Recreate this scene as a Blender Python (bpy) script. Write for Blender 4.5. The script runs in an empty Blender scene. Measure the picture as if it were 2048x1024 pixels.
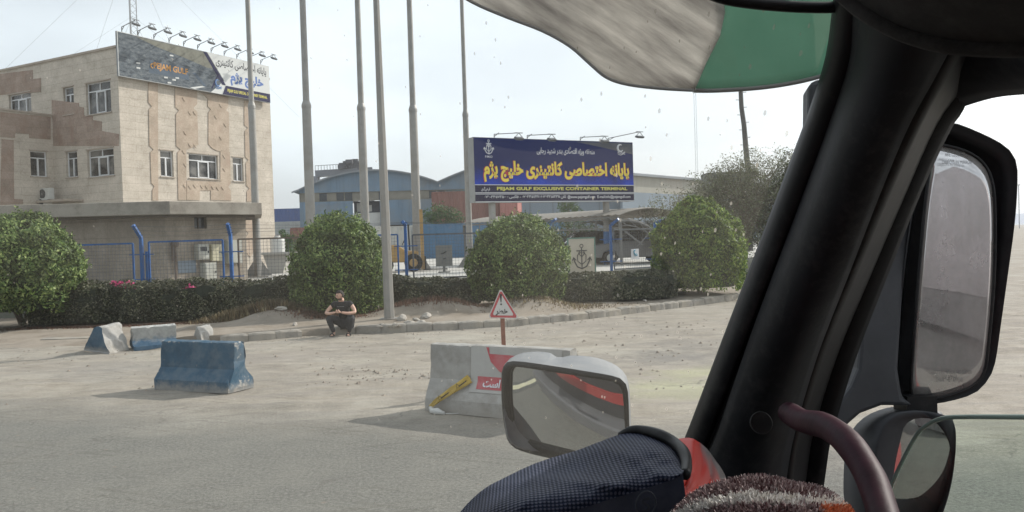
import bpy, bmesh, math, random
import numpy as np
from mathutils import Vector, Matrix, noise
R = math.radians
PI = math.pi
random.seed(7); np.random.seed(7)
sc = bpy.context.scene
COL = sc.collection

# ------------------------------------------------------------------ camera
FPX = 1640.0; EYE = 2.3
cam = bpy.data.cameras.new('camera'); co = bpy.data.objects.new('camera', cam); COL.objects.link(co)
cam.sensor_width = 36; cam.lens = 36 * FPX / 2048; cam.clip_end = 6000; cam.clip_start = 0.02
CM = (Matrix.Rotation(R(90 - 1.22), 3, 'X') @ Matrix.Rotation(R(-1.8), 3, 'Z'))
co.matrix_world = Matrix.Translation((0, 0, EYE)) @ CM.to_4x4()
sc.camera = co
CAMP = Vector((0, 0, EYE))

# ------------------------------------------------------------------ light
SUN_AZ = 56.0; SUN_EL = 35.0     # azimuth from +Y towards +X
w = bpy.data.worlds.new('World'); sc.world = w; w.use_nodes = True
wn = w.node_tree; bg = wn.nodes['Background']
sky = wn.nodes.new('ShaderNodeTexSky'); sky.sky_type = 'NISHITA'; sky.sun_disc = False
sky.sun_elevation = R(SUN_EL); sky.sun_rotation = R(SUN_AZ)
sky.air_density = 1.0; sky.dust_density = 3.0; sky.ozone_density = 1.0; sky.altitude = 0
hs = wn.nodes.new('ShaderNodeHueSaturation'); hs.inputs['Saturation'].default_value = .45; wn.links.new(sky.outputs[0], hs.inputs['Color'])
mxw = wn.nodes.new('ShaderNodeMix'); mxw.data_type = 'RGBA'; mxw.inputs[0].default_value = .45; mxw.inputs[7].default_value = (8.9, 9.7, 10.2, 1)   # milky haze veil over the blue
tcw = wn.nodes.new('ShaderNodeTexCoord'); mpw = wn.nodes.new('ShaderNodeMapping'); mpw.inputs['Scale'].default_value = (1, 1, 2.6); nzw = wn.nodes.new('ShaderNodeTexNoise'); nzw.inputs['Scale'].default_value = 1.9; nzw.inputs['Detail'].default_value = 5; nzw.inputs['Roughness'].default_value = .5
mrw = wn.nodes.new('ShaderNodeMapRange'); mrw.inputs[1].default_value = .38; mrw.inputs[2].default_value = .66; mrw.inputs[3].default_value = .30; mrw.inputs[4].default_value = .72
wn.links.new(tcw.outputs['Generated'], mpw.inputs[0]); wn.links.new(mpw.outputs[0], nzw.inputs['Vector']); wn.links.new(nzw.outputs['Fac'], mrw.inputs[0]); wn.links.new(mrw.outputs[0], mxw.inputs[0])   # thin uneven cloud in the haze
wn.links.new(hs.outputs[0], mxw.inputs[6]); wn.links.new(mxw.outputs[2], bg.inputs[0]); bg.inputs[1].default_value = 0.125
sl = bpy.data.lights.new('sun', 'SUN'); sl.energy = 4.0; sl.angle = R(0.6); sl.color = (1, .945, .87)
so = bpy.data.objects.new('sun', sl); COL.objects.link(so)
sd = Vector((math.sin(R(SUN_AZ)) * math.cos(R(SUN_EL)), math.cos(R(SUN_AZ)) * math.cos(R(SUN_EL)), math.sin(R(SUN_EL))))
so.rotation_euler = sd.to_track_quat('Z', 'Y').to_euler(); so.location = (30, 30, 40)
sc.view_settings.view_transform = 'Standard'; sc.view_settings.look = 'None'
sc.view_settings.exposure = 0.2; sc.view_settings.gamma = 1.0
sc.render.engine = 'CYCLES'
sc.cycles.max_bounces = 6; sc.cycles.transparent_max_bounces = 16; sc.cycles.sample_clamp_indirect = 4

# ------------------------------------------------------------------ pixel helpers (photo pixels, 2048 wide)
def ray(px, py):
    return CM @ Vector(((px - 1024) / FPX, (512 - py) / FPX, -1))
def at(px, py, Y):
    r = ray(px, py); return CAMP + r * (Y / r.y)
def gd(px, py, z=0.0):
    r = ray(px, py); return CAMP + r * ((z - EYE) / r.z)
def atx(px, py, X):
    r = ray(px, py); return CAMP + r * (X / r.x)

# ------------------------------------------------------------------ materials
MATS = {}
def nm(name):
    m = bpy.data.materials.new(name); m.use_nodes = True
    return m, m.node_tree.nodes, m.node_tree.links, m.node_tree.nodes['Principled BSDF']
def rgb(c): return (c[0], c[1], c[2], 1)
def tex_noise(N, L, src, scale, detail=6, rough=.6, vec=None):
    n = N.new('ShaderNodeTexNoise'); n.inputs['Scale'].default_value = scale
    n.inputs['Detail'].default_value = detail; n.inputs['Roughness'].default_value = rough
    if src is not None:
        if vec:
            mp = N.new('ShaderNodeMapping'); mp.inputs['Scale'].default_value = vec
            L.new(src, mp.inputs[0]); src = mp.outputs[0]
        L.new(src, n.inputs['Vector'])
    return n.outputs['Fac']
def ramp(N, L, fac, stops):
    r = N.new('ShaderNodeValToRGB'); e = r.color_ramp.elements
    while len(e) < len(stops): e.new(0.5)
    for k, (p, c) in enumerate(stops):
        e[k].position = p; e[k].color = rgb(c) if len(c) == 3 else c
    L.new(fac, r.inputs[0]); return r.outputs[0]
def mixc(N, L, fac, a, b, mode='MIX'):
    m = N.new('ShaderNodeMix'); m.data_type = 'RGBA'; m.blend_type = mode
    for v, i in ((fac, 0), (a, 6), (b, 7)):
        if isinstance(v, (int, float)): m.inputs[i].default_value = v
        elif isinstance(v, tuple): m.inputs[i].default_value = rgb(v)
        else: L.new(v, m.inputs[i])
    return m.outputs[2]
def bump(N, L, P, h, s=.3, d=.01):
    b = N.new('ShaderNodeBump'); b.inputs['Strength'].default_value = s; b.inputs['Distance'].default_value = d
    L.new(h, b.inputs['Height']); L.new(b.outputs[0], P.inputs['Normal'])
def mat(name, c, rough=.7, var=.25, scale=2.0, c2=None, metal=0.0, bs=0.0, spec=.4, stretch=None, dirt=None, dirt_amt=.5, dirt_scale=1.2):
    """procedural surface: base colour broken up by two noises, optional dirt of its own colour"""
    if name in MATS: return MATS[name]
    m, N, L, P = nm(name)
    tc = N.new('ShaderNodeTexCoord').outputs['Object']
    c2 = c2 or tuple(x * (1 - var) for x in c)
    hi = tuple(min(1, x * (1 + var * .5)) for x in c)
    n1 = tex_noise(N, L, tc, scale, 8, .65, stretch)
    col = ramp(N, L, n1, [(.3, c2), (.5, c), (.72, hi)])
    if dirt:
        n2 = tex_noise(N, L, tc, dirt_scale, 6, .7)
        f = ramp(N, L, n2, [(.45, (0, 0, 0)), (.65, (dirt_amt,) * 3)])
        col = mixc(N, L, f, col, dirt)
    L.new(col, P.inputs['Base Color'])
    P.inputs['Roughness'].default_value = rough; P.inputs['Metallic'].default_value = metal
    P.inputs['Specular IOR Level'].default_value = spec
    if bs:
        nb = tex_noise(N, L, tc, scale * 12, 5, .6); bump(N, L, P, nb, bs, .01)
    MATS[name] = m; return m

# ------------------------------------------------------------------ mesh builder
class MB:
    def __init__(s): s.v = []; s.f = []; s.uv = None
    def add(s, vs, fs):
        o = len(s.v); s.v += [Vector(v) for v in vs]; s.f += [tuple(i + o for i in f) for f in fs]; return s
    def quad(s, a, b, c, d): return s.add([a, b, c, d], [(0, 1, 2, 3)])
    def box(s, c, sz, rot=None):
        x, y, z = sz[0] / 2, sz[1] / 2, sz[2] / 2; c = Vector(c)
        P = [Vector((i * x, j * y, k * z)) for i in (-1, 1) for j in (-1, 1) for k in (-1, 1)]
        if rot is not None: P = [rot @ p for p in P]
        return s.add([p + c for p in P], [(0, 1, 3, 2), (4, 6, 7, 5), (0, 4, 5, 1), (2, 3, 7, 6), (0, 2, 6, 4), (1, 5, 7, 3)])
    def bar(s, a, b, w_, h=None, up=(0, 0, 1)):
        a = Vector(a); b = Vector(b); d = b - a; L_ = d.length
        if L_ < 1e-6: return s
        d.normalize(); up = Vector(up)
        if abs(d.dot(up)) > .98: up = Vector((0, 1, 0))
        sx = d.cross(up).normalized(); u = sx.cross(d)
        rot = Matrix((d, sx, u)).transposed()
        return s.box((a + b) / 2, (L_, w_, h or w_), rot)
    def cyl(s, a, b, r0, r1=None, n=10, cap=True):
        return s.tube([a, b], [r0, r0 if r1 is None else r1], n, cap)
    def tube(s, pts, rad, n=8, cap=True):
        pts = [Vector(p) for p in pts]; k = len(pts)
        if isinstance(rad, (int, float)): rad = [rad] * k
        vs = []; px = None
        for i in range(k):
            d = (pts[min(i + 1, k - 1)] - pts[max(i - 1, 0)]).normalized()
            if px is None:
                up = Vector((0, 0, 1)) if abs(d.z) < .9 else Vector((0, 1, 0)); px = d.cross(up).normalized()
            px = (px - d * px.dot(d)).normalized(); py = d.cross(px)
            for j in range(n):
                t = 2 * PI * (j + .5) / n; vs.append(pts[i] + (px * math.cos(t) + py * math.sin(t)) * rad[i])
        fs = [(i * n + j, i * n + (j + 1) % n, (i + 1) * n + (j + 1) % n, (i + 1) * n + j) for i in range(k - 1) for j in range(n)]
        if cap: fs += [tuple(range(n))[::-1], tuple(range((k - 1) * n, k * n))]
        return s.add(vs, fs)
    def prism(s, poly, vec):
        """poly: 3D points; extruded by vec"""
        n = len(poly); vec = Vector(vec)
        vs = [Vector(p) for p in poly] + [Vector(p) + vec for p in poly]
        return s.add(vs, [tuple(range(n))[::-1], tuple(range(n, 2 * n))] + [(i, (i + 1) % n, n + (i + 1) % n, n + i) for i in range(n)])
    def grid(s, rows):
        """rows: list of equal-length point lists"""
        n = len(rows[0]); o = []
        for r_ in rows: o += list(r_)
        return s.add(o, [(i * n + j, i * n + j + 1, (i + 1) * n + j + 1, (i + 1) * n + j) for i in range(len(rows) - 1) for j in range(n - 1)])
    def sphere(s, c, r, n=12, m=8, sc_=(1, 1, 1), rot=None):
        c = Vector(c); rows = []
        for i in range(m + 1):
            p = PI * i / m; row = []
            for j in range(n + 1):
                t = 2 * PI * j / n; q = Vector((math.sin(p) * math.cos(t) * sc_[0], math.sin(p) * math.sin(t) * sc_[1], math.cos(p) * sc_[2])) * r
                if rot is not None: q = rot @ q
                row.append(c + q)
            rows.append(row)
        return s.grid(rows)
    def disc(s, c, ax, r, n=24, th=0.0):
        ax = Vector(ax).normalized(); c = Vector(c)
        if th: return s.cyl(c - ax * th / 2, c + ax * th / 2, r, r, n)
        return s
def link(name, me, m=None, parent=None, smooth=False, local=None):
    o = bpy.data.objects.new(name, me); COL.objects.link(o)
    for x in (m if isinstance(m, (list, tuple)) else [m]):
        if x: me.materials.append(x)
    if parent is not None: o.parent = parent
    return o
def world_of(o):
    M = Matrix.Identity(4)
    while o is not None:
        M = o.matrix_basis @ M; o = o.parent
    return M
def build(mb, name, m, parent=None, smooth=False, origin=None, bevel=0, solid=0, sub=0, weld=True, local=False, uvf=None):
    """mb in world coordinates -> mesh object; parented parts are stored in their thing's space"""
    vs = mb.v
    if parent is not None:
        if not local:
            Mi = world_of(parent).inverted(); vs = [Mi @ v for v in vs]
        loc = Vector((0, 0, 0))
    else:
        loc = Vector(origin) if origin is not None else Vector((0, 0, 0))
        if not local: vs = [v - loc for v in vs]
    me = bpy.data.meshes.new(name)
    me.from_pydata([tuple(v) for v in vs], [], mb.f); me.update()
    if uvf:
        ul = me.uv_layers.new(name='UVMap')
        for lp in me.loops: ul.data[lp.index].uv = uvf(mb.v[lp.vertex_index])
    bm = bmesh.new(); bm.from_mesh(me)
    if weld: bmesh.ops.remove_doubles(bm, verts=bm.verts, dist=1e-5)
    if solid == 0: bmesh.ops.recalc_face_normals(bm, faces=bm.faces)
    bm.to_mesh(me); bm.free()
    if smooth:
        for p in me.polygons: p.use_smooth = True
    o = link(name, me, m, parent); o.location = loc
    if sub:
        x = o.modifiers.new('s', 'SUBSURF'); x.levels = sub; x.render_levels = sub
    if solid:
        x = o.modifiers.new('t', 'SOLIDIFY'); x.thickness = solid; x.offset = -1 if solid > 0 else 1
        x.thickness = abs(solid)
    if bevel:
        x = o.modifiers.new('b', 'BEVEL'); x.width = bevel; x.segments = 2; x.limit_method = 'ANGLE'; x.angle_limit = R(40)
        x.harden_normals = False
    return o
def tag(o, label=None, cat=None, group=None, kind=None):
    if label: o['label'] = label
    if cat: o['category'] = cat
    if group: o['group'] = group
    if kind: o['kind'] = kind
    return o
def thing(name, loc, label, cat, group=None, rz=0):
    e = bpy.data.objects.new(name, None); COL.objects.link(e); e.empty_display_size = .2
    e.location = loc; e.rotation_euler = (0, 0, rz); return tag(e, label, cat, group)
def kids(o): return [c for c in COL.objects if c.parent == o]
def dup(o, parent=None, **kw):
    c = o.copy(); COL.objects.link(c)
    if parent is not None: c.parent = parent
    for ch in kids(o): dup(ch, c)
    if 'loc' in kw: c.location = kw['loc']
    if 'rz' in kw: c.rotation_euler = (0, 0, kw['rz'])
    if 'label' in kw: c['label'] = kw['label']
    return c
class Frame:
    """a vertical face: a runs left to right, b up, c out of the face"""
    def __init__(s, O, u, up=(0, 0, 1)):
        s.O = Vector(O); s.u = Vector(u).normalized(); s.z = Vector(up).normalized(); s.n = s.u.cross(s.z).normalized()
    def p(s, a, b, c=0): return s.O + s.u * a + s.z * b + s.n * c
    def hit(s, px, py, c=0):
        r = ray(px, py); O = s.O + s.n * c; k = (O - CAMP).dot(s.n) / r.dot(s.n); q = CAMP + r * k - O
        return q.dot(s.u), q.dot(s.z)
    def box(s, mb, a0, a1, b0, b1, c0, c1):
        P = [s.p(a, b, c) for a in (a0, a1) for c in (c0, c1) for b in (b0, b1)]
        return mb.add(P, [(0, 1, 3, 2), (4, 6, 7, 5), (0, 4, 5, 1), (2, 3, 7, 6), (0, 2, 6, 4), (1, 5, 7, 3)])
    def poly(s, mb, pts, c0, c1): return mb.prism([s.p(a, b, c0) for a, b in pts], s.n * (c1 - c0))
    def uv(s, v): q = v - s.O; return (q.dot(s.u) + q.dot(s.n), q.dot(s.z))
def wall_open(F, mb, a0, a1, b0, b1, ops, depth=.25):
    """wall surface with real openings and their reveals"""
    A = sorted({a0, a1, *[x for o in ops for x in o[:2]]}); B = sorted({b0, b1, *[x for o in ops for x in o[2:4]]})
    for i in range(len(A) - 1):
        for j in range(len(B) - 1):
            ca, cb = (A[i] + A[i + 1]) / 2, (B[j] + B[j + 1]) / 2
            if any(o[0] < ca < o[1] and o[2] < cb < o[3] for o in ops): continue
            mb.quad(F.p(A[i], B[j]), F.p(A[i + 1], B[j]), F.p(A[i + 1], B[j + 1]), F.p(A[i], B[j + 1]))
    for (x0, x1, y0, y1) in [o[:4] for o in ops]:
        for (p, q) in (((x0, y0), (x1, y0)), ((x1, y0), (x1, y1)), ((x1, y1), (x0, y1)), ((x0, y1), (x0, y0))):
            mb.quad(F.p(*p, 0), F.p(*q, 0), F.p(*q, -depth), F.p(*p, -depth))
# text: Persian letters are joined here with presentation forms
AF = {'ا':(0xFE8D,2),'آ':(0xFE81,2),'ب':(0xFE8F,4),'پ':(0xFB56,4),'ت':(0xFE95,4),'ج':(0xFE9D,4),'ح':(0xFEA1,4),'خ':(0xFEA5,4),'د':(0xFEA9,2),'ر':(0xFEAD,2),'ز':(0xFEAF,2),'ژ':(0xFB8A,2),'س':(0xFEB1,4),'ش':(0xFEB5,4),'ص':(0xFEB9,4),'ض':(0xFEBD,4),'ط':(0xFEC1,4),'ظ':(0xFEC5,4),'ع':(0xFEC9,4),'ف':(0xFED1,4),'ق':(0xFED5,4),'ک':(0xFB8E,4),'ل':(0xFEDD,4),'م':(0xFEE1,4),'ن':(0xFEE5,4),'ه':(0xFEE9,4),'و':(0xFEED,2),'ی':(0xFBFC,4)}
def fa(s):
    out = []
    for i, c in enumerate(s):
        if c not in AF: out.append(c); continue
        b, k = AF[c]; p = i > 0 and s[i-1] in AF and AF[s[i-1]][1] == 4; q = i < len(s) - 1 and s[i+1] in AF
        if c == 'ه' and not p and not q: out.append('ه'); continue
        out.append(chr(b + ((1 if p else 0) if k == 2 else (3 if p and q else 2 if q else 1 if p else 0))))
    return ''.join(out)[::-1]
def text(F, s, a0, a1, b0, b1, c, mb, off=0.0, sk=0.0):
    """lettering fitted into the rectangle a0..a1, b0..b1 of frame F"""
    cu = bpy.data.curves.new('t', 'FONT'); cu.body = s; cu.offset = off; cu.resolution_u = 3; cu.fill_mode = 'FRONT'
    o = bpy.data.objects.new('t', cu); COL.objects.link(o)
    dg = bpy.context.evaluated_depsgraph_get(); dg.update()
    me = bpy.data.meshes.new_from_object(o.evaluated_get(dg))
    X = [v.co.x for v in me.vertices]; Y = [v.co.y for v in me.vertices]
    if X:
        x0, x1, y0, y1 = min(X), max(X), min(Y), max(Y)
        vs = [F.p(a0 + (v.co.x - x0) / (x1 - x0) * (a1 - a0), b0 + (v.co.y - y0) / (y1 - y0) * (b1 - b0), c) for v in me.vertices]
        mb.add(vs, [tuple(p.vertices) for p in me.polygons])
    bpy.data.objects.remove(o); bpy.data.curves.remove(cu); bpy.data.meshes.remove(me)

def skin(name, nodes, edges, m, parent, sub=2, root=0):
    """one continuous tapered surface grown over a skeleton: nodes (x,y,z,r)"""
    me = bpy.data.meshes.new(name); me.from_pydata([n[:3] for n in nodes], edges, [])
    o = bpy.data.objects.new(name, me); COL.objects.link(o)
    x = o.modifiers.new('k', 'SKIN'); x.use_smooth_shade = True; x.branch_smoothing = .6
    for i, n in enumerate(nodes):
        sv = me.skin_vertices[0].data[i]; r_ = n[3]
        sv.radius = (r_, r_) if not isinstance(r_, tuple) else r_; sv.use_root = (i == root)
    y = o.modifiers.new('s', 'SUBSURF'); y.levels = sub; y.render_levels = sub
    dg = bpy.context.evaluated_depsgraph_get(); dg.update()
    me2 = bpy.data.meshes.new_from_object(o.evaluated_get(dg)); bpy.data.objects.remove(o)
    for p in me2.polygons: p.use_smooth = True
    me2.materials.clear(); return link(name, me2, m, parent)

# ------------------------------------------------------------------ foliage
def leaf_mat(name, cols, transl=.25, rough=.55):
    m, N, L, P = nm(name)
    g = N.new('ShaderNodeNewGeometry'); c = ramp(N, L, g.outputs['Random Per Island'], [(i / (len(cols) - 1), x) for i, x in enumerate(cols)])
    tc = N.new('ShaderNodeTexCoord').outputs['Object']
    n = tex_noise(N, L, tc, 2.2, 3, .5); f = ramp(N, L, n, [(.36, (.50, .50, .50)), (.64, (1.35, 1.35, 1.25))])
    c = mixc(N, L, 1.0, c, f, 'MULTIPLY')
    L.new(c, P.inputs['Base Color']); P.inputs['Roughness'].default_value = rough; P.inputs['Specular IOR Level'].default_value = .3
    t = N.new('ShaderNodeBsdfTranslucent'); L.new(c, t.inputs[0]); x = N.new('ShaderNodeMixShader'); x.inputs[0].default_value = transl
    L.new(P.outputs[0], x.inputs[1]); L.new(t.outputs[0], x.inputs[2]); L.new(x.outputs[0], N['Material Output'].inputs[0])
    return m
def leaf_mesh(P, Nrm, size, width=.45, spread=.9, jitter=None):
    """diamond leaves at points P, facing roughly Nrm"""
    n = len(P); r_ = np.random.normal(size=(n, 3)) * spread + Nrm
    r_ /= np.linalg.norm(r_, axis=1)[:, None]
    t = np.random.normal(size=(n, 3)); t += np.array([0, 0, .3]); t -= r_ * np.sum(t * r_, axis=1)[:, None]; t /= np.linalg.norm(t, axis=1)[:, None]
    b = np.cross(r_, t); s = (size * (.6 + .8 * np.random.rand(n)))[:, None]
    V = np.stack([P - t * s * .5, P + b * s * width * .5, P + t * s * .5, P - b * s * width * .5], axis=1).reshape(-1, 3)
    F_ = np.arange(4 * n).reshape(-1, 4)
    return V, F_
def mesh_np(name, V, F_, m, parent=None, extra=None):
    vs = V.tolist(); fs = F_.tolist()
    if extra:
        o = len(vs); vs += [tuple(v) for v in extra.v]; fs += [[i + o for i in f] for f in extra.f]
    me = bpy.data.meshes.new(name); me.from_pydata(vs, [], fs); me.update()
    return link(name, me, m, parent)
def lump(p, k=1.0, s=1.0): return noise.noise(Vector(p) * s) * k
def sphere_pts(n, lo=-.35):
    d = np.random.normal(size=(int(n * 2.2), 3)); d /= np.linalg.norm(d, axis=1)[:, None]; d = d[d[:, 2] > lo][:n]; return d
# ================================================================== SETTING
def interp(path, x):
    for (x0, y0), (x1, y1) in zip(path, path[1:]):
        if x <= x1: return y0 + (y1 - y0) * max(0, (x - x0)) / (x1 - x0)
    return path[-1][1]
KP = [gd(*p) for p in ((-700, 692), (0, 693), (180, 691), (320, 690), (440, 686), (530, 680), (620, 672), (720, 667), (780, 666), (900, 660), (1000, 655), (1100, 646), (1200, 636), (1300, 623), (1400, 611), (1480, 598), (1560, 586), (1680, 566))]
KX = [(p.x, p.y) for p in KP]
FL = [(-45, 27.5)] + [(at(px, 500, D).x, D) for px, D in ((-300, 28), (150, 28), (457, 28.3), (620, 28.8), (810, 29.3), (1010, 30), (1218, 31.5), (1312, 33), (1400, 35.5), (1500, 40))] + [(22, 60), (60, 150)]
YZ = 0.9

def mk_range(N, a, b):
    m = N.new('ShaderNodeMapRange'); m.inputs[1].default_value = a; m.inputs[2].default_value = b; return m
def ground_mat():
    m, N, L, P = nm('dusty_ground')
    tc = N.new('ShaderNodeTexCoord').outputs['Object']
    big = tex_noise(N, L, tc, .35, 5, .6); mid = tex_noise(N, L, tc, 1.6, 8, .7); fine = tex_noise(N, L, tc, 26, 6, .75)
    st = tex_noise(N, L, tc, 1.3, 6, .65, (.35, 2.6, 1))
    base = ramp(N, L, mid, [(.3, (.215, .19, .155)), (.5, (.29, .26, .215)), (.7, (.355, .325, .275))])
    f = ramp(N, L, st, [(.44, (0, 0, 0)), (.6, (.55, .55, .55))]); base = mixc(N, L, f, base, (.22, .20, .18))
    f = ramp(N, L, big, [(.5, (0, 0, 0)), (.68, (.6, .6, .6))]); base = mixc(N, L, f, base, (.37, .35, .30))
    for (px, py, r_, c_, k_) in ((1340, 715, 1.5, (.17, .16, .15), .8), (1390, 690, 1.6, (.20, .185, .165), .7), (1350, 775, 1.3, (.36, .36, .235), .75), (1400, 745, .9, (.35, .35, .22), .7), (1150, 650, 2.2, (.24, .215, .19), .5), (560, 715, 1.6, (.25, .225, .2), .6), (250, 735, 1.8, (.25, .235, .215), .6)):
        q_ = gd(px, py); vs_ = N.new('ShaderNodeVectorMath'); vs_.operation = 'SUBTRACT'; L.new(tc, vs_.inputs[0]); vs_.inputs[1].default_value = tuple(q_)
        vm_ = N.new('ShaderNodeVectorMath'); vm_.operation = 'MULTIPLY'; L.new(vs_.outputs[0], vm_.inputs[0]); vm_.inputs[1].default_value = (1 / r_, 1.3 / r_, 0)
        vl_ = N.new('ShaderNodeVectorMath'); vl_.operation = 'LENGTH'; L.new(vm_.outputs[0], vl_.inputs[0])
        ad_ = N.new('ShaderNodeMath'); ad_.operation = 'MULTIPLY_ADD'; L.new(mid, ad_.inputs[0]); ad_.inputs[1].default_value = 2.2; L.new(vl_.outputs['Value'], ad_.inputs[2])
        base = mixc(N, L, ramp(N, L, ad_.outputs[0], [(.0, (k_,) * 3), (.98, (k_,) * 3), (1.0, (0, 0, 0))]) if False else ramp(N, L, (lambda mr_: (L.new(ad_.outputs[0], mr_.inputs[0]), mr_.outputs[0])[1])(mk_range(N, 1.2, 2.2)), [(0, (k_,) * 3), (1, (0, 0, 0))]), base, c_)
    # greyer, harder paving nearest the truck, with a ragged dusty edge
    sx = N.new('ShaderNodeSeparateXYZ'); L.new(tc, sx.inputs[0])
    ma = N.new('ShaderNodeMath'); ma.operation = 'MULTIPLY_ADD'; L.new(sx.outputs[0], ma.inputs[0]); ma.inputs[1].default_value = .34; L.new(sx.outputs[1], ma.inputs[2])
    mb_ = N.new('ShaderNodeMath'); mb_.operation = 'MULTIPLY_ADD'; L.new(big, mb_.inputs[0]); mb_.inputs[1].default_value = 3.0; L.new(ma.outputs[0], mb_.inputs[2])
    mr = N.new('ShaderNodeMapRange'); mr.inputs[1].default_value = 12.4; mr.inputs[2].default_value = 10.2; L.new(mb_.outputs[0], mr.inputs[0])
    sp = ramp(N, L, fine, [(.38, (.125, .122, .110)), (.52, (.155, .152, .137)), (.66, (.188, .184, .165))])
    asp = mixc(N, L, ramp(N, L, mid, [(.4, (0, 0, 0)), (.7, (.5, .5, .5))]), sp, (.205, .197, .172))
    base = mixc(N, L, mr.outputs[0], base, asp)
    grit = ramp(N, L, fine, [(.3, (.8, .8, .8)), (.7, (1.15, 1.15, 1.15))]); base = mixc(N, L, 1.0, base, grit, 'MULTIPLY')
    vo = N.new('ShaderNodeTexVoronoi'); vo.inputs['Scale'].default_value = 3.1; L.new(tc, vo.inputs['Vector'])
    sp = ramp(N, L, vo.outputs['Distance'], [(.05, (.8, .8, .8)), (.09, (0, 0, 0))]); base = mixc(N, L, sp, base, (.2, .17, .14))
    # tyre tracks: sweeping, broken pairs of pressed darker bands
    for (rot_, sc_w, ds_, amt) in ((.42, .55, 5.0, .80), (-.25, .38, 7.0, .84)):
        mp_ = N.new('ShaderNodeMapping'); mp_.inputs['Rotation'].default_value = (0, 0, rot_ + PI / 2); L.new(tc, mp_.inputs[0])
        wv_ = N.new('ShaderNodeTexWave'); wv_.inputs['Scale'].default_value = sc_w; wv_.inputs['Distortion'].default_value = ds_; wv_.inputs['Detail'].default_value = 1.5; wv_.inputs['Detail Scale'].default_value = .22; L.new(mp_.outputs[0], wv_.inputs['Vector'])
        k1 = ramp(N, L, wv_.outputs['Fac'], [(.66, (0, 0, 0)), (.74, (1, 1, 1)), (.80, (.2, .2, .2)), (.86, (1, 1, 1)), (.94, (0, 0, 0))]); k2 = ramp(N, L, tex_noise(N, L, tc, .55, 5, .65), [(.46, (0, 0, 0)), (.60, (.9, .9, .9))])
        base = mixc(N, L, mixc(N, L, 1.0, k1, k2, 'MULTIPLY'), base, mixc(N, L, 1.0, base, (amt, amt * .985, amt * .965), 'MULTIPLY'))
    ve_ = N.new('ShaderNodeTexVoronoi'); ve_.feature = 'DISTANCE_TO_EDGE'; ve_.inputs['Scale'].default_value = .33; nv_ = N.new('ShaderNodeVectorMath'); nv_.operation = 'ADD'; L.new(tc, nv_.inputs[0]); nn_ = N.new('ShaderNodeTexNoise'); nn_.inputs['Scale'].default_value = 2.2; nn_.inputs['Detail'].default_value = 6; L.new(tc, nn_.inputs['Vector']); L.new(nn_.outputs['Color'], nv_.inputs[1]); L.new(nv_.outputs[0], ve_.inputs['Vector'])
    base = mixc(N, L, mixc(N, L, 1.0, ramp(N, L, ve_.outputs['Distance'], [(.003, (.55, .55, .55)), (.008, (0, 0, 0))]), ramp(N, L, big, [(.48, (0, 0, 0)), (.56, (1, 1, 1))]), 'MULTIPLY'), base, (.11, .10, .09))
    L.new(base, P.inputs['Base Color']); P.inputs['Roughness'].default_value = .92; P.inputs['Specular IOR Level'].default_value = .25
    a = N.new('ShaderNodeMath'); a.operation = 'ADD'; L.new(mid, a.inputs[0]); L.new(fine, a.inputs[1])
    bump(N, L, P, a.outputs[0], .55, .03)
    return m
GM = ground_mat()
def rough_ground(x, y):
    v = Vector((x, y, 0)); k = max(0, min(1, (y + .34 * x - 8.5) / 3))
    t = noise.noise(Vector((x * .35 + 4, y * 2.3, 1))) * .030 + noise.noise(v * 1.1) * .026 + noise.noise(v * 4.5) * .013 + noise.noise(Vector((x * 1.3 + y * .5, y * 5, 7))) * .009
    return t * (.15 + .85 * k)
def far_mesh():
    mb = MB(); big = 3500
    xs = [-big, -400, -60, -19, 19, 60, 400, big]; ys = [-400, -60, 3.5, 21.9, 60, 400, big]
    for i in range(len(xs) - 1):
        for j in range(len(ys) - 1):
            if i == 3 and j == 2: continue
            mb.quad((xs[i], ys[j], 0), (xs[i+1], ys[j], 0), (xs[i+1], ys[j+1], 0), (xs[i], ys[j+1], 0))
    nx, ny = 330, 200; rows = []
    for j in range(ny + 1):
        y = 3.5 + 18.4 * j / ny
        rows.append([Vector((-19 + 38 * i / nx, y, rough_ground(-19 + 38 * i / nx, y) * (0 if i in (0, nx) or j in (0, ny) else 1))) for i in range(nx + 1)])
    mb.grid(rows); return mb
g = build(far_mesh(), 'ground', GM, smooth=True); tag(g, kind='structure')

soil = mat('soil', (.25, .215, .175), .95, .3, 1.1, bs=.6, dirt=(.16, .125, .09), dirt_amt=.7, dirt_scale=.8)
def verge_z(x, y):
    ky = interp(KX, x); t = max(0, min(1, (y - ky) / 2.5)); k = max(0, min(1, (x + 9.2) / 1.2))
    z = (.03 + .13 * k) * min(1, t * 3 + k) + .06 * t
    z += noise.noise(Vector((x * .9, y * .9, 3))) * .05 * t + noise.noise(Vector((x * 3, y * 3, 5))) * .02
    for (mx, my, mr_, mh) in MOUNDS:
        d = math.hypot((x - mx) / mr_, (y - my) / (mr_ * .6)); z += mh * max(0, 1 - d * d) ** 1.3
    return z
c1 = gd(860, 632, .2); c2 = gd(1045, 625, .2)
MOUNDS = [(c1.x - .1, c1.y + .9, 1.9, .34), (c2.x + .2, c2.y + 1.2, 1.5, .30), (gd(560, 640, .2).x, gd(560, 640, .2).y + .4, 1.4, .25)]
mb = MB(); rows = []
nx = 260
for i in range(nx + 1):
    x = -40 + (KX[-2][0] + 40) * (i / nx) if i < nx else KX[-2][0]
    y0 = interp(KX, x) + .1; y1 = interp(FL, x) + .1
    e_ = -.06 if x < -8.6 else -.02
    rows.append([Vector((x, y0 - .45 if x < -8.6 else y0, e_))] + [Vector((x, y0 + (y1 - y0) * j / 30, verge_z(x, y0 + (y1 - y0) * j / 30) + (.015 if x < -8.6 else 0))) for j in range(31)])
mb.grid(rows); v = build(mb, 'verge', soil, smooth=True); tag(v, kind='structure')

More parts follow.
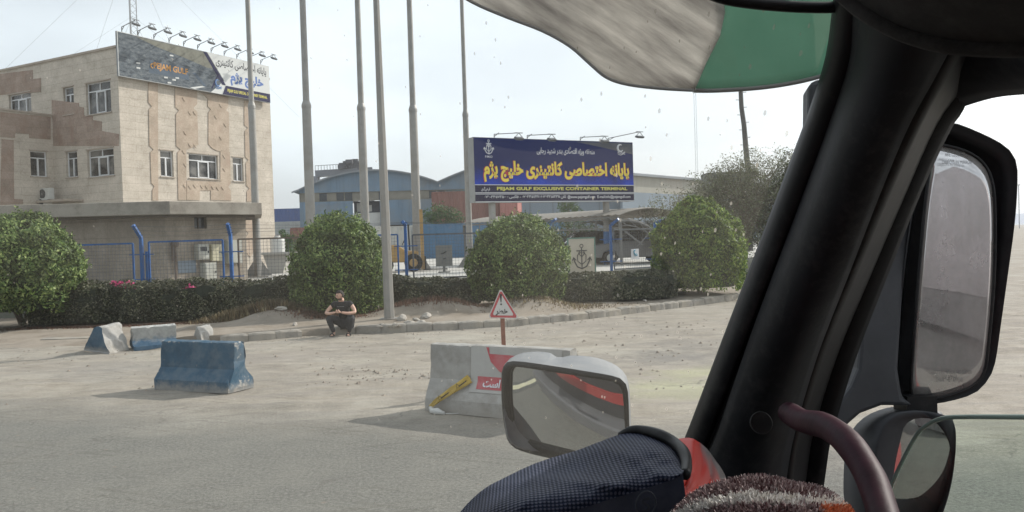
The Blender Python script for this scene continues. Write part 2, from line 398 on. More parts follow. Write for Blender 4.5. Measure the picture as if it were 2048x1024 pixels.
# kerb of single weathered stones
kerbm = mat('kerb_concrete', (.27, .25, .22), .9, .35, 3.0, bs=.6, dirt=(.33, .29, .23), dirt_amt=.7, dirt_scale=1.4)
def resample(path, step):
    out = [Vector(path[0])]; acc = 0
    for a, b in zip(path, path[1:]):
        a = Vector(a); b = Vector(b); L_ = (b - a).length; t = step - acc
        while t < L_: out.append(a + (b - a) * (t / L_)); t += step
        acc = (acc + L_) % step
    return out
mb = MB()
pts = resample([KP[4], *KP[5:]], .66)
for i, (a, b) in enumerate(zip(pts, pts[1:])):
    d = (b - a).normalized(); nrm = Vector((-d.y, d.x, 0)); random.seed(i * 3 + 1)
    if i in (3,): continue
    h = .20 + random.uniform(-.012, .015) - (.02 if i < 3 else 0); tl = random.uniform(-.02, .02)
    A = a + d * .008; B = b - d * .008; sec = [(0.0, -.08), (.03, h - .035), (.06, h), (.2, h + .01), (.24, -.08)]
    rows = []
    for t in range(7):
        q = A + (B - A) * t / 6; e = .03 if t in (0, 6) else 0
        rows.append([q + nrm * (u + e * .3 + tl * (t / 6 - .5) + noise.noise(q * 5 + Vector((u * 9, z * 9, 0))) * .02) + Vector((0, 0, z - (e * .7 if z > 0 else 0) + noise.noise(q * 4 + Vector((0, u * 7, 9))) * .02)) for u, z in sec])
    mb.grid(rows); mb.add(rows[0], [(0, 1, 2, 3, 4)]); mb.add(rows[-1], [(4, 3, 2, 1, 0)])
k = build(mb, 'kerb', kerbm); tag(k, kind='structure')

# raised terminal yard and its low retaining wall
conc = mat('yard_concrete', (.42, .41, .38), .85, .15, .5, bs=.2, dirt=(.33, .31, .28), dirt_amt=.5, dirt_scale=.25)
mb = MB(); far = [(250, 700), (400, 3400), (-3000, 3400), (-1500, 200), (-300, 60)]
poly = [Vector((x, y, YZ)) for x, y in FL] + [Vector((x, y, YZ)) for x, y in far]
mb.add(poly, [tuple(range(len(poly)))]); y_ = build(mb, 'yard_ground', conc); tag(y_, kind='structure')
wm = mat('retaining_wall', (.20, .20, .17), .9, .3, 1.5, bs=.4, dirt=(.12, .13, .10))
mb = MB()
for (a, b) in zip(FL[:-1], FL[1:]): mb.bar((a[0], a[1], .52), (b[0], b[1], .52), .22, .84)
rw = build(mb, 'retaining_wall', wm, origin=(0, 29, 0)); tag(rw, 'low grey concrete retaining wall running behind the hedges under the mesh fence', 'wall')

# distant hills and water seen past the big mirror
mb = MB(); rows = [[], [], []]
for i in range(90):
    t = i / 89; ang = R(20 + 30 * t); D = 2600
    h = 26 + 60 * max(0, noise.noise(Vector((t * 6, 2, 0))) + .35) + 10 * noise.noise(Vector((t * 30, 1, 0)))
    x, y = math.sin(ang) * D, math.cos(ang) * D
    rows[0].append(Vector((x * .95, y * .95, -5))); rows[1].append(Vector((x, y, h))); rows[2].append(Vector((x * 1.15, y * 1.15, -5)))
mb.grid(rows); h = build(mb, 'hills', mat('hill', (.20, .24, .32), 1, .2, .004), smooth=True); tag(h, kind='structure')
mb = MB(); mb.quad((500, 620, .05), (1500, 500, .05), (2600, 2300, .05), (700, 2900, .05))
s_ = build(mb, 'water', mat('sea', (.08, .12, .16), .25, .1, .01)); tag(s_, kind='structure')

# loose grit
mb = MB()
random.seed(5)
for i in range(900):
    if i < 420:
        x = random.uniform(-12, 7); y = random.uniform(12, 21)
        if y < 15 and random.random() < .6: y += 5
    elif i < 700:
        p = random.choice(pts); x = p.x + random.gauss(0, .6); y = p.y - abs(random.gauss(0, .35)) - .05
    else: x = random.uniform(2, 9); y = random.uniform(12, 22)
    if y > interp(KX, x): z = verge_z(x, y)
    else: z = rough_ground(x, y)
    if 300 < i < 420:
        q_ = gd(random.gauss(715, 60), random.gauss(752, 9)) if i % 2 else gd(random.gauss(850, 70), random.gauss(745, 8)); x, y = q_.x, q_.y; z = rough_ground(x, y)
    r_ = random.choice((.012, .018, .025, .03, .045)) * random.uniform(.7, 1.2)
    P = [Vector((math.cos(t) * r_ * random.uniform(.7, 1.3), math.sin(t) * r_ * random.uniform(.6, 1.2), 0)) for t in (0, 1.3, 2.5, 3.8, 5)]
    c = Vector((x, y, z)); o = [c + q for q in P] + [c + Vector((0, 0, r_ * random.uniform(.5, .9)))]
    mb.add(o, [(j, (j + 1) % 5, 5) for j in range(5)])
gr = build(mb, 'gravel', mat('grit', (.26, .22, .18), .9, .4, 9)); tag(gr, 'loose grit and pebbles strewn over the dusty ground', 'gravel', kind='stuff')

# ================================================================== TOWER BUILDING
def stone_mat(name, c, mortar, bw, bh, ms=.012, var=.12, dirt=None, da=.4, squash=1.0, bs=.25, ds=.35):
    m, N, L, P = nm(name)
    uv = N.new('ShaderNodeUVMap').outputs[0]
    b = N.new('ShaderNodeTexBrick'); L.new(uv, b.inputs['Vector'])
    b.inputs['Color1'].default_value = rgb(c); b.inputs['Color2'].default_value = rgb(tuple(x * (1 - var) for x in c)); b.inputs['Mortar'].default_value = rgb(mortar)
    b.inputs['Scale'].default_value = 1; b.inputs['Mortar Size'].default_value = ms; b.inputs['Brick Width'].default_value = bw; b.inputs['Row Height'].default_value = bh
    b.inputs['Bias'].default_value = -.2
    n1 = tex_noise(N, L, uv, 1.1, 8, .7); n2 = tex_noise(N, L, uv, ds, 6, .65, (1, .6, 1)); n3 = tex_noise(N, L, uv, 9, 6, .7)
    col = mixc(N, L, 1.0, b.outputs[0], ramp(N, L, n1, [(.3, (.74, .73, .70)), (.7, (1.12, 1.12, 1.12))]), 'MULTIPLY')
    col = mixc(N, L, 1.0, col, ramp(N, L, n3, [(.3, (.80, .79, .77)), (.7, (1.1, 1.1, 1.1))]), 'MULTIPLY')
    if dirt: col = mixc(N, L, ramp(N, L, n2, [(.48, (0, 0, 0)), (.66, (da,) * 3)]), col, dirt)
    L.new(col, P.inputs['Base Color']); P.inputs['Roughness'].default_value = .8; P.inputs['Specular IOR Level'].default_value = .25
    inv = N.new('ShaderNodeMath'); inv.operation = 'SUBTRACT'; inv.inputs[0].default_value = 1; L.new(b.outputs['Fac'], inv.inputs[1]); bump(N, L, P, inv.outputs[0], bs, .02)
    return m
cream = stone_mat('cream_cladding', (.55, .495, .43), (.38, .335, .285), 1.9, .42, .010, .07, (.45, .39, .33), .4)
trav = stone_mat('travertine', (.47, .385, .31), (.41, .335, .27), .9, .42, .006, .14, (.36, .27, .21), .7, ds=1.6)
travd = stone_mat('rust_travertine', (.36, .28, .235), (.30, .22, .17), .9, .42, .008, .2, (.25, .165, .125), .75, ds=1.4)
grubby = stone_mat('grubby_cladding', (.34, .30, .255), (.26, .225, .19), 1.4, .62, .012, .1, (.22, .19, .16), .75, ds=.5)
TA = R(28); O = Vector((at(242, 300, 44).x, 44, YZ))
FR = Frame(O, (math.sin(TA), math.cos(TA), 0))                  # sunlit face, a to the right and away
FLf = Frame(O, (math.cos(TA), -math.sin(TA), 0))                # shaded face, a is negative to the left
HB = 12.25                                                       # parapet height over the yard
tower = thing('office_building', O, 'three storey cream stone office building with tan patterned panels and a roof billboard', 'building')
def px_op(F, x0, y0, x1, y1, c=0):
    """opening whose picture corners are (x0,y0) upper left and (x1,y1) lower right"""
    a0, b1 = F.hit(x0, y0, c); a1, b0 = F.hit(x1, y1, c); return (a0, a1, b0, b1)
opsR = [px_op(FR, 320, 300, 348, 354), px_op(FR, 377, 306, 437, 359), px_op(FR, 465, 314, 488, 363)]
opsL = [px_op(FLf, 171, 168, 223, 223), px_op(FLf, 126, 176, 149, 227), px_op(FLf, 174, 301, 229, 350), px_op(FLf, 131, 304, 156, 353)]
opsLf = [px_op(FLf, 17, 191, 63, 222)]
WL = 5.75                                                        # where the wing meets the shaded face
LR, LL = 11.15, 13.0
mb = MB(); wall_open(FR, mb, 0, LR, 0, HB, opsR); wall_open(FLf, mb, -LL, 0, 0, HB, opsL + opsLf)
# far and back walls, roof
P0, P1, P2, P3 = FR.p(0, 0), FR.p(LR, 0), FR.p(LR, 0) + FLf.u * -LL, FLf.p(-LL, 0)
up = Vector((0, 0, HB))
for a, b in ((P1, P2), (P2, P3)): mb.quad(a, b, b + up, a + up)
mb.quad(*[p + Vector((0, 0, HB - .5)) for p in (P0, P1, P2, P3)])
def uvt(v):
    q = v - O; a = q.dot(FR.u); b = q.dot(FLf.u); return (a - b, q.z)
build(mb, 'wall', cream, tower, uvf=uvt, weld=False)
# parapet coping
mb = MB()
for F_, a0, a1 in ((FR, -.06, LR), (FLf, -LL, .0)): F_.box(mb, a0, a1, HB + .002, HB + .12, -.3, .07)
build(mb, 'coping', mat('coping', (.36, .31, .26), .9, .2, 2, bs=.2), tower)
# wing with its side wall facing the same way as the sunlit face
OW = FLf.p(-WL, 0); FW = Frame(OW, FR.u); WH = FW.hit(100, 232)[1]
opW = [px_op(FW, 60, 301, 96, 354)]
mb = MB(); wall_open(FW, mb, -6, 0, 0, WH, opW)
q = [FW.p(-6, 0), FW.p(-6, 0) - FW.n * 7.2, FW.p(0, 0) - FW.n * 7.2]
z = Vector((0, 0, WH)); mb.quad(q[0], q[1], q[1] + z, q[0] + z); mb.quad(q[1], q[2], q[2] + z, q[1] + z)
mb.quad(FW.p(0, WH - .4), FW.p(-6, WH - .4), q[1] + z * ((WH - .4) / WH), q[2] + z * ((WH - .4) / WH))
build(mb, 'wing_wall', cream, tower, uvf=uvt, weld=False)
mb = MB(); FW.box(mb, -6.05, -.01, WH + .002, WH + .1, -.25, .06); build(mb, 'coping', MATS['coping'], tower)
# patterned stone strips: outlines given in picture points on the faces, set 3 cm proud
def strips(F, polys, m, c1=.035):
    mb = MB()
    for poly in polys: F.poly(mb, [F.hit(x, y) for x, y in poly], .002, c1)
    return mb
RS = [
 [(296, 165), (296, 205), (303, 213), (297, 219), (298, 291), (306, 299), (300, 305), (302, 366), (308, 373), (304, 380), (304, 401), (316, 401), (315, 165)],
 [(349, 174), (350, 214), (357, 221), (351, 229), (352, 292), (360, 299), (354, 305), (356, 400), (372, 400), (372, 300), (396, 290), (394, 224), (386, 216), (394, 208), (394, 182)],
 [(401, 186), (408, 190), (415, 198), (415, 213), (421, 219), (416, 225), (416, 288), (424, 297), (434, 302), (458, 304), (457, 226), (452, 220), (456, 214), (456, 194)],
 [(373, 361), (373, 400), (399, 400), (399, 381), (421, 381), (421, 400), (462, 401), (461, 381), (456, 374), (461, 366), (459, 304), (440, 301), (440, 364)],
 [(488, 201), (488, 250), (495, 256), (489, 262), (490, 314), (496, 320), (491, 326), (492, 371), (498, 377), (493, 383), (493, 403), (507, 403), (506, 204)],
 [(489, 432), (490, 460), (496, 466), (491, 474), (492, 505), (500, 515), (506, 505), (506, 432)]]
build(strips(FR, RS, trav), 'stone_pattern', trav, tower, uvf=uvt, weld=False)
mb = MB()   # raised star points on the pattern
random.seed(3)
for (x, y) in ((366, 200), (378, 228), (388, 228), (369, 268), (440, 213), (430, 236), (449, 252), (440, 278), (378, 292), (389, 294), (366, 306), (369, 332), (447, 315), (447, 341), (368, 374), (378, 376), (388, 374), (402, 375), (412, 376), (424, 377), (434, 379), (444, 378)):
    a, b = FR.hit(x, y); FR.poly(mb, [(a - .10, b + .14), (a + .02, b + .06), (a + .08, b - .08), (a - .01, b + .01)], .036, .062)
build(mb, 'stone_star', trav, tower, uvf=uvt, weld=False)
LS = [[(238, 292), (238, 268), (204, 262), (204, 243), (186, 240), (186, 232), (168, 230), (168, 215), (158, 213), (158, 206), (104, 200), (104, 292)],
      [(0, 148), (66, 140), (66, 158), (82, 156), (82, 184), (0, 190)]]
build(strips(FLf, LS[:1], travd, .02), 'rust_panel', travd, tower, uvf=uvt, weld=False)
build(strips(FLf, LS[1:], travd, .02), 'rust_panel', travd, tower, uvf=uvt, weld=False)
WS = [[(0, 224), (101, 234), (101, 279), (58, 276), (58, 268), (30, 266), (30, 276), (0, 274)], [(3, 278), (27, 280), (28, 398), (46, 399), (46, 408), (0, 410)]]
build(strips(FW, WS, travd, .02), 'rust_panel', travd, tower, uvf=uvt, weld=False)

white_al = mat('white_aluminium', (.62, .63, .64), .45, .12, 3, spec=.5)
def glass_mat():
    m, N, L, P = nm('dark_glazing'); P.inputs['Base Color'].default_value = (.02, .022, .025, 1); P.inputs['Roughness'].default_value = .12
    tc = N.new('ShaderNodeTexCoord').outputs['Object']; n = tex_noise(N, L, tc, .9, 3, .5)
    L.new(ramp(N, L, n, [(.42, (.012, .013, .015)), (.5, (.06, .06, .06)), (.58, (.15, .145, .135))]), P.inputs['Base Color']); return m
glz = glass_mat(); MATS['dark_glazing'] = glz
def window(F, op, parent, cols=3, side=None, transom=.27):
    a0, a1, b0, b1 = op; fw = .055; c0, c1 = -.2, -.13
    mb = MB(); bt = b1 - (b1 - b0) * transom
    F.box(mb, a0, a1, b0, b0 + fw, c0, c1); F.box(mb, a0, a1, b1 - fw, b1, c0, c1)
    F.box(mb, a0, a0 + fw, b0 + fw, b1 - fw, c0, c1); F.box(mb, a1 - fw, a1, b0 + fw, b1 - fw, c0, c1)
    F.box(mb, a0 + fw, a1 - fw, bt - fw / 2, bt + fw / 2, c0, c1)
    w_ = a1 - a0
    if cols == 3:
        F.box(mb, (a0 + a1) / 2 - fw / 2, (a0 + a1) / 2 + fw / 2, bt + fw / 2, b1 - fw, c0, c1)
        for t in (.36, .70): F.box(mb, a0 + w_ * t - fw * .7, a0 + w_ * t + fw * .7, b0 + fw, bt - fw / 2, c0, c1 + .02)
        F.box(mb, a0 + w_ * .38, a0 + w_ * .68, bt - fw * 1.4, bt - fw * .55, c0, c1 + .02); F.box(mb, a0 + w_ * .38, a0 + w_ * .68, b0 + fw, b0 + fw * 1.8, c0, c1 + .02)
    else:
        t = .5; F.box(mb, a0 + w_ * t - fw * .8, a0 + w_ * t + fw * .8, b0 + fw, bt - fw / 2, c0, c1 + .02)
    fr = build(mb, 'window', white_al, parent)
    mb = MB(); F.box(mb, a0 + .01, a1 - .01, b0 + .01, b1 - .01, c0 - .03, c0 + .03); build(mb, 'pane', glz, fr)
    # projecting dark stone surround
    s = .06; mb = MB(); F.box(mb, a0 - s, a1 + s, b1 + .002, b1 + s, .002, .05); build(mb, 'lintel', MATS['coping'], fr)
    mb = MB(); F.box(mb, a0 - s, a1 + s, b0 - s, b0 - .002, .002, .07); build(mb, 'sill', MATS['coping'], fr)
for op in opsR: window(FR, op, tower, 3 if op is opsR[1] else 2)
for i, op in enumerate(opsL): window(FLf, op, tower, 3 if i in (0, 2) else 2)
window(FLf, opsLf[0], tower, 3); window(FW, opW[0], tower, 2)
# ledge under the air conditioners
mb = MB(); a0, b0 = FLf.hit(46, 398, 1.2); a1, b1 = FLf.hit(126, 397, 1.2)
FLf.box(mb, max(a0, -WL + .05), a1, b1 - .12, b1, .002, 1.2); led = build(mb, 'ledge', MATS['coping'], tower)
ledz = b1; ac_a = FLf.hit(94, 380, .7)[0]

# ------------------------------------------------ air conditioners
def air_con(a, b, c, label, F=FLf):
    t = thing('air_conditioner', F.p(a, b, c), label, 'air conditioner', 'air conditioner outdoor units')
    wh = mat('ac_white', (.55, .55, .52), .5, .12, 3)
    mb = MB(); F.box(mb, a - .48, a + .48, b + .05, b + .68, c - .16, c + .16); build(mb, 'casing', wh, t, bevel=.02)
    blk = mat('black_plastic', (.02, .02, .022), .5, .2, 5)
    ctr = F.p(a - .1, b + .37, c + .165); mb = MB()
    mb.cyl(ctr, ctr + F.n * .012, .27, .27, 28); build(mb, 'fan_opening', blk, t)
    mb = MB(); g_ = mat('grille_grey', (.2, .2, .2), .5, .1, 4)
    for r_ in (.07, .13, .19, .25):
        P = [ctr + F.n * .03 + (F.u * math.cos(k * PI / 12) + F.z * math.sin(k * PI / 12)) * r_ for k in range(25)]; mb.tube(P, .004, 4, False)
    for k in range(6):
        d = F.u * math.cos(k * PI / 6) + F.z * math.sin(k * PI / 6); mb.bar(ctr + F.n * .025 - d * .26, ctr + F.n * .025 + d * .26, .006)
    mb.cyl(ctr + F.n * .02, ctr + F.n * .04, .05, .05, 12)
    build(mb, 'fan_grille', g_, t)
    for s in (-.36, .36): mb = MB(); F.box(mb, a + s - .03, a + s + .03, b + .002, b + .05, c - .17, c + .17); build(mb, 'foot', g_, t)
    mb = MB(); mb.tube([F.p(a - .48, b + .3, c), F.p(a - .68, b + .22, c - .1), F.p(a - .72, b + .0, c - .1)], .025, 6); build(mb, 'pipe', blk, t)
air_con(ac_a, ledz + .003, .75, 'white air conditioner unit standing on the small ledge in the corner of the office building')
air_con(FLf.hit(88, 400, .8)[0], FLf.hit(88, 396, .8)[1] - .70, .80, 'lower air conditioner unit half hidden under the small ledge by the canopy edge')
# ------------------------------------------------ low gate house in front of the tower
cz0, cz1 = 3.58, 4.06
can = [(-19.6, 29.3), (-12.45, 30.0), (-10.05, 33.2), (-11.4, 37.5), (-20.5, 37.5)]
wl = [(-22.5, 30.2), (-13.05, 31.0), (-10.95, 33.9), (-12.0, 36.8), (-22.5, 36.8)]
GH = Vector((wl[1][0], wl[1][1], YZ))
gh = thing('gatehouse', GH, 'low grubby stone gatehouse with a thick flat concrete canopy, in front of the office building', 'building')
FA = Frame((wl[1][0], wl[1][1], YZ), (wl[1][0] - wl[0][0], wl[1][1] - wl[0][1], 0))
FB = Frame((wl[1][0], wl[1][1], YZ), (wl[2][0] - wl[1][0], wl[2][1] - wl[1][1], 0))
LB = math.hypot(wl[2][0] - wl[1][0], wl[2][1] - wl[1][1])
opG = px_op(FB, 388, 428, 414, 457); opG = (opG[0], opG[1], opG[2], min(opG[3], cz0 - YZ - .02))
mb = MB(); wall_open(FA, mb, -9.5, 0, 0, cz0 - YZ, []); wall_open(FB, mb, 0, LB, 0, cz0 - YZ, [opG])
for a, b in ((wl[2], wl[3]), (wl[3], wl[4])): mb.quad((a[0], a[1], YZ), (b[0], b[1], YZ), (b[0], b[1], cz0), (a[0], a[1], cz0))
build(mb, 'wall', grubby, gh, uvf=lambda v: ((v - GH).dot(FB.u) + (v - GH).dot(FA.u), v.z - .3), weld=False)
mb = MB(); FB.box(mb, opG[0], opG[1], opG[2], opG[3], -.24, -.2); fw = build(mb, 'window', MATS['dark_glazing'], gh)
mb = MB(); a = (opG[0] + opG[1]) / 2
FB.box(mb, a - .02, a + .02, opG[2], opG[3], -.19, -.16); build(mb, 'frame', mat('rust_brown', (.12, .09, .07), .7, .3, 4), fw)
canm = mat('canopy_concrete', (.30, .275, .235), .9, .25, 1.3, bs=.4, dirt=(.15, .13, .11), dirt_amt=.7, dirt_scale=1.1)
mb = MB(); mb.prism([(x, y, cz0 + .001) for x, y in can], (0, 0, cz1 - cz0)); build(mb, 'canopy', canm, gh, bevel=.02)
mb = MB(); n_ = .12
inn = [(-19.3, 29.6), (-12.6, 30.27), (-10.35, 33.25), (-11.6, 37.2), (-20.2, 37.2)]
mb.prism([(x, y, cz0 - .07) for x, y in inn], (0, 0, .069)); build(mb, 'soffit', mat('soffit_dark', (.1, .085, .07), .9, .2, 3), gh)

# meter boxes on the gatehouse wall
def wallbox(name, px, c, label, cat, m, door=True, extra=None):
    op = px_op(FB, *px); t = thing(name, FB.p((op[0] + op[1]) / 2, op[2], .0), label, cat)
    mb = MB(); FB.box(mb, op[0], op[1], op[2], op[3], .003, c); build(mb, 'cabinet', m, t, bevel=.01)
    if door:
        mb = MB(); FB.box(mb, op[0] + .03, op[1] - .03, op[2] + .04, op[3] - .04, c + .001, c + .018); d = build(mb, 'door', m, t)
        mb = MB(); FB.box(mb, op[1] - .08, op[1] - .05, (op[2] + op[3]) / 2 - .04, (op[2] + op[3]) / 2 + .04, c + .02, c + .04); build(mb, 'handle', MATS['black_plastic'], d)
    if extra: extra(t, op, c)
    return t
bxm = mat('cabinet_grey', (.42, .42, .38), .6, .2, 3, dirt=(.3, .27, .2)); bxw = mat('cabinet_cream', (.5, .46, .33), .6, .2, 3)
def meter(t, op, c):
    mb = MB(); FB.box(mb, op[0] + .1, op[1] - .12, op[2] + (op[3] - op[2]) * .55, op[3] - .1, c + .019, c + .03); build(mb, 'meter_window', MATS['dark_glazing'], t)
wallbox('meter_box', (387, 489, 411, 519), .28, 'grey electricity meter box with a small dark window on the gatehouse wall', 'meter box', bxm, True, meter)
wallbox('fuse_box', (418, 489, 442, 522), .16, 'cream fuse box with tilted open look, right of the grey meter box', 'fuse box', bxw)
def cable(t, op, c):
    mb = MB(); a = (op[0] + op[1]) / 2
    mb.tube([FB.p(a - .1, op[2], .1), FB.p(a - .12, op[2] - .4, .12), FB.p(a + .1, op[2] - .75, .15), FB.p(a + .3, op[2] - .5, .15), FB.p(a + .22, op[2], .1)], .02, 6); build(mb, 'cable', MATS['black_plastic'], t)
wallbox('switch_box', (447, 481, 476, 526), .3, 'tall pale switch box with black cables looping below it, behind the blue fence post', 'switch box', bxm, True, cable)
wallbox('wall_plaque', (355, 522, 392, 545), .03, 'blank bluish grey plaque low on the gatehouse wall', 'plaque', mat('plaque', (.2, .24, .28), .6, .15, 3), False)
wallbox('ground_cabinet', (399, 526, 424, 562), .35, 'pale ground cabinet standing below the grey meter box', 'cabinet', bxm)
op = px_op(FB, 346, 480, 351, 560); mb = MB(); a = op[0]
mb.tube([FB.p(a, 0, .12), FB.p(a, op[3] - .25, .12)], .045, 8); mb.sphere(FB.p(a, op[3] - .15, .12), .16, 10, 8, (1, 1, .9))
mb.tube([FB.p(a - .1, op[3] - .25, .13), FB.p(a - .12, op[3] - .8, .14)], .05, 6)
lp = build(mb, 'wrapped_post', mat('old_rag', (.15, .12, .10), .95, .3, 6), origin=FB.p(a, 0, .12)); tag(lp, 'thin rusty post with a rag bundled on top at the corner of the gatehouse', 'post')

# ------------------------------------------------ roof billboard
FB2 = Frame(FR.p(0, 0, .32), FR.u)
A0 = FB2.hit(237, 150)[0]; bb0 = FB2.hit(300, 163)[1]; bb1 = FB2.hit(300, 77)[1]; A1 = FB2.hit(539, 170)[0]
rb = thing('roof_billboard', FB2.p((A0 + A1) / 2, bb0), 'long roof billboard of the office building, half dark aerial picture, half white with writing', 'billboard')
grey_st = mat('grey_steel', (.22, .23, .24), .5, .25, 4, metal=.3)
H_ = bb1 - bb0; W_ = A1 - A0
mb = MB(); FB2.box(mb, A0, A1, bb0, bb1, -.12, 0)
for k in range(7):
    a = A0 + .5 + (W_ - 1) * k / 6; FB2.box(mb, a - .04, a + .04, bb0 + .2, bb1 - .2, -.3, -.121)
build(mb, 'frame', grey_st, rb)
whv = mat('vinyl_white', (.60, .61, .60), .8, .06, .6, spec=.1); dkv = mat('vinyl_dark', (.045, .05, .06), .45, .15, .8)
S = lambda u, v: (A0 + W_ * u, bb0 + H_ * v)
mb = MB(); FB2.box(mb, A0, A1, bb0, bb1, .002, .012); build(mb, 'vinyl_sheet', whv, rb)
def picture_mat():
    m, N, L, P = nm('aerial_print'); uv = N.new('ShaderNodeUVMap').outputs[0]
    n = tex_noise(N, L, uv, 3, 7, .7, (1, 2.2, 1)); n2 = tex_noise(N, L, uv, 22, 3, .8, (.5, 2, 1))
    c = ramp(N, L, n, [(.35, (.04, .05, .065)), (.5, (.11, .13, .15)), (.68, (.20, .22, .23))])
    c = mixc(N, L, ramp(N, L, n2, [(.58, (0, 0, 0)), (.66, (.5, .5, .5))]), c, (.26, .27, .26))
    L.new(c, P.inputs['Base Color']); P.inputs['Roughness'].default_value = .85; P.inputs['Specular IOR Level'].default_value = .1; return m
mb = MB(); FB2.poly(mb, [S(*q) for q in ((.004, .01), (.56, .01), (.655, .36), (.545, .985), (.004, .985))], .013, .018)
build(mb, 'aerial_picture', picture_mat(), rb, uvf=lambda v: FB2.uv(v))
mb = MB(); FB2.poly(mb, [S(*q) for q in ((.10, .97), (.545, .97), (.61, .62), (.54, .60), (.40, .72), (.22, .84))], .019, .022); build(mb, 'printed_quay', mat('print_grey', (.20, .20, .17), .85, .35, 2.5, spec=.1), rb)
mb = MB(); FB2.poly(mb, [S(*q) for q in ((.17, .20), (.42, .20), (.40, .50), (.18, .50))], .019, .023)
FB2.poly(mb, [S(*q) for q in ((.44, .40), (.46, .42), (.53, .14), (.51, .12))], .019, .023); build(mb, 'printed_ship', mat('print_slate', (.10, .13, .17), .85, .25, 2, spec=.1), rb)
mb = MB()
for (u, v) in ((.1, .35), (.1, .24), (.26, .14), (.31, .12), (.28, .03), (.33, .18), (.3, .69)): FB2.poly(mb, [S(u, v), S(u + .022, v + .005), S(u + .022, v + .04), S(u, v + .035)], .0235, .026)
FB2.poly(mb, [S(.42, .03), S(.50, .12), S(.52, .11), S(.45, .01)], .0235, .026)
build(mb, 'printed_detail', whv, rb)
mb = MB(); FB2.poly(mb, [S(*q) for q in ((.515, .985), (.54, .985), (.665, .25), (.6399, .25))], .027, .03)
FB2.poly(mb, [S(*q) for q in ((.665, .24), (.999, .24), (.999, .01), (.64, .01))], .027, .03)
FB2.poly(mb, [S(*q) for q in ((.56, .10), (.57, .10), (.62, .50), (.61, .50))], .027, .03); build(mb, 'band', mat('band_navy', (.035, .035, .08), .8, .1, 2, spec=.1), rb)
lett = MB(); orange = mat('letter_orange', (.55, .26, .05), .5, .05, 2); yel = mat('letter_yellow', (.62, .56, .10), .5, .05, 2)
a, b = S(.20, .28); a2, b2 = S(.41, .47); text(FB2, 'PEJAM GULF', a, a2, b, b2, .0265, lett, .02)
c_ = FB2.p(*S(.195, .37), .025)
lett.tube([c_ + (FB2.u * math.cos(t / 3) * .14 + FB2.z * math.sin(t / 3) * .12) for t in range(0, 15)], .03, 5); build(lett, 'orange_lettering', orange, rb)
lett = MB(); a, b = S(.675, .07); a2, b2 = S(.975, .17); text(FB2, 'PEJAM GULF SPECIAL CONTAINER TERMINAL', a, a2, b, b2, .033, lett, .02); build(lett, 'yellow_lettering', yel, rb)
lett = MB(); a, b = S(.60, .66); a2, b2 = S(.975, .93); text(FB2, fa('پایانه اختصاصی کانتینری'), a, a2, b, b2, .015, lett, .025); build(lett, 'black_lettering', dkv, rb)
lett = MB(); a, b = S(.70, .27); a2, b2 = S(.95, .64); text(FB2, fa('خلیج پژم'), a, a2, b, b2, .015, lett, .05); build(lett, 'blue_lettering', mat('letter_blue', (.07, .14, .36), .5, .35, .35, c2=(.05, .35, .5)), rb)
def wave_logo(F, a, b, r, c, name, m, parent):
    """round swoosh over three waves"""
    mb = MB(); P = []
    for k in range(15): t = R(60 + k * 19); P.append(F.p(a + math.cos(t) * r * .5, b + r * .35 + math.sin(t) * r * .5, c))
    mb.tube(P, [r * .05 + r * .12 * math.sin(PI * k / 14) for k in range(15)], 6)
    for j in range(3): mb.tube([F.p(a - r * .5 + r * 1.3 * k / 10, b - r * (.25 + .16 * j) + math.sin(k * .7 + j) * r * .09, c) for k in range(11)], r * .05, 5)
    return build(mb, name, m, parent)
a, b = S(.608, .22); wave_logo(FB2, a, b, .36, .02, 'wave_emblem', mat('letter_blue2', (.1, .2, .42), .5, .2, 2), rb)

def floodlight(base, u, n, L_, label, group, tilt=.5, h=.28, rise=.22):
    t = thing('floodlight', base, label, 'floodlight', group); u = Vector(u); n = Vector(n); z = Vector((0, 0, 1)); st = mat('lamp_arm', (.13, .135, .14), .5, .2, 5, metal=.4)
    e = base + z * (h + rise * L_ / 1.2) + n * L_
    mb = MB(); mb.bar(base, base + z * h, .035); mb.bar(base + z * h, e, .03); mb.bar(base + z * (h * .35), base + z * (h + .05) + n * L_ * .2, .025); build(mb, 'arm', st, t)
    d = (z * -1 - n * tilt).normalized(); s = d.cross(u).normalized(); rot = Matrix((u.normalized(), s, d)).transposed()
    mb = MB(); mb.box(e - z * .24, (.36, .28, .10), rot); build(mb, 'lamp_head', st, t, bevel=.02)
    mb = MB(); mb.box(e - z * .24 + d * .057, (.3, .19, .012), rot); build(mb, 'lens', mat('lamp_lens', (.4, .42, .42), .2, .1, 3), t)
    mb = MB()
    for k in (-1, 1): mb.bar(e, e - z * .2 + u.normalized() * .19 * k, .02)
    mb.bar(e - u.normalized() * .2, e + u.normalized() * .2, .03); build(mb, 'bracket', st, t)
    return t
names = ['farthest left, at the near corner', 'second from the near corner', 'third from the near corner', 'fourth from the near corner', 'fifth from the near corner', 'middle one', 'fifth from the far end', 'fourth from the far end', 'third from the far end', 'second from the far end', 'farthest right, at the far end']
for k in range(11):
    a = A0 + .35 + (W_ - 1.0) * k / 10
    floodlight(FB2.p(a, bb1, -.06), FB2.u, FB2.n, 1.15, 'floodlight on an arm over the roof billboard, ' + names[k], 'floodlights along the roof billboard')

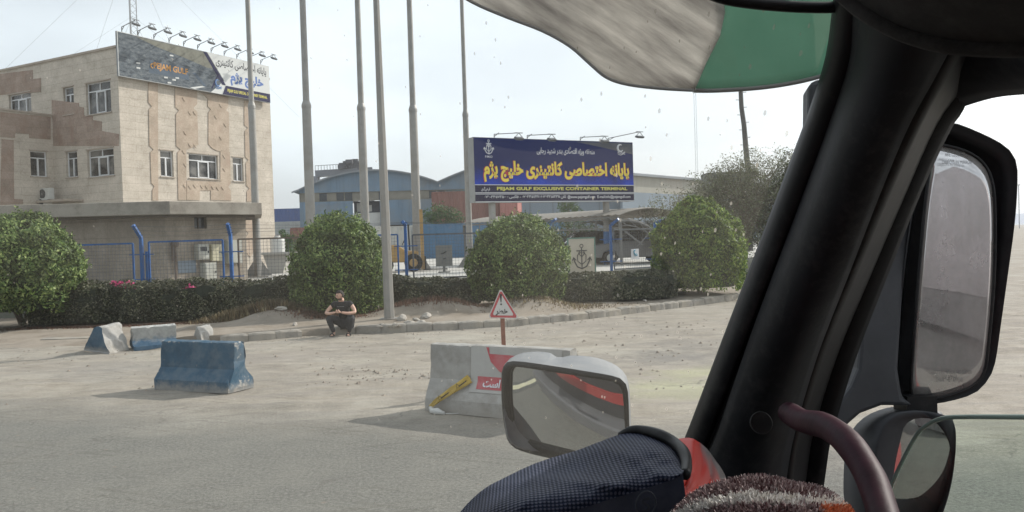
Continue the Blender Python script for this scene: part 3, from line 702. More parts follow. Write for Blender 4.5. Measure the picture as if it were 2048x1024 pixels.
# lattice mast and guys behind the tower
mx = at(265, 40, 62); m0 = Vector((mx.x, 62, YZ))
lm = thing('lattice_mast', m0, 'thin guyed lattice radio mast rising behind the office building', 'mast')
mb = MB(); r_ = .3; tri = [Vector((math.cos(t) * r_, math.sin(t) * r_, 0)) for t in (.3, 2.4, 4.5)]
for t in tri: mb.bar(m0 + t, m0 + t + Vector((0, 0, 27)), .05)
for k in range(54):
    for j in range(3): mb.bar(m0 + tri[j] + Vector((0, 0, k * .5)), m0 + tri[(j + 1) % 3] + Vector((0, 0, k * .5 + .5)), .022)
build(mb, 'lattice', mat('mast_steel', (.28, .29, .3), .5, .2, 2, metal=.3), lm)
mb = MB(); top = m0 + Vector((0, 0, 24))
for (x, y, zz) in ((-9, -6, 11.4), (-6.5, 3, 11.4), (7, -7, 11.5), (12, 1, 11.2)):
    mb.bar(top, m0 + Vector((x, y, zz)), .011)
    mb.bar(top - Vector((0, 0, 5)), m0 + Vector((x * .8, y, zz)), .011)
build(mb, 'guy_wire', MATS['mast_steel'], lm)

# ------------------------------------------------ flagpoles
polem = mat('galvanised', (.31, .305, .29), .55, .22, 1.3, metal=.25, dirt=(.25, .22, .18), dirt_amt=.5, dirt_scale=.7)
def pole_lab(s): return 'tall grey steel flagpole ' + s
def flagpole(px, py, D, rb_, hc, label):
    b = at(px, py, D); b.z = YZ; t = thing('flagpole', b, label, 'flagpole', 'steel flagpoles in the yard')
    mb = MB(); z = lambda h: b + Vector((0, 0, h))
    mb.tube([z(.04), z(hc)], [rb_, rb_ * .9], 20); mb.tube([z(hc + .22), z(24)], [rb_ * .66, rb_ * .5], 18); build(mb, 'pole', polem, t, smooth=True).modifiers.new('e', 'EDGE_SPLIT')
    mb = MB(); mb.tube([z(hc - .06), z(hc + .08), z(hc + .26)], [rb_ * .99, rb_ * .97, rb_ * .68], 20); build(mb, 'collar', polem, t)
    mb = MB(); mb.box(z(.03), (1.3, 1.3, .05)); build(mb, 'base_plate', polem, t)
    for k in range(4):
        d = Vector((math.cos(k * PI / 2 + .3), math.sin(k * PI / 2 + .3), 0)); mb = MB(); s = d.cross(Vector((0, 0, 1))) * .015
        mb.prism([z(.056) + d * rb_ - s, z(.056) + d * .62 - s, z(.75) + d * rb_ - s], s * 2); build(mb, 'gusset', polem, t)
HC = 7.75
flagpole(516, 548, 37.6, .175, HC, pole_lab('beside the right corner of the office building'))
flagpole(625, 547, 37.8, .225, HC, pole_lab('behind the left side of the bush by the sitting man'))
flagpole(734, 546, 39.2, .21, HC + .05, pole_lab('left of the near street lamp column'))
flagpole(837, 545, 40.2, .215, HC + .05, pole_lab('right of the near street lamp column, by the forklift'))
flagpole(941, 542, 42.6, .165, HC + .1, pole_lab('standing beside the left edge of the blue billboard'))

# near tapered square lamp column on the kerb side
b = gd(779, 640, .17); lc = thing('lamp_column', b, 'tapering eight sided steel street lamp column standing in rubble at the kerb', 'street lamp')
mb = MB(); mb.tube([b, b + Vector((-.02, 0, 3)), b + Vector((-.06, 0, 9.0))], [.145, .125, .085], 8); build(mb, 'column', mat('lamp_steel', (.30, .29, .27), .55, .25, 1.2, metal=.25, dirt=(.2, .17, .14)), lc)
mb = MB(); mb.box(b + Vector((0, 0, .03)), (.5, .45, .05)); build(mb, 'base_plate', MATS['lamp_steel'], lc)
mb = MB(); tp = b + Vector((-.06, 0, 9)); mb.tube([tp, tp + Vector((0, -.5, .5)), tp + Vector((0, -1.8, .7))], .05, 8); build(mb, 'arm', MATS['lamp_steel'], lc)
mb = MB(); mb.box(tp + Vector((0, -2.05, .68)), (.3, .7, .14)); build(mb, 'lamp_head', MATS['lamp_steel'], lc, bevel=.04)
# rubble
random.seed(11); rubm = mat('rubble', (.36, .33, .29), .9, .3, 5, bs=.5)
def rock(c, r, label, group='broken stones at the foot of the lamp column', name='stone', sc_=None, m=None):
    bm = bmesh.new(); bmesh.ops.create_icosphere(bm, subdivisions=2, radius=1)
    s = sc_ or (random.uniform(.8, 1.4), random.uniform(.6, 1), random.uniform(.45, .75)); sd_ = random.uniform(0, 50); rt = Matrix.Rotation(random.uniform(0, 6), 3, 'Z') @ Matrix.Rotation(random.uniform(-.5, .5), 3, 'X')
    for v_ in bm.verts:
        k = 1 + .35 * noise.cell(v_.co * 1.6 + Vector((sd_, 0, 0))) * .6 + .2 * noise.noise(v_.co * 2 + Vector((sd_, 3, 0)))
        p = v_.co * k; v_.co = rt @ Vector((p.x * s[0] * r, p.y * s[1] * r, p.z * s[2] * r))
    me = bpy.data.meshes.new(name); bm.to_mesh(me); bm.free(); o = link(name, me, m or rubm); o.location = c; return tag(o, label, 'stone', group)
spots = [(764, 649, .07, 'small one directly in front of the lamp column'), (790, 650, .09, 'at the right foot of the lamp column'),
         (803, 640, .16, 'large pointed one right of the lamp column'), (818, 646, .12, 'dark squat one in the middle of the rubble heap'), (832, 640, .11, 'pale rounded one near the right end of the rubble heap'), (842, 645, .12, 'small pale one at the right end of the rubble heap'), (852, 636, .15, 'slanted slab alone at the far right of the rubble heap')]
for x, y, r_, l in spots:
    p = gd(x, y, .2); p.z = verge_z(p.x, p.y) + r_ * .25 if p.y > interp(KX, p.x) + .1 else .2; rock(p, r_, 'broken grey stone ' + l)
for x, y, r_, l in ((590, 650, .10, 'pale stone lying on the sand left of the sitting man'), (563, 638, .16, 'flat tan stone in the dry grass under the long left hedge'), (1290, 602, .09, 'small white stone under the right hedge')):
    p = gd(x, y, .2); p.z = verge_z(p.x, p.y) + r_ * .2; o = rock(p, r_, l); del o['group']

# ------------------------------------------------ main billboard
O2 = at(951, 404, 36); pr = at(1264, 408, 40); F2 = Frame(O2, (pr.x - O2.x, pr.y - O2.y, 0))
_, BH = F2.hit(954, 275); BW = F2.hit(1265, 300)[0]
bb = thing('billboard', F2.p(BW / 2, YZ - O2.z, -.3), 'large blue billboard on two posts with yellow Persian writing outlined in red', 'billboard')
mb = MB(); F2.box(mb, -.02, BW + .02, -.02, BH + .02, -.55, -.003); build(mb, 'box', mat('billboard_box', (.30, .31, .31), .6, .2, 2), bb)
def blue_mat():
    m, N, L, P = nm('blue_vinyl'); uv = N.new('ShaderNodeUVMap').outputs[0]; sp = N.new('ShaderNodeSeparateXYZ'); L.new(uv, sp.inputs[0])
    n = tex_noise(N, L, uv, .7, 4, .6); a = N.new('ShaderNodeMath'); a.operation = 'MULTIPLY_ADD'; L.new(n, a.inputs[0]); a.inputs[1].default_value = .9; 
    b_ = N.new('ShaderNodeMath'); b_.operation = 'DIVIDE'; L.new(sp.outputs[1], b_.inputs[0]); b_.inputs[1].default_value = BH; L.new(b_.outputs[0], a.inputs[2])
    c = ramp(N, L, a.outputs[0], [(.55, (.006, .07, .60)), (.8, (.008, .035, .33)), (1.0, (.015, .025, .11))]); L.new(c, P.inputs['Base Color']); P.inputs['Roughness'].default_value = .7; P.inputs['Specular IOR Level'].default_value = .12
    return m
T = lambda u, v: (BW * u, BH * v)
mb = MB(); F2.box(mb, 0, BW, BH * .268, BH, 0, .008); build(mb, 'blue_sheet', blue_mat(), bb, uvf=lambda v: F2.uv(v))
nav = mat('vinyl_navy', (.02, .02, .055), .8, .15, 1, spec=.1); mb = MB(); F2.box(mb, 0, BW, 0, BH * .262, 0, .008); build(mb, 'navy_band', nav, bb)
pale = mat('letter_white', (.62, .63, .66), .5, .05, 2)
mb = MB(); 
for v_ in (.262, .138, .118): F2.box(mb, 0, BW, BH * v_, BH * v_ + .03, .009, .014)
F2.box(mb, 0, BW, -.015, .02, .009, .014); build(mb, 'rule', pale, bb)
mb = MB(); F2.poly(mb, [T(.62, .985), T(.999, .985), T(.999, .80), T(.80, .90)], .009, .012); build(mb, 'sun_bleached_patch', mat('bleached', (.085, .09, .11), .5, .3, 1.5), bb)
red = mat('letter_red', (.5, .03, .04), .5, .1, 2); gold = mat('letter_gold', (.85, .66, .08), .5, .12, 3)
main = fa('پایانه اختصاصی کانتینری خلیج‌پژم'.replace('\u200c', ' '))
l1 = MB(); text(F2, main, BW * .048, BW * .974, BH * .303, BH * .657, .0125, l1, .07); build(l1, 'red_outline', red, bb)
l1 = MB(); text(F2, main, BW * .052, BW * .97, BH * .31, BH * .65, .02, l1, .045); build(l1, 'yellow_lettering', gold, bb)
l1 = MB(); text(F2, fa('منطقه ویژه اقتصادی بندر شهید رجایی'), BW * .37, BW * .74, BH * .755, BH * .875, .014, l1, .02)
text(F2, 'P.M.O', BW * .063, BW * .105, BH * .69, BH * .725, .014, l1, .02)
FAX = '۰۷۶-۳۳۵۷۴۵۰۰'; TEL = '۰۷۶۳۳۵۱۴۴۱۶/۰۷۶۳۳۵۱۴۳۱۱'
text(F2, FAX + ' : ' + fa('فاکس') + ' - ' + TEL, BW * .052, BW * .505, BH * .045, BH * .105, .014, l1, .015); text(F2, ':' + fa('تلفن'), BW * .51, BW * .545, BH * .04, BH * .105, .014, l1, .015)
text(F2, '@www.pejamgulf.com', BW * .555, BW * .735, BH * .035, BH * .10, .014, l1, .015); text(F2, 'E-mail:info@pejamgulf.com', BW * .75, BW * .975, BH * .035, BH * .10, .014, l1, .015)
text(F2, fa('فرهنگی'), BW * .035, BW * .085, BH * .165, BH * .235, .014, l1, .02)
build(l1, 'white_lettering', pale, bb)
l1 = MB(); text(F2, 'PEJAM GULF EXCLUSIVE CONTAINER TERMINAL', BW * .125, BW * .955, BH * .168, BH * .235, .014, l1, .035); build(l1, 'english_lettering', mat('letter_lime', (.66, .62, .12), .5, .05, 2), bb)
def anchor(F, a, b, s, c, r_, m, parent, name='anchor_emblem'):
    mb = MB(); q = lambda x, y: F.p(a + x * s, b + y * s, c)
    mb.tube([q(0, 1), q(0, -1)], r_, 5); mb.tube([q(-.5, .7), q(.5, .7)], r_, 5)
    for k in (-1, 1):
        mb.tube([q(0, -1), q(.45 * k, -.8), q(.72 * k, -.3), q(.8 * k, .05)], r_ * 1.1, 5); mb.tube([q(.95 * k, -.25), q(.8 * k, .08), q(.55 * k, -.2)], r_, 5)
        mb.tube([q(0, .1), q(.3 * k, .45), q(.15 * k, .75)], r_ * .8, 5); mb.tube([q(0, -.6), q(.4 * k, -.3), q(.42 * k, .3), q(.1 * k, .55)], r_ * .8, 5)
    mb.tube([q(math.sin(t) * .16, 1.15 + math.cos(t) * .16) for t in [x * PI / 5 for x in range(11)]], r_ * .7, 5)
    return build(mb, name, m, parent)
anchor(F2, BW * .085, BH * .845, .27, .012, .022, pale, bb); wave_logo(F2, BW * .915, BH * .86, .33, .014, 'wave_emblem', pale, bb)
for px, hz in ((984, 0), (1212, 1)):
    q = F2.hit(px, 412, -.3); p_ = F2.p(q[0], 0, -.3); pb = Vector((p_.x, p_.y, YZ))
    mb = MB(); mb.tube([pb + Vector((0, 0, 1.6)), Vector((p_.x, p_.y, O2.z - .03))], .16, 14); s_ = build(mb, 'post', polem, bb, smooth=True); s_.modifiers.new('e', 'EDGE_SPLIT')
    mb = MB(); mb.tube([pb, pb + Vector((0, 0, 1.598))], .17, 14); build(mb, 'post_base', mat('blue_paint', (.03, .12, .30), .45, .25, 3, dirt=(.1, .1, .1), dirt_amt=.4), bb)
for k, (px, L_) in enumerate(((990, 1.2), (1056, 1.2), (1162, 1.2), (1218, 1.5))):
    a = F2.hit(px, 285)[0]; u = F2.u; n = (F2.n + F2.u * (.75 if k < 3 else 1.5)).normalized()
    floodlight(F2.p(a, BH + .02, -.06), F2.u, n, L_, 'floodlight bracketed over the blue billboard, ' + ('leftmost of the four', 'second from the left', 'third from the left', 'rightmost, swung out past the edge')[k], 'floodlights on the blue billboard', h=.16, rise=(-.04 if k < 3 else .2))
# ------------------------------------------------ warehouse
blu = mat('sheet_blue', (.13, .20, .275), .55, .3, .5, bs=0, dirt=(.19, .19, .18), dirt_amt=.6, dirt_scale=.2, stretch=(2, 2, .12))
def corr_mat(name, c, pitch=.3, var=.2, rust=(.2, .12, .08), ra=.35, axis='H'):
    m, N, L, P = nm(name); uv = N.new('ShaderNodeUVMap').outputs[0]; sp = N.new('ShaderNodeSeparateXYZ'); L.new(uv, sp.inputs[0])
    n = tex_noise(N, L, uv, .5, 6, .65, (2.5, .4, 1)); n2 = tex_noise(N, L, uv, 1.3, 6, .7)
    col = ramp(N, L, n, [(.3, tuple(x * (1 - var) for x in c)), (.7, tuple(min(1, x * (1 + var * .6)) for x in c))])
    col = mixc(N, L, ramp(N, L, n2, [(.55, (0, 0, 0)), (.72, (ra,) * 3)]), col, rust); L.new(col, P.inputs['Base Color']); P.inputs['Roughness'].default_value = .55
    s = N.new('ShaderNodeMath'); s.operation = 'MULTIPLY'; s.inputs[1].default_value = 2 * PI / pitch; L.new(sp.outputs[0 if axis == 'H' else 1], s.inputs[0])
    q = N.new('ShaderNodeMath'); q.operation = 'SINE'; L.new(s.outputs[0], q.inputs[0]); bump(N, L, P, q.outputs[0], .6, .03); return m
FWh = Frame((at(598, 470, 112).x, 112, YZ), (1, .10, 0))
wh = thing('warehouse', FWh.O, 'long blue steel warehouse with arched roofs and a band of windows, behind the containers', 'warehouse')
hp = lambda x, y: FWh.hit(x, y)
L1 = hp(598, 380); PK = hp(755, 340); VL = hp(875, 364); PK2 = (VL[0] + (VL[0] - PK[0]) * 1.35, PK[1] + 1.2); E2 = (PK2[0] + 11.5, VL[1] + 2.2)
def arc(p, q, r_, n=10):   # quadratic through three points
    out = []
    for k in range(n * 2 + 1):
        t = k / (2 * n); x = p[0] + (r_[0] - p[0]) * t
        y = p[1] * (x - q[0]) * (x - r_[0]) / ((p[0] - q[0]) * (p[0] - r_[0])) + q[1] * (x - p[0]) * (x - r_[0]) / ((q[0] - p[0]) * (q[0] - r_[0])) + r_[1] * (x - p[0]) * (x - q[0]) / ((r_[0] - p[0]) * (r_[0] - q[0]))
        out.append((x, y))
    return out
roof1 = arc(L1, PK, VL); roof2 = arc(VL, PK2, E2)
yb1 = hp(700, 384)[1]; yb0 = hp(700, 402)[1]
mb = MB()
for rf in (roof1, roof2):
    for (x0, y0), (x1, y1) in zip(rf, rf[1:]): mb.quad(FWh.p(x0, yb1), FWh.p(x1, yb1), FWh.p(x1, y1), FWh.p(x0, y0))
X0, X1 = L1[0], E2[0]
ox0, ox1 = hp(706, 420)[0], hp(760, 420)[0]; oy0, oy1 = 0.0, yb0
mb.quad(FWh.p(X0, 0), FWh.p(ox0, 0), FWh.p(ox0, yb0), FWh.p(X0, yb0)); mb.quad(FWh.p(ox1, 0), FWh.p(X1, 0), FWh.p(X1, yb0), FWh.p(ox1, yb0))
back = -FWh.n * 60
mb.quad(FWh.p(X0, 0), FWh.p(X0, 0) + back, FWh.p(X0, L1[1]) + back, FWh.p(X0, L1[1]))
mb.quad(FWh.p(X1, 0), FWh.p(X1, 0) + back, FWh.p(X1, E2[1]) + back, FWh.p(X1, E2[1]))
mb.quad(FWh.p(ox0, 0, -2), FWh.p(ox1, 0, -2), FWh.p(ox1, yb0, -2), FWh.p(ox0, yb0, -2))
build(mb, 'wall', blu, wh, weld=False)
mb = MB()
for rf, ext in ((roof1, (-.9, 0)), (roof2, (0, .6))):
    pts_ = [(rf[0][0] + ext[0], rf[0][1] + ext[0] * .35)] * (1 if ext[0] else 0) + rf
    rows = [[FWh.p(x, y + .06, .7) for x, y in pts_], [FWh.p(x, y + .06, -60) for x, y in pts_]]; mb.grid(rows)
    rows = [[FWh.p(x, y - .16, .7) for x, y in pts_], [FWh.p(x, y + .06, .7) for x, y in pts_]]; mb.grid(rows)
build(mb, 'roof', mat('roof_sheet', (.20, .22, .24), .6, .2, .2), wh)
# window band: dark panes, dusty translucent sheets
random.seed(8); x = X0 + .3; kinds = [mat('band_tan', (.20, .19, .16), .7, .3, .5), mat('band_dark', (.035, .045, .055), .4, .3, 1), mat('band_teal', (.08, .13, .14), .5, .3, 1)]
mb = MB(); FWh.box(mb, X0, X1, yb0 + .001, yb1 - .001, -.3, -.2); build(mb, 'window_band', kinds[0], wh)
while x < X1 - 1.6:
    px_ = 598 + (x - X0) / (PK[0] - X0) * 157
    w_ = 1.15; kd = None
    if 633 < px_ < 650 or 666 < px_ < 692 or 740 < px_ < 762 or 792 < px_ < 800 or 812 < px_ < 820: kd = 1
    elif px_ > 842: kd = 1 if px_ < 880 else 2
    if kd:
        mb = MB(); FWh.box(mb, x + .08, x + w_ - .08, yb0 + .1, yb1 - .1, -.19, -.12); build(mb, 'window', kinds[kd], wh)
    x += w_
mb = MB(); a0, b1 = hp(706, 402); a1, b0 = hp(762, 423)
FWh.box(mb, ox0, ox1, b0, yb0 - .001, -1.9, -1.7); build(mb, 'loading_door', mat('door_dark', (.05, .06, .08), .6, .3, 1), wh)
mb = MB(); FWh.box(mb, ox0 + .4, ox0 + 1.8, b0 + .1, b0 + 1.3, -1.69, -1.6); FWh.box(mb, ox1 - 2.2, ox1 - 1.2, b0 + .1, b0 + 1.0, -1.69, -1.6); FWh.box(mb, ox0, ox1, .5, b0 - .1, -.9, -.6); build(mb, 'white_sheet', mat('off_white', (.5, .5, .48), .7, .15, 1), wh)
# side hall to the right, its long side running back
cA = at(1055, 400, 100); cB = at(1268, 293 + 62, 84); cC = at(1440, 380, 150)
F3 = Frame((at(1015, 430, 96).x, 96, YZ), (1, -.12, 0)); F4b = Frame((at(1245, 400, 92).x, 92, YZ), (.62, .78, 0))
hall = thing('storage_hall', F3.O, 'grey blue storage hall with a sloping roof edge, behind the billboard and carport', 'warehouse')
gb = mat('sheet_grey', (.17, .215, .26), .6, .15, .3, stretch=(1, 1, .2)); tl = mat('sheet_translucent', (.30, .29, .25), .6, .2, .6, stretch=(3, 3, .2))
a9 = F3.hit(1245, 400)[0]; hz = F4b.hit(1268, 352)[1]
mb = MB(); F3.poly(mb, [(0, 0), (a9, 0), (a9, hz), (a9 * .5, hz + 2.2), (0, hz)], -.2, 0); build(mb, 'gable_wall', gb, hall)
mb = MB()
for k in range(1, 5): F3.box(mb, a9 * k / 5 - .05, a9 * k / 5 + .05, 0, hz, .002, .08)
build(mb, 'seam', mat('seam', (.14, .17, .2), .6, .2, 1), hall)
la = 62; bz = hz * .77
mb = MB(); F4b.box(mb, .01, la, 0, bz, -.3, 0); build(mb, 'side_wall', gb, hall)
mb = MB(); F4b.box(mb, .01, la, bz + .002, hz, -.3, -.02); build(mb, 'translucent_band', tl, hall)
mb = MB(); F4b.box(mb, 16, 26, bz - 1.2, bz + .3, .002, .1); build(mb, 'window', kinds[1], hall)
mb = MB(); F4b.box(mb, -.5, la, hz + .002, hz + .25, -1, .5); q0 = F4b.p(-.5, hz + .2, .5); q1 = F4b.p(la, hz + .2, .5); mb.quad(q0, q1, q1 - F4b.n * 14 + Vector((0, 0, 2.2)), q0 - F4b.n * 14 + Vector((0, 0, 2.2))); build(mb, 'roof', MATS['roof_sheet'], hall)

# gantry crane top showing over the warehouse roof
g0 = at(640, 345, 210); cr = thing('gantry_crane', (g0.x, 210, YZ), 'dark gantry crane whose girder and machinery show above the warehouse roof', 'crane')
cm = mat('crane_steel', (.13, .14, .16), .6, .3, .3)
p0 = at(631, 348, 210); p1 = at(745, 341, 212); z1 = p0.z
mb = MB(); mb.bar(p0, p1, 2.5, 1.6); build(mb, 'girder', cm, cr)
mb = MB()
for k in range(13):
    t = p0.lerp(p1, k / 12 * .62) + Vector((0, 0, .8)); mb.bar(t, t + Vector((0, 0, 1.3)), .1)
mb.bar(p0 + Vector((0, 0, 2.1)), p0.lerp(p1, .62) + Vector((0, 0, 2.1)), .12); build(mb, 'railing', cm, cr)
random.seed(4); mb = MB(); 
for k in range(16):
    c = p0.lerp(p1, random.uniform(.44, .82)) + Vector((0, random.uniform(-2, 0), random.uniform(.8, 2.6))); mb.box(c, (random.uniform(.5, 1.8), 1.5, random.uniform(.4, 1.3)))
mb.box(p0.lerp(p1, .62) + Vector((0, 0, 1.2)), (6, 2, 1.4)); build(mb, 'machinery', mat('crane_dark', (.07, .07, .08), .6, .3, .5), cr)
mb = MB()
for c in (p0.lerp(p1, .02), p0.lerp(p1, .95)):
    for s in (-1.2, 1.2): mb.bar(c + Vector((0, s, -.8)), (c.x, c.y + s * 5, YZ), .9)
build(mb, 'leg', cm, cr)

# ------------------------------------------------ shipping containers
def container(px, py, D, yaw, z, L_, label, mt, cat='container', group='shipping containers in the yard', H=2.75, doors=True, side='L'):
    """near lower left corner at picture point; yaw turns the long side away"""
    o = at(px, py, D); o.z = z; u = Vector((math.cos(R(yaw)), math.sin(R(yaw)), 0)); F = Frame(o, u); t = thing('shipping_container', o, label, cat, group)
    W = 2.44; mb = MB(); n_ = int(L_ / .14); 
    def corr(Fr, a1):
        n_ = int(a1 / .14); rows = [[], []]
        for i in range(n_ + 1):
            c = (0, 0, -.035, -.035)[i % 4]; a = a1 * i / n_; rows[0].append(Fr.p(a, .1, c)); rows[1].append(Fr.p(a, H - .08, c))
        mb.grid(rows)
    corr(F, L_); FE = Frame(F.p(L_, 0), -F.n); corr(FE, W); FE2 = Frame(F.p(0, 0) - F.n * W, F.n); corr(FE2, W)
    mb.quad(F.p(0, H - .05, -.02), F.p(L_, H - .05, -.02), F.p(L_, H - .05, -W), F.p(0, H - .05, -W)); mb.quad(F.p(0, .1, -W), F.p(L_, .1, -W), F.p(L_, H, -W), F.p(0, H, -W))
    build(mb, 'panel', mt, t, weld=False, uvf=lambda v: F.uv(v))
    mb = MB()
    for zz in (.0, H - .12):
        F.box(mb, 0.0, L_, zz, zz + .13, -.05, .01); F.box(mb, -.01, .06, zz, zz + .13, -W, -.05); F.box(mb, L_ - .06, L_ + .01, zz, zz + .13, -W, -.05)
    for a in (0, L_): 
        for c in (0, -W + .05): F.box(mb, a - .04, a + .08 if a == 0 else a + .02, .131, H - .121, c - .1, c + .012)
    build(mb, 'frame', mt, t, weld=False, uvf=lambda v: F.uv(v)); return t
c_blue = corr_mat('paint_blue', (.055, .15, .27)); c_red = corr_mat('paint_red', (.21, .095, .08), var=.3); c_white = corr_mat('paint_white', (.52, .52, .49), var=.12)
c_navy = corr_mat('paint_navy', (.05, .09, .24)); c_grey = corr_mat('paint_grey', (.33, .34, .33))
container(834, 516, 66, 3, YZ, 12.2, 'long blue shipping container on the yard, behind the flagpoles right of the forklift', c_blue)
container(738, 516, 68, 8, YZ, 3.8, 'white ribbed shipping container behind the forklift and lamp column', c_white)
container(868, 520, 78, 4, YZ, 6.6, 'lower faded red shipping container, hidden behind the long blue one', c_red)
container(868, 520, 78, 4, YZ + 2.95, 6.6, 'faded red shipping container stacked high, left of the blue billboard', c_red, H=3.1)
container(1000, 447, 77, -10, YZ, 6.0, 'lower red and white striped container under the billboard', c_red)
container(1002, 447, 77, -10, YZ + 2.95, 1.6, 'red container end with pale ribs under the left part of the billboard', corr_mat('paint_redwhite', (.38, .15, .13), var=.1), H=2.6)
container(583, 520, 72, 5, YZ + .2, 3.2, 'dark red container just left of the round bush, below the warehouse corner', c_red, H=2.75)
for k, (l, m_) in enumerate((('bottom dull red container of the far stack left of the warehouse', c_red), ('pale grey container in the middle of the far stack left of the warehouse', c_grey), ('blue container on top of the far stack left of the warehouse', c_navy))):
    container(541, 480, 165, 2, YZ + 2.62 * k + 1.0, 6.1 - (.9 if k < 2 else 1.1) * 0, l, m_, H=2.6, group='far stack of containers')

# forklift
fo = at(806, 548, 38.6); fo.z = YZ; fk = thing('forklift', fo, 'yellow forklift truck parked between the near lamp column and a blue fence post', 'forklift', rz=R(8))
ylw = mat('machine_yellow', (.40, .25, .09), .5, .25, 3, dirt=(.2, .15, .1)); blk = MATS['black_plastic']; tyre = mat('tyre', (.02, .02, .02), .85, .3, 5)
def loc(mb, name, m, parent, **k): return build(mb, name, m, parent, local=True, **k)
mb = MB(); mb.prism([(-1.1, -.5, .45), (.75, -.5, .45), (.75, -.5, .95), (.2, -.5, .98), (-.2, -.5, 1.25), (-1.0, -.5, 1.3), (-1.25, -.5, .9)], (0, 1.0, 0)); loc(mb, 'body', ylw, fk, bevel=.05)
mb = MB()
for x in (-.95, .35):
    for y in (-.45, .45): mb.bar((x, y, 1.0 if x > 0 else 1.31), (x * .85 + .02, y, 2.15), .06)
mb.box((-.28, 0, 2.18), (1.3, 1.0, .05)); loc(mb, 'overhead_guard', blk, fk)
mb = MB()
for y in (-.3, .3): mb.bar((.95, y, .1), (.93, y, 2.9), .14, .1)
mb.bar((.94, -.3, 2.85), (.94, .3, 2.85), .1); mb.bar((.94, -.3, 1.6), (.94, .3, 1.6), .1); loc(mb, 'mast', ylw, fk)
for y in (-.25, .25):
    mb = MB(); mb.bar((1.03, y, .06), (1.03, y, .7), .12, .05); mb.bar((1.0, y, .08), (2.1, y, .06), .12, .04); loc(mb, 'fork', blk, fk)
for x, r_ in ((-.75, .33), (.5, .42)):
    for s in (-1, 1):
        mb = MB(); mb.cyl((x, s * .38, r_), (x, s * .62, r_), r_, r_, 24); wv = loc(mb, 'wheel', tyre, fk, bevel=.03)
        mb = MB(); mb.cyl((x, s * .6, r_), (x, s * .63, r_), r_ * .5, r_ * .45, 16); loc(mb, 'rim', ylw, wv)
mb = MB(); mb.box((-.35, 0, 1.2), (.45, .45, .12)); mb.box((-.55, 0, 1.5), (.1, .42, .5)); loc(mb, 'seat', blk, fk, bevel=.03)
mb = MB(); mb.tube([(-.0, 0, 1.25), (.12, 0, 1.5)], .02, 6); mb.tube([(.12 + math.sin(t) * .04, math.cos(t) * .17, 1.52 + math.sin(t) * .16) for t in [k * PI / 6 for k in range(13)]], .015, 5); loc(mb, 'steering_wheel', blk, fk)

# water tank, concrete bench-like slab, mesh board
wt = at(556, 510, 50); wt.z = YZ; t = thing('water_tank', wt, 'white ribbed plastic water tank beside the right wall of the office building', 'water tank')
mb = MB(); mb.tube([wt + Vector((0, 0, z)) for z in [k * .1 for k in range(19)] + [1.85, 1.95]], [.42 if k % 2 else .455 for k in range(19)] + [.3, .16], 20); build(mb, 'shell', mat('tank_white', (.55, .55, .53), .5, .1, 2), t, smooth=True)
mb = MB(); mb.cyl(wt + Vector((0, 0, 1.951)), wt + Vector((0, 0, 2.03)), .17, .17, 14); build(mb, 'lid', MATS['tank_white'], t)
bt = at(556, 526, 42); bt.z = YZ; t = thing('concrete_table', bt, 'concrete slab on a tapered pedestal in the yard, right of the office building', 'concrete table')
mb = MB(); mb.box(bt + Vector((0, 0, 1.02)), (1.95, 1.2, .12)); build(mb, 'slab', conc, t, bevel=.02)
mb = MB(); mb.prism([bt + Vector((-.35, -.4, 0)), bt + Vector((.35, -.4, 0)), bt + Vector((.62, -.4, .955)), bt + Vector((-.62, -.4, .955))], (0, .8, 0)); build(mb, 'pedestal', conc, t)
q = at(889, 548, 36); q.z = YZ; t = thing('notice_board', q, 'square grey board on a short post inside the fence, in front of the blue container', 'sign')
Fq = Frame(q, (1, 0, 0)); mb = MB(); Fq.box(mb, -.36, .36, .28, 1.2, -.03, .03); build(mb, 'board', mat('board_grey', (.16, .16, .15), .7, .25, 3), t)
mb = MB(); Fq.box(mb, -.05, .05, 0, .279, -.03, .03); Fq.box(mb, -.25, .25, 0, .05, -.2, .2); build(mb, 'post', MATS['board_grey'], t)
mb = MB(); mb.tube([Fq.p(-.12, .82, .035), Fq.p(.0, .86, .035), Fq.p(.12, .93, .035)], .025, 5); mb.tube([Fq.p(-.04, .6, .035), Fq.p(.08, .62, .035)], .02, 5); build(mb, 'marking', blk, t)

# ------------------------------------------------ mesh fence
fb = mat('fence_blue', (.02, .11, .33), .45, .3, 4, dirt=(.10, .09, .08), dirt_amt=.4, dirt_scale=3); fd = mat('fence_wire', (.10, .11, .13), .6, .3, 5)
f0 = at(283, 560, 28.1); fe = thing('mesh_fence', (f0.x, f0.y, YZ), 'welded mesh security fence in blue frames with cranked blue posts, around the yard', 'fence')
def fpt(px, D, z): 
    x = at(px, 500, D).x; return Vector((x, D, z))
def panel(x0, x1, D0, D1, ztop, mfr, z0=.98, step=.115):
    a = fpt(x0, D0, z0); b = fpt(x1, D1, z0); d = b - a; L_ = d.length; up = Vector((0, 0, ztop - z0)); mb = MB(); w_ = .055
    mb.bar(a, b, w_, w_); mb.bar(a + up, b + up, w_, w_); mb.bar(a, a + up, w_, w_, (0, 1, 0)); mb.bar(b, b + up, w_, w_, (0, 1, 0))
    fr = build(mb, 'panel_frame', mfr, fe); mb = MB(); n_ = int(L_ / step); 
    for k in range(1, n_): mb.bar(a + d * (k / n_), a + d * (k / n_) + up, .008, .008, (0, 1, 0))
    m_ = int(up.z / step)
    for k in range(1, m_): mb.bar(a + up * (k / m_), b + up * (k / m_), .008, .008)
    build(mb, 'mesh', fd, fr)
panel(60, 266, 28, 28.05, 2.54, fb); panel(298, 446, 28.2, 28.3, 2.57, fb); panel(477, 640, 28.35, 28.9, 2.57, mat('fence_brown', (.14, .11, .09), .6, .3, 4)); panel(650, 796, 29, 29.25, 2.57, fb)
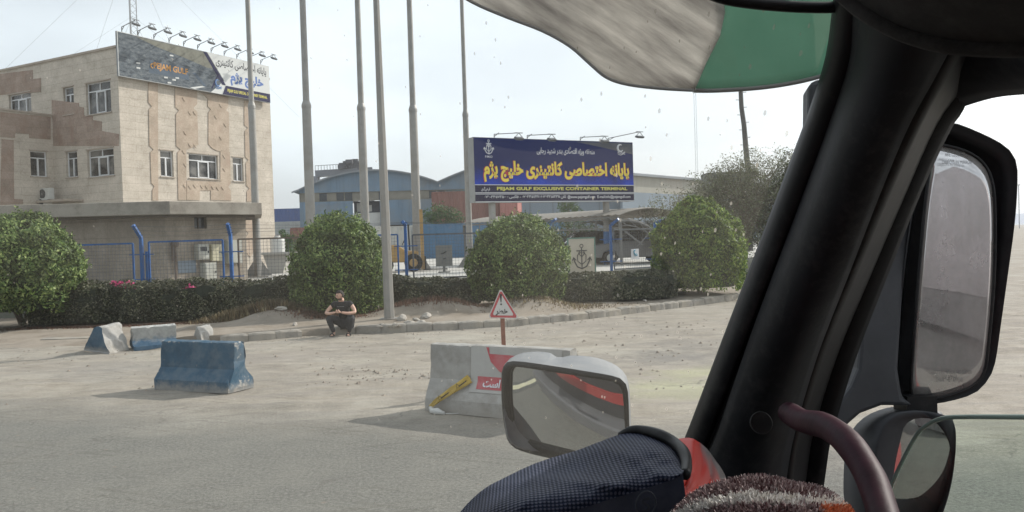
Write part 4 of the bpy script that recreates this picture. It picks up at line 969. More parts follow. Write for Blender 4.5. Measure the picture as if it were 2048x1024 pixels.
panel(826, 1000, 29.35, 29.9, 2.54, fd); panel(1008, 1088, 30, 30.3, 2.5, fb); panel(1228, 1304, 31.7, 32.8, 2.52, mat('fence_grey', (.16, .17, .18), .6, .2, 4)); panel(1318, 1420, 33, 36, 2.5, fb)
def fpost(px, D, tip, zb=2.75):
    a = fpt(px, D, YZ - .3); b = fpt(px, D, zb); c = at(tip[0], tip[1], D - .25)
    mb = MB(); mb.bar(a, b, .10, .13, (0, 1, 0)); mb.bar(b - Vector((0, 0, .03)), c, .10, .13, (0, 1, 0)); build(mb, 'post', fb, fe, bevel=.01)
    mb = MB(); 
    for k in range(4): mb.box(b.lerp(c, .15 + k * .25), (.22, .02, .02))
    for z in (1.3, 2.15): mb.bar((a.x - .42, D, z), (a.x + .42, D, z), .035)
    build(mb, 'bracket', fb, fe)
    return b, c
W_P = [fpost(283, 28.1, (266, 450)), fpost(462, 28.33, (455, 447)), fpost(812, 29.3, (806, 444), 2.95), fpost(1100, 30.4, (1112, 438), 2.85), fpost(1222, 31.6, (1237, 438), 2.7), fpost(1311, 33, (1326, 439), 2.75)]
fpost_x = fpt(293, 28.15, YZ); mb = MB(); mb.bar(fpost_x - Vector((0, 0, .2)), fpost_x + Vector((0, 0, 1.35)), .08); build(mb, 'stub_post', fb, fe)
mb = MB()
for (b0_, c0_), (b1_, c1_) in zip(W_P, W_P[1:]):
    for k in (.2, .55, .92):
        p = b0_.lerp(c0_, k); q = b1_.lerp(c1_, k); n_ = 8
        mb.tube([p.lerp(q, i / n_) - Vector((0, 0, .06 * math.sin(PI * i / n_))) for i in range(n_ + 1)], .006, 4)
build(mb, 'barbed_wire', fd, fe)
# emblem panel and small logo sign on the fence
q = at(1163, 545, 31); Fe = Frame((q.x, 31, YZ), (1, .18, 0)); e0 = Fe.hit(1136, 546)[0]; e1, et = Fe.hit(1190, 474)
t = thing('emblem_board', Fe.p((e0 + e1) / 2, 0), 'cream board with a black anchor emblem in a green frame, under the billboard', 'sign')
mb = MB(); Fe.box(mb, e0 + .05, e1 - .05, -.2, et - .05, -.02, .02); build(mb, 'board', mat('board_cream', (.56, .51, .42), .7, .15, 2), t)
mb = MB(); Fe.box(mb, e0, e0 + .05, -.3, et, -.03, .03); Fe.box(mb, e1 - .05, e1, -.3, et, -.03, .03); Fe.box(mb, e0 + .05, e1 - .05, et - .05, et, -.03, .03); build(mb, 'frame', mat('frame_green', (.12, .24, .20), .6, .2, 3), t)
anchor(Fe, (e0 + e1) / 2, et - .78, .4, .03, .022, mat('emblem_black', (.10, .10, .10), .7, .2, 3), t)
Fs = Frame(at(1270, 508, 32.0), (.7, .6, 0)); t = thing('logo_sign', Fs.p(0, 0), 'small white square sign with a blue wave logo hung on the fence by the carport', 'sign')
mb = MB(); Fs.box(mb, -.22, .22, -.2, .2, -.01, .01); build(mb, 'plate', pale, t); wave_logo(Fs, 0, .02, .16, .016, 'wave_emblem', mat('logo_cyan', (.04, .28, .42), .5, .1, 3), t)

# ------------------------------------------------ carport, car
cp = at(1180, 540, 40); cp.z = YZ; ct = thing('carport', cp, 'long carport with a curved corrugated metal roof on steel trusses inside the yard', 'carport')
rs = mat('carport_sheet', (.22, .21, .19), .7, .3, .6, metal=.1, dirt=(.22, .18, .14)); ts = mat('carport_steel', (.16, .16, .155), .6, .2, 2)
A = at(1040, 440, 43); B = at(1238, 445, 38); u = (B - A); u.z = 0; u.normalize(); v_ = Vector((-u.y, u.x, 0))
zt = at(1150, 434, 40).z
mb = MB(); rows = []; Lc = 11.5
for i in range(56):
    s = Lc * i / 55; zz = (.025 if i % 2 else -.025); rows.append([B - u * s + v_ * (5 * k / 8) + Vector((0, 0, zt - B.z + .9 * math.sin(PI * (k / 8)) ** .8 * .4 - .05 * k / 8 + zz)) for k in range(9)])
mb.grid(rows); build(mb, 'roof', rs, ct, smooth=False, solid=.03)
mb = MB(); fz = Vector((0, 0, zt - B.z - .12))
mb.bar(B + fz, B + fz - u * Lc, .08); mb.bar(B + fz - Vector((0, 0, .5)), B + fz - Vector((0, 0, .5)) - u * Lc, .07)
for k in range(9): s = B + fz - u * (Lc * k / 8); mb.bar(s, s - Vector((0, 0, .5)), .05)
build(mb, 'truss', ts, ct)
for k in (0, .5, 1):
    for w_ in (0.1, 4.8):
        s = B - u * (Lc * k) + v_ * w_; mb = MB(); mb.bar((s.x, s.y, YZ), (s.x, s.y, zt - .16), .12); build(mb, 'post', ts, ct)
# arched end bay
mb = MB(); rows = []; C0 = at(1236, 440, 38.2); zt2 = C0.z; u2 = Vector((1, .25, 0)).normalized(); v2 = Vector((-.25, 1, 0)).normalized()
prof = [(0, 0), (.5, .04), (1.0, -.05), (1.5, -.26), (1.9, -.62), (2.2, -1.05), (2.35, -1.5)]
def arcp(s, d): return C0 + u2 * s[0] + v2 * d + Vector((0, 0, s[1]))
for i in range(40): rows.append([arcp(s, 5.5 * i / 39) + Vector((0, 0, .03 * (i % 2))) for s in prof])
mb.grid(rows); build(mb, 'arched_roof', rs, ct, solid=.03)
mb = MB(); mb.tube([arcp(s, -.03) - Vector((0, 0, .08)) for s in prof], .05, 6); mb.tube([arcp((s[0] * .9, s[1] - .3), -.03) for s in prof], .03, 6)
for k in range(6): mb.bar(arcp(prof[k], -.03), arcp((prof[k + 1][0] * .9, prof[k + 1][1] - .3), -.03), .03)
mb.bar(arcp((-.1, -.2), 0), (arcp((1.2, 0), 0).x, C0.y + .3, YZ + .9), .07); mb.bar(arcp((2.35, -1.5), 0), (arcp((1.9, 0), 0).x, C0.y + .4, YZ), .08); mb.bar(arcp((1.7, -.5), 0), arcp((.9, -1.3), 0), .05)
build(mb, 'end_truss', ts, ct)
def car(label, px, py, D, yaw, body_c):
    o = at(px, py, D); o.z = YZ; t = thing('parked_car', o, label, 'car', rz=R(yaw)); bm_ = mat('car_paint_' + label[:4], body_c, .3, .08, 2, spec=.5)
    side = [(-2.15, .35), (-2.2, .75), (-2.05, .95), (-1.1, 1.05), (-.75, 1.08), (1.5, 1.08), (2.1, 1.02), (2.2, .8), (2.15, .35), (1.85, .32), (1.75, .6), (1.45, .72), (1.15, .6), (1.05, .3), (-.95, .3), (-1.05, .6), (-1.35, .72), (-1.65, .6), (-1.75, .32)]
    mb = MB(); mb.prism([(x, -.85, z) for x, z in side], (0, 1.7, 0)); loc(mb, 'body', bm_, t, bevel=.05)
    ca = [(-.95, 1.081), (-.35, 1.6), (1.2, 1.62), (1.75, 1.081)]
    mb = MB(); mb.prism([(x * .97, -.72, z - .02) for x, z in ca], (0, 1.44, 0)); loc(mb, 'window', MATS['dark_glazing'], t)
    mb = MB(); mb.prism([(-.38, -.74, 1.581), (1.22, -.74, 1.6), (1.15, -.7, 1.66), (-.28, -.7, 1.64)], (0, 1.48, 0))
    for x0, x1 in ((-.95, -.38), (1.75, 1.22)):
        for y in (-.74, .74): mb.bar((x0, y, 1.082), (x1, y, 1.6), .06)
    for y in (-.74, .74): mb.bar((.35, y, 1.082), (.35, y, 1.6), .06)
    loc(mb, 'roof', bm_, t)
    for x in (-1.35, 1.45):
        for s in (-1, 1):
            mb = MB(); mb.cyl((x, s * .68, .33), (x, s * .88, .33), .33, .33, 22); w2 = loc(mb, 'wheel', tyre, t); mb = MB(); mb.cyl((x, s * .87, .33), (x, s * .9, .33), .19, .17, 14); loc(mb, 'rim', MATS['off_white'], w2)
    for s in (-.6, .6): mb = MB(); mb.box((-2.19, s, .78), (.05, .35, .14)); loc(mb, 'headlight', MATS['lamp_lens'], t)
car('dark grey car parked in shade under the carport, right of the emblem board', 1262, 545, 40.5, 12, (.16, .16, .16))
car('black car parked under the carport beyond the blue fence posts', 1165, 545, 43.5, 6, (.05, .055, .07))

# crooked pole, faint mast, hut in the trees on the right
b = at(1500, 540, 58); b.z = YZ; t = thing('crooked_pole', b, 'tall crooked pole with short climbing rungs rising over the feathery tree', 'pole')
mb = MB(); PP = [at(x, y, 58) for x, y in ((1500, 420), (1497, 350), (1492, 300), (1488, 250), (1483, 215), (1481, 175), (1478, 60))]
mb.tube([b] + PP, [.24, .22, .2, .19, .17, .16, .15, .12], 8); dkp = mat('pole_dark', (.10, .095, .09), .8, .3, 2); build(mb, 'shaft', dkp, t)
mb = MB()
for k in range(12):
    y = 185 + k * 15; c = None
    for (p, q) in zip(PP, PP[1:]):
        pass
    xx = np.interp(y, [60, 175, 215, 250, 300, 350, 420], [1478, 1481, 1483, 1488, 1492, 1497, 1500]); c = at(xx, y, 58); s = -1 if k % 2 else 1
    mb.bar(c, c + Vector((.38 * s, 0, .02)), .035)
build(mb, 'rung', dkp, t)
b = at(1397, 470, 200); b.z = YZ; t = thing('radio_mast', b, 'very thin faint mast standing far off in the haze left of the crooked pole', 'mast')
mb = MB()
for s in (-.25, .25): mb.bar(b + Vector((s, 0, 0)), b + Vector((s, 0, 38)), .07)
for k in range(38): mb.bar(b + Vector((-.25, 0, k)), b + Vector((.25, 0, k + 1)), .04)
mp = mat('mast_pale', (.50, .52, .54), .7, .1, 1); build(mb, 'lattice', mp, t)
h0 = at(1455, 480, 72); h0.z = YZ; t = thing('tank_hut', h0, 'dark flat topped box on a frame half hidden in the feathery tree', 'hut')
hzb, hzt = at(1455, 371, 72).z, at(1455, 346, 72).z; hw = (at(1500, 360, 72).x - at(1414, 360, 72).x)
mb = MB(); mb.box((h0.x, 72, (hzb + hzt) / 2), (hw, 2.5, hzt - hzb)); build(mb, 'box', mat('hut_dark', (.12, .125, .13), .7, .3, 1), t)
mb = MB()
for sx in (-1, 1):
    for sy in (-1, 1): mb.bar((h0.x + sx * hw * .45, 72 + sy, YZ), (h0.x + sx * hw * .45, 72 + sy, hzb - .002), .2)
build(mb, 'leg', mat('hut_leg', (.12, .12, .12), .7, .3, 1), t)
b = at(2039, 470, 320); b.z = 0; t = thing('distant_mast', b, 'thin mast on the far plain seen past the edge of the big side mirror', 'mast')
mb = MB(); mb.tube([b, b + Vector((0, 0, 17))], .16, 6); build(mb, 'shaft', mat('far_mast', (.3, .31, .33), .8, .2, 1), t)
mb = MB(); mb.box(b + Vector((0, 0, 17)), (1, .5, .3)); build(mb, 'head', MATS['far_mast'], t)

# ================================================================== BARRIERS
barb = mat('barrier_blue', (.025, .075, .125), .65, .3, 2.2, bs=.5, dirt=(.15, .18, .20), dirt_amt=.5, dirt_scale=2.6)
barc = mat('barrier_concrete', (.34, .33, .31), .9, .25, 1.8, bs=.6, dirt=(.20, .185, .165), dirt_amt=.7, dirt_scale=3.2)
def chipped(m, bare, thr=.69):
    # worn edges show bare concrete; splashes of dust low down have their own ragged outline
    N, L = m.node_tree.nodes, m.node_tree.links; P = N['Principled BSDF']; src = P.inputs['Base Color'].links[0].from_socket
    g = N.new('ShaderNodeNewGeometry'); tc = N.new('ShaderNodeTexCoord').outputs['Object']; n = tex_noise(N, L, tc, 7, 7, .75)
    a = N.new('ShaderNodeMath'); a.operation = 'MULTIPLY_ADD'; L.new(g.outputs['Pointiness'], a.inputs[0]); a.inputs[1].default_value = 2.2; L.new(n, a.inputs[2])
    f = ramp(N, L, a.outputs[0], [(0, (0, 0, 0)), (1, (0, 0, 0))]); mr = mk_range(N, thr + 1.1, thr + 1.16); L.new(a.outputs[0], mr.inputs[0])
    c = mixc(N, L, mr.outputs[0], src, bare); s = N.new('ShaderNodeSeparateXYZ'); L.new(tc, s.inputs[0]); b = N.new('ShaderNodeMath'); b.operation = 'MULTIPLY_ADD'; L.new(n, b.inputs[0]); b.inputs[1].default_value = -.35; L.new(s.outputs[2], b.inputs[2])
    mr2 = mk_range(N, -.02, -.14); L.new(b.outputs[0], mr2.inputs[0]); mr2.inputs[3].default_value = 0; mr2.inputs[4].default_value = .75; c = mixc(N, L, mr2.outputs[0], c, (.30, .28, .25)); L.new(c, P.inputs['Base Color'])
chipped(barb, (.36, .35, .33)); chipped(barc, (.24, .225, .20))
def jersey(name, label, o, u, L_, H, m, Wb=.6, Wt=.22, group='concrete barriers on the dusty lot', chips=1.0, seed=0, rot=None, toe=.22, mid=.42):
    """profile: upright toe, sloping shoulder, near vertical stem; chipped edges"""
    t = thing(name, o, label, 'barrier', group); u = Vector(u).normalized(); F = Frame(o, u); h = H
    half = [(Wb / 2, 0), (Wb / 2, toe * h), (Wt / 2 + .035, mid * h), (Wt / 2, h)]
    sec = []
    def lerp2(p, q, n): return [(p[0] + (q[0] - p[0]) * i / n, p[1] + (q[1] - p[1]) * i / n) for i in range(n)]
    for p, q, n in zip(half, half[1:], (3, 4, 7)): sec += lerp2(p, q, n)
    sec += lerp2(half[-1], (-half[-1][0], h), 4)
    oth = [(-x, z) for x, z in half[::-1]]
    for p, q, n in zip(oth, oth[1:], (7, 4, 3)): sec += lerp2(p, q, n)
    sec.append(oth[-1]); n_ = max(8, int(L_ / .06)); rows = []
    xf = rot or (lambda p: p)
    for i in range(n_ + 1):
        row = []
        for (c, z) in sec:
            a = L_ * i / n_; p = F.p(a, z, c); e = 0
            edge = min(a, L_ - a); nz = noise.noise(p * 6 + Vector((seed, 0, 0))); nz2 = noise.noise(p * 14 + Vector((0, seed, 3)))
            k = .012 * nz2 * chips
            if edge < .03: k += (.05 * max(0, nz - .05) * 3 * chips); a += (1 if a < L_ / 2 else -1) * (max(0, nz) * .07 * chips + .008)
            top = z > h * .985; zz = z - (max(0, nz2) * .03 * chips if top else 0) - (.012 if top and abs(c) > Wt * .45 else 0)
            if z < .02: zz = 0; c = c * (1 - .04 * max(0, nz) * chips)
            row.append(xf(F.p(a, zz, c * (1 - k))))
        rows.append(row)
    mb = MB(); mb.grid(rows); nn = len(sec); mb.add(rows[0], [tuple(range(nn))]); mb.add(rows[-1], [tuple(range(nn))[::-1]])
    build(mb, 'block', m, t, weld=True); return t, F
# upright blue one
p0 = gd(308, 779); p1 = gd(458, 788); t1, FBq = jersey('concrete_barrier', 'short upright blue painted concrete barrier standing nearest on the left of the lot', Vector((p0.x, p0.y, 0)) , (p1 - p0), (p1 - p0).length, .79, barb, Wb=.58, seed=3, toe=.22, mid=.45)
for ch in kids(t1): ch.location = ch.location + Vector((-.0, 0, 0)) + (-FBq.n * .29)
mb = MB(); L_ = (p1 - p0).length
for (a, b, w_, h_) in ((.93, .62, .06, .05), (.98, .58, .03, .03), (1.08, .45, .05, .12), (.35, .775, .1, .01)): pass
# toppled ones
def toppled(label, px0, px1, H, m, seed, tilt, Wb=.6, name='concrete_barrier', dz=0, swap=False):
    a = gd(*px0); b = gd(*px1); a.z = b.z = 0; u = (b - a).normalized(); L_ = (b - a).length
    F = Frame(a, u); rm = Matrix.Rotation(tilt, 3, u)
    def xf(p): q = rm @ (p - a) + a; return q + Vector((0, 0, dz))
    return jersey(name, label, a, u, L_, H, m, Wb, seed=seed, chips=1.3, rot=xf)
def two_tone():
    m, N, L, P = nm('barrier_half_blue'); tc = N.new('ShaderNodeTexCoord').outputs['Object']; n = tex_noise(N, L, tc, 2.4, 7, .7); s = N.new('ShaderNodeSeparateXYZ'); L.new(tc, s.inputs[0])
    a = N.new('ShaderNodeMath'); a.operation = 'MULTIPLY_ADD'; L.new(n, a.inputs[0]); a.inputs[1].default_value = .5; L.new(s.outputs[2], a.inputs[2])
    n2 = tex_noise(N, L, tc, 8, 6, .7); wc = ramp(N, L, n2, [(.3, (.26, .26, .25)), (.7, (.40, .40, .38))]); bc = ramp(N, L, n2, [(.3, (.05, .12, .20)), (.7, (.13, .20, .27))])
    L.new(mixc(N, L, ramp(N, L, a.outputs[0], [(.42, (1, 1, 1)), (.5, (0, 0, 0))]), wc, bc), P.inputs['Base Color']); P.inputs['Roughness'].default_value = .9; bump(N, L, P, n2, .5, .01); return m
# wedge shaped toppled pieces, given as solid prisms in the ground plane
def wedge(label, A, depth, H, m_end, m_side, seed):
    """A: ground points of the end face left, right, then far right; a triangular end face turned to the left"""
    l, r_, f = [gd(*p) for p in A]; t = thing('concrete_barrier', (l + r_) / 2, label, 'barrier', 'concrete barriers on the dusty lot')
    ax = f - r_; n_ = 12; rows = []
    prof = [(0, 0), (.04, .14), (.2, .38), (.42, .80), (.5, .97), (.62, 1.0), (.74, .93), (.88, .45), (.97, .12), (1, 0)]
    for i in range(n_ + 1):
        row = []
        for j in range(len(prof) - 1):
            for s in range(3):
                a = prof[j]; b = prof[j + 1]; x = a[0] + (b[0] - a[0]) * s / 3; z = a[1] + (b[1] - a[1]) * s / 3
                p = l + (r_ - l) * x + ax * (i / n_) + Vector((0, 0, z * H)); k = noise.noise(p * 6 + Vector((seed, 0, 0))) * .035 * (1 if z > .02 else 0); row.append(p + Vector((k, k, k)))
        row.append(r_ + ax * (i / n_)); rows.append(row)
    mb = MB(); mb.grid(rows); build(mb, 'block', m_side, t); mb = MB(); mb.add([p - ax.normalized() * .004 for p in rows[0]], [tuple(range(len(rows[0])))]); mb.add([p - ax.normalized() * .03 * 0 + ax.normalized() * .004 for p in rows[0]], [tuple(range(len(rows[0])))[::-1]]); build(mb, 'end_face', m_end, t, weld=False)
    return t
hb = two_tone()
wedge('toppled barrier piece with dark blue triangular end and bare concrete side, leftmost on the lot', ((167, 701), (218, 709), (258, 700)), .8, .60, barb, barc, 1)
toppled('blue and white toppled barrier piece right behind the leftmost triangular one', (262, 698), (352, 690), .52, hb, 5, .12, Wb=.62)
wedge('small broken barrier end lying behind the upright blue barrier, before the kerb', ((384, 684), (404, 690), (430, 684)), .5, .42, barc, barc, 9)
fl = gd(85, 684); fr_ = gd(180, 681); mb = MB(); rows = []
for i in range(14):
    p = fl.lerp(fr_, i / 13); rows.append([p + Vector((0, c, z + noise.noise(p * 5) * .02)) for c, z in ((-.12, 0), (-.1, .08), (.08, .1), (.14, 0))])
mb.grid(rows); o = build(mb, 'fallen_kerbstone', kerbm, origin=fl); tag(o, 'long grey kerb stone lying flat in the sand left of the toppled barriers', 'kerb stone')
# nearer concrete barrier with banner
p0 = gd(850, 822); p1 = gd(1015, 838); u = (p1 - p0).normalized(); p0.z = 0
tb, FW2 = jersey('concrete_barrier', 'long bare concrete barrier carrying a red and white banner, behind the front mirror', p0, u, 2.15, .90, barc, Wb=.55, Wt=.2, seed=7, toe=.2, mid=.48, chips=.8)
for ch in kids(tb): ch.location = ch.location - FW2.n * .27
def facec(b):  # outer face distance from centre line for a height
    h = b / .90
    return (.275 if h < .2 else .275 + (.135 - .275) * (h - .2) / .28 if h < .48 else .135 + (.1 - .135) * (h - .48) / .52)
def clad(a0, a1, b0, b1, m, name, parent, off=.012, n=8):
    mb = MB(); rows = []
    for j in range(n + 1):
        b = b0 + (b1 - b0) * j / n; rows.append([FW2.p(a0 + (a1 - a0) * i / 6, b, -.27 + facec(b) + off + noise.noise(Vector((i * .8, b * 6, off))) * .003) for i in range(7)])
    mb.grid(rows); return build(mb, name, m, parent)
AX = lambda px, py=760: FW2.hit(px, py, -.15)[0]
ban = thing('banner', FW2.p(AX(950), .5, -.1), 'white fabric banner with red shapes and Persian writing stretched over the long concrete barrier', 'banner', None)
a0 = AX(944); clad(a0, a0 + 1.35, .30, .895, mat('banner_cloth', (.42, .41, .39), .8, .12, 2, dirt=(.3, .28, .26), dirt_amt=.5), 'cloth', ban, .012, 12)
redc = mat('banner_red', (.45, .05, .07), .7, .15, 2, dirt=(.4, .3, .3), dirt_amt=.4)
a1 = AX(958); clad(a1, a1 + 1.1, .34, .50, redc, 'red_stripe', ban, .018)
mb = MB(); n = FW2.n; ar = AX(973, 700); 
pt = [(ar, .885), (ar + .04, .885), (ar + .05, .80), (ar + .55, .79), (ar + .55, .52), (ar + .33, .53), (ar + .2, .58), (ar + .07, .70)]
mb.prism([FW2.p(a, b, -.27 + facec(b) + .019) for a, b in pt], n * .003); 
build(mb, 'red_shape', redc, ban)
mb = MB(); F5 = Frame(FW2.p(a1, 0, 0), FW2.u, up=(FW2.z * .28 - FW2.n * .14)); F5.O = FW2.p(a1, .36, -.27 + facec(.36) + .03)
text(F5, fa('است'), .10, .36, .01, .125, .004, mb, .03); text(F5, fa('ممنوع'), .40, .85, .01, .125, .004, mb, .03); build(mb, 'white_lettering', pale, ban)
# yellow caution tape on stuff, hose end
tp = thing('caution_tape', FW2.p(AX(945), .42, -.1), 'yellow caution tape hanging from the banner down to a knotted white end on the ground', 'tape')
ya = mat('tape_yellow', (.50, .33, .04), .55, .2, 4, dirt=(.3, .22, .08))
P = [FW2.p(AX(946), .47, -.10), FW2.p(AX(920), .33, -.02), FW2.p(AX(897), .20, .06), FW2.p(AX(880), .09, .09)]
mb = MB(); rows = []
for i in range(19):
    t = i / 18 * 3; k = min(2, int(t)); p = P[k].lerp(P[k + 1], t - k); w_ = .06 - .035 * (i / 18); d = (P[-1] - P[0]).normalized(); s = d.cross(FW2.n).normalized()
    rows.append([p + s * w_ * (j - 2) / 2 + FW2.n * (.02 + .012 * math.sin(j * 2 + i * .9)) for j in range(5)])
mb.grid(rows); build(mb, 'tape', ya, tp, solid=.004, smooth=True)
mb = MB(); 
for i in (4, 11): 
    c = Vector(rows[i][2]) + FW2.n * .03; mb.tube([c + (FW2.u * math.cos(q * 2.1) + FW2.z * math.sin(q * 2.1)) * .035 for q in range(4)], .004, 4)
    for k in range(4): mb.bar(c + FW2.u * (.03 + .03 * k) + FW2.z * (.02 * k), c + FW2.u * (.05 + .03 * k) + FW2.z * (.02 * k + .02), .012)
build(mb, 'tape_marking', blk, tp)
mb = MB(); q = P[-1]; mb.tube([q, q + Vector((.03, -.05, -.05)), Vector((q.x + .1, q.y - .12, .05)), Vector((q.x + .2, q.y - .14, .02))], [.025, .04, .045, .02], 8); mb.tube([Vector((q.x + .2, q.y - .14, .02)), Vector((q.x + .38, q.y - .12, .01))], .006, 5); build(mb, 'knot', MATS['off_white'], tp, smooth=True)

# danger sign behind the barrier
sp = gd(1007, 778); sp.z = 0; ts_ = thing('warning_sign', sp, 'triangular red and white danger sign with an exclamation mark on a short reddish post', 'sign')
Ds = sp.y; T0 = at(1001, 575, Ds); TL = at(976, 637, Ds); TR = at(1038, 637, Ds); Fs = Frame(sp, (1, .05, 0)); cz = TL.z
xs = lambda px, py: Fs.hit(px, py)
def tri(k, c0, c1, mb):
    pts_ = [xs(1001, 576), xs(976, 636), xs(1038, 637)]; cx = sum(p[0] for p in pts_) / 3; cy = sum(p[1] for p in pts_) / 3; o = []
    for j in range(3):
        p = pts_[j]; a = pts_[j - 1]; b = pts_[(j + 1) % 3]
        for q in (a, b): o.append((cx + ((p[0] + (q[0] - p[0]) * .07) - cx) * k, cy + ((p[1] + (q[1] - p[1]) * .07) - cy) * k))
    Fs.poly(mb, o, c0, c1)
mb = MB(); tri(1, 0, .02, mb); build(mb, 'plate', mat('sign_white', (.55, .54, .52), .5, .1, 3), ts_)
mb = MB(); tri(.92, .021, .024, mb); build(mb, 'red_border', mat('sign_red', (.45, .07, .08), .5, .2, 3), ts_)
mb = MB(); tri(.70, .025, .028, mb); build(mb, 'white_field', MATS['sign_white'], ts_)
mb = MB(); a, b = xs(1002, 607); ea, eb = xs(1002, 588); Fs.poly(mb, [(a - .006, b + .02), (a + .006, b + .02), (a + .018, eb), (a - .018, eb)], .029, .031); c = Fs.p(a, b - .01, .029); mb.cyl(c, c + Fs.n * .003, .014, .014, 14)
x0, y0 = xs(991, 631); x1, y1 = xs(1015, 616); text(Fs, fa('خطر'), x0, x1, y0, y1, .031, mb, .03); build(mb, 'black_lettering', blk, ts_)
mb = MB(); a = xs(1006, 640)[0]; mb.bar(Fs.p(a + .01, -.02, -.035), Fs.p(a - .01, xs(1001, 600)[1], -.035), .065, .04, (0, 1, 0)); build(mb, 'post', mat('post_rust', (.22, .09, .06), .7, .3, 5), ts_)
# ================================================================== PLANTS
LM_bush = leaf_mat('leaf_bush', [(.035, .07, .02), (.08, .135, .04), (.16, .23, .07), (.32, .38, .15)])
LM_dark = leaf_mat('leaf_dark', [(.025, .05, .022), (.045, .075, .03), (.07, .10, .045)])
LM_hedge = leaf_mat('leaf_hedge', [(.03, .04, .02), (.06, .07, .035), (.10, .10, .065), (.22, .21, .16)], .15)
LM_gold = leaf_mat('leaf_gold', [(.035, .08, .02), (.10, .17, .04), (.20, .28, .06), (.30, .36, .11)], .35)
LM_grey = leaf_mat('leaf_grey', [(.10, .11, .07), (.16, .165, .115), (.23, .23, .175), (.14, .18, .08)], .25)
LM_far = leaf_mat('leaf_far', [(.03, .07, .03), (.06, .12, .045), (.09, .15, .06)])
wood = mat('twig', (.17, .14, .11), .9, .3, 3)
def bush_pts(n, C, r, shape, seed, rough=.10, deep=.3):
    """points in the outer shell of a clipped bush; shape(dz) scales the radius with height"""
    np.random.seed(seed); d = sphere_pts(n, -.72); P = np.empty_like(d)
    for i, q in enumerate(d):
        k = shape(q[2]); nz = 1 + rough * noise.noise(Vector(q) * 2.3 + Vector((seed, 0, 0))) + rough * .8 * noise.noise(Vector(q) * 6 + Vector((0, seed, 0)))
        hz_ = math.hypot(q[0], q[1]) + 1e-6
        if q[2] < 0: q = np.array([q[0] / hz_ * (1 - .12 * q[2] ** 2 * 1.5), q[1] / hz_ * (1 - .12 * q[2] ** 2 * 1.5), q[2] * 1.22])
        dep = 1 - deep * abs(np.random.rand() ** 2.2); P[i] = (C[0] + q[0] * r[0] * k * nz * dep, C[1] + q[1] * r[1] * k * nz * dep, C[2] + q[2] * r[2] * nz * dep)
    return P, d
def bush(label, C, r, m, n, seed, shape=lambda z: 1, size=.078, cat='bush', rough=.10, group='clipped round bushes along the fence'):
    base = Vector((C[0], C[1], verge_z(C[0], C[1]))); t = thing('round_bush', base, label, cat, group)
    P, d = bush_pts(int(n * 1.5), C, r, shape, seed, rough)
    sh_ = sphere_pts(260, -.1); ext = []   # stray shoots beyond the clipped outline
    for q in sh_:
        L0 = np.random.rand() ** 2 * .16 + .02
        for k in range(5): ext.append((np.array(C) + q * np.array(r) * shape(q[2]) * 1.0 + (q + np.array([0, 0, .5])) * L0 * k / 4 + np.random.normal(size=3) * .012, q))
    P = np.vstack([P, [e[0] for e in ext]]); d = np.vstack([d, [e[1] for e in ext]])
    keep = np.array([noise.noise(Vector(p) * 1.5 + Vector((seed * 7, 0, 0))) > -.34 or np.random.rand() < .25 for p in P]); P, d = P[keep], d[keep]; P = P - np.array(base); V, F_ = leaf_mesh(P, d, size, .42, .75); mesh_np('foliage', V, F_, m, t)
    # inner mass of twigs and deep leaves
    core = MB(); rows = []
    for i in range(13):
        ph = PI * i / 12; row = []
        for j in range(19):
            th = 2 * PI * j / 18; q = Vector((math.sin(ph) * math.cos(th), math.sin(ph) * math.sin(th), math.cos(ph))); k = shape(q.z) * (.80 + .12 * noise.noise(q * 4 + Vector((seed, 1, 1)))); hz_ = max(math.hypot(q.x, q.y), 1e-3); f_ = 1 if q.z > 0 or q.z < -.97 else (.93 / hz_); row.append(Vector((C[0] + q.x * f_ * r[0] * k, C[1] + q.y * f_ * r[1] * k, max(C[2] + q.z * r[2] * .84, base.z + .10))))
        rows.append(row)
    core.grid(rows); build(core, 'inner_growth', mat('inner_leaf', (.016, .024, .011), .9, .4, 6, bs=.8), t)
    mb = MB()
    for k in range(5): a = k * 1.3 + seed; mb.tube([base + Vector((0, 0, -.05)), base + Vector((math.cos(a) * .15, math.sin(a) * .15, .4)), base + Vector((math.cos(a) * .5, math.sin(a) * .5, 1.1))], [.05, .04, .02], 6)
    build(mb, 'trunk', wood, t); return t
def ctr(px, D, z): p = at(px, 500, D); return (p.x, D, z)
dome = lambda z: 1.0 + .10 * (1 - z * z) if z < .3 else 1.02
bush('large light green round bush at the far left edge, taller than the long hedge', ctr(38, 24.6, 1.92), (1.62, 1.5, 1.58), LM_bush, 22000, 1, dome, .12)
bush('dense round bush right behind the sitting man, left of the lamp column', ctr(678, 24.6, 1.62), (1.36, 1.3, 1.58), LM_bush, 19000, 2, dome, .095)
bush('squat round bush below the left post of the blue billboard', ctr(1035, 25.7, 1.58), (1.44, 1.3, 1.46), LM_bush, 19000, 3, dome, .10)
egg = lambda z: (1.06 if z < 0 else 1.06 * (1 - .42 * z * z) if z > 0 else 1.06)
bush('tall egg shaped bush with yellow green lit side at the right end of the kerb', ctr(1397, 28.2, 1.85), (1.52, 1.4, 1.72), LM_gold, 21000, 4, egg, .11)

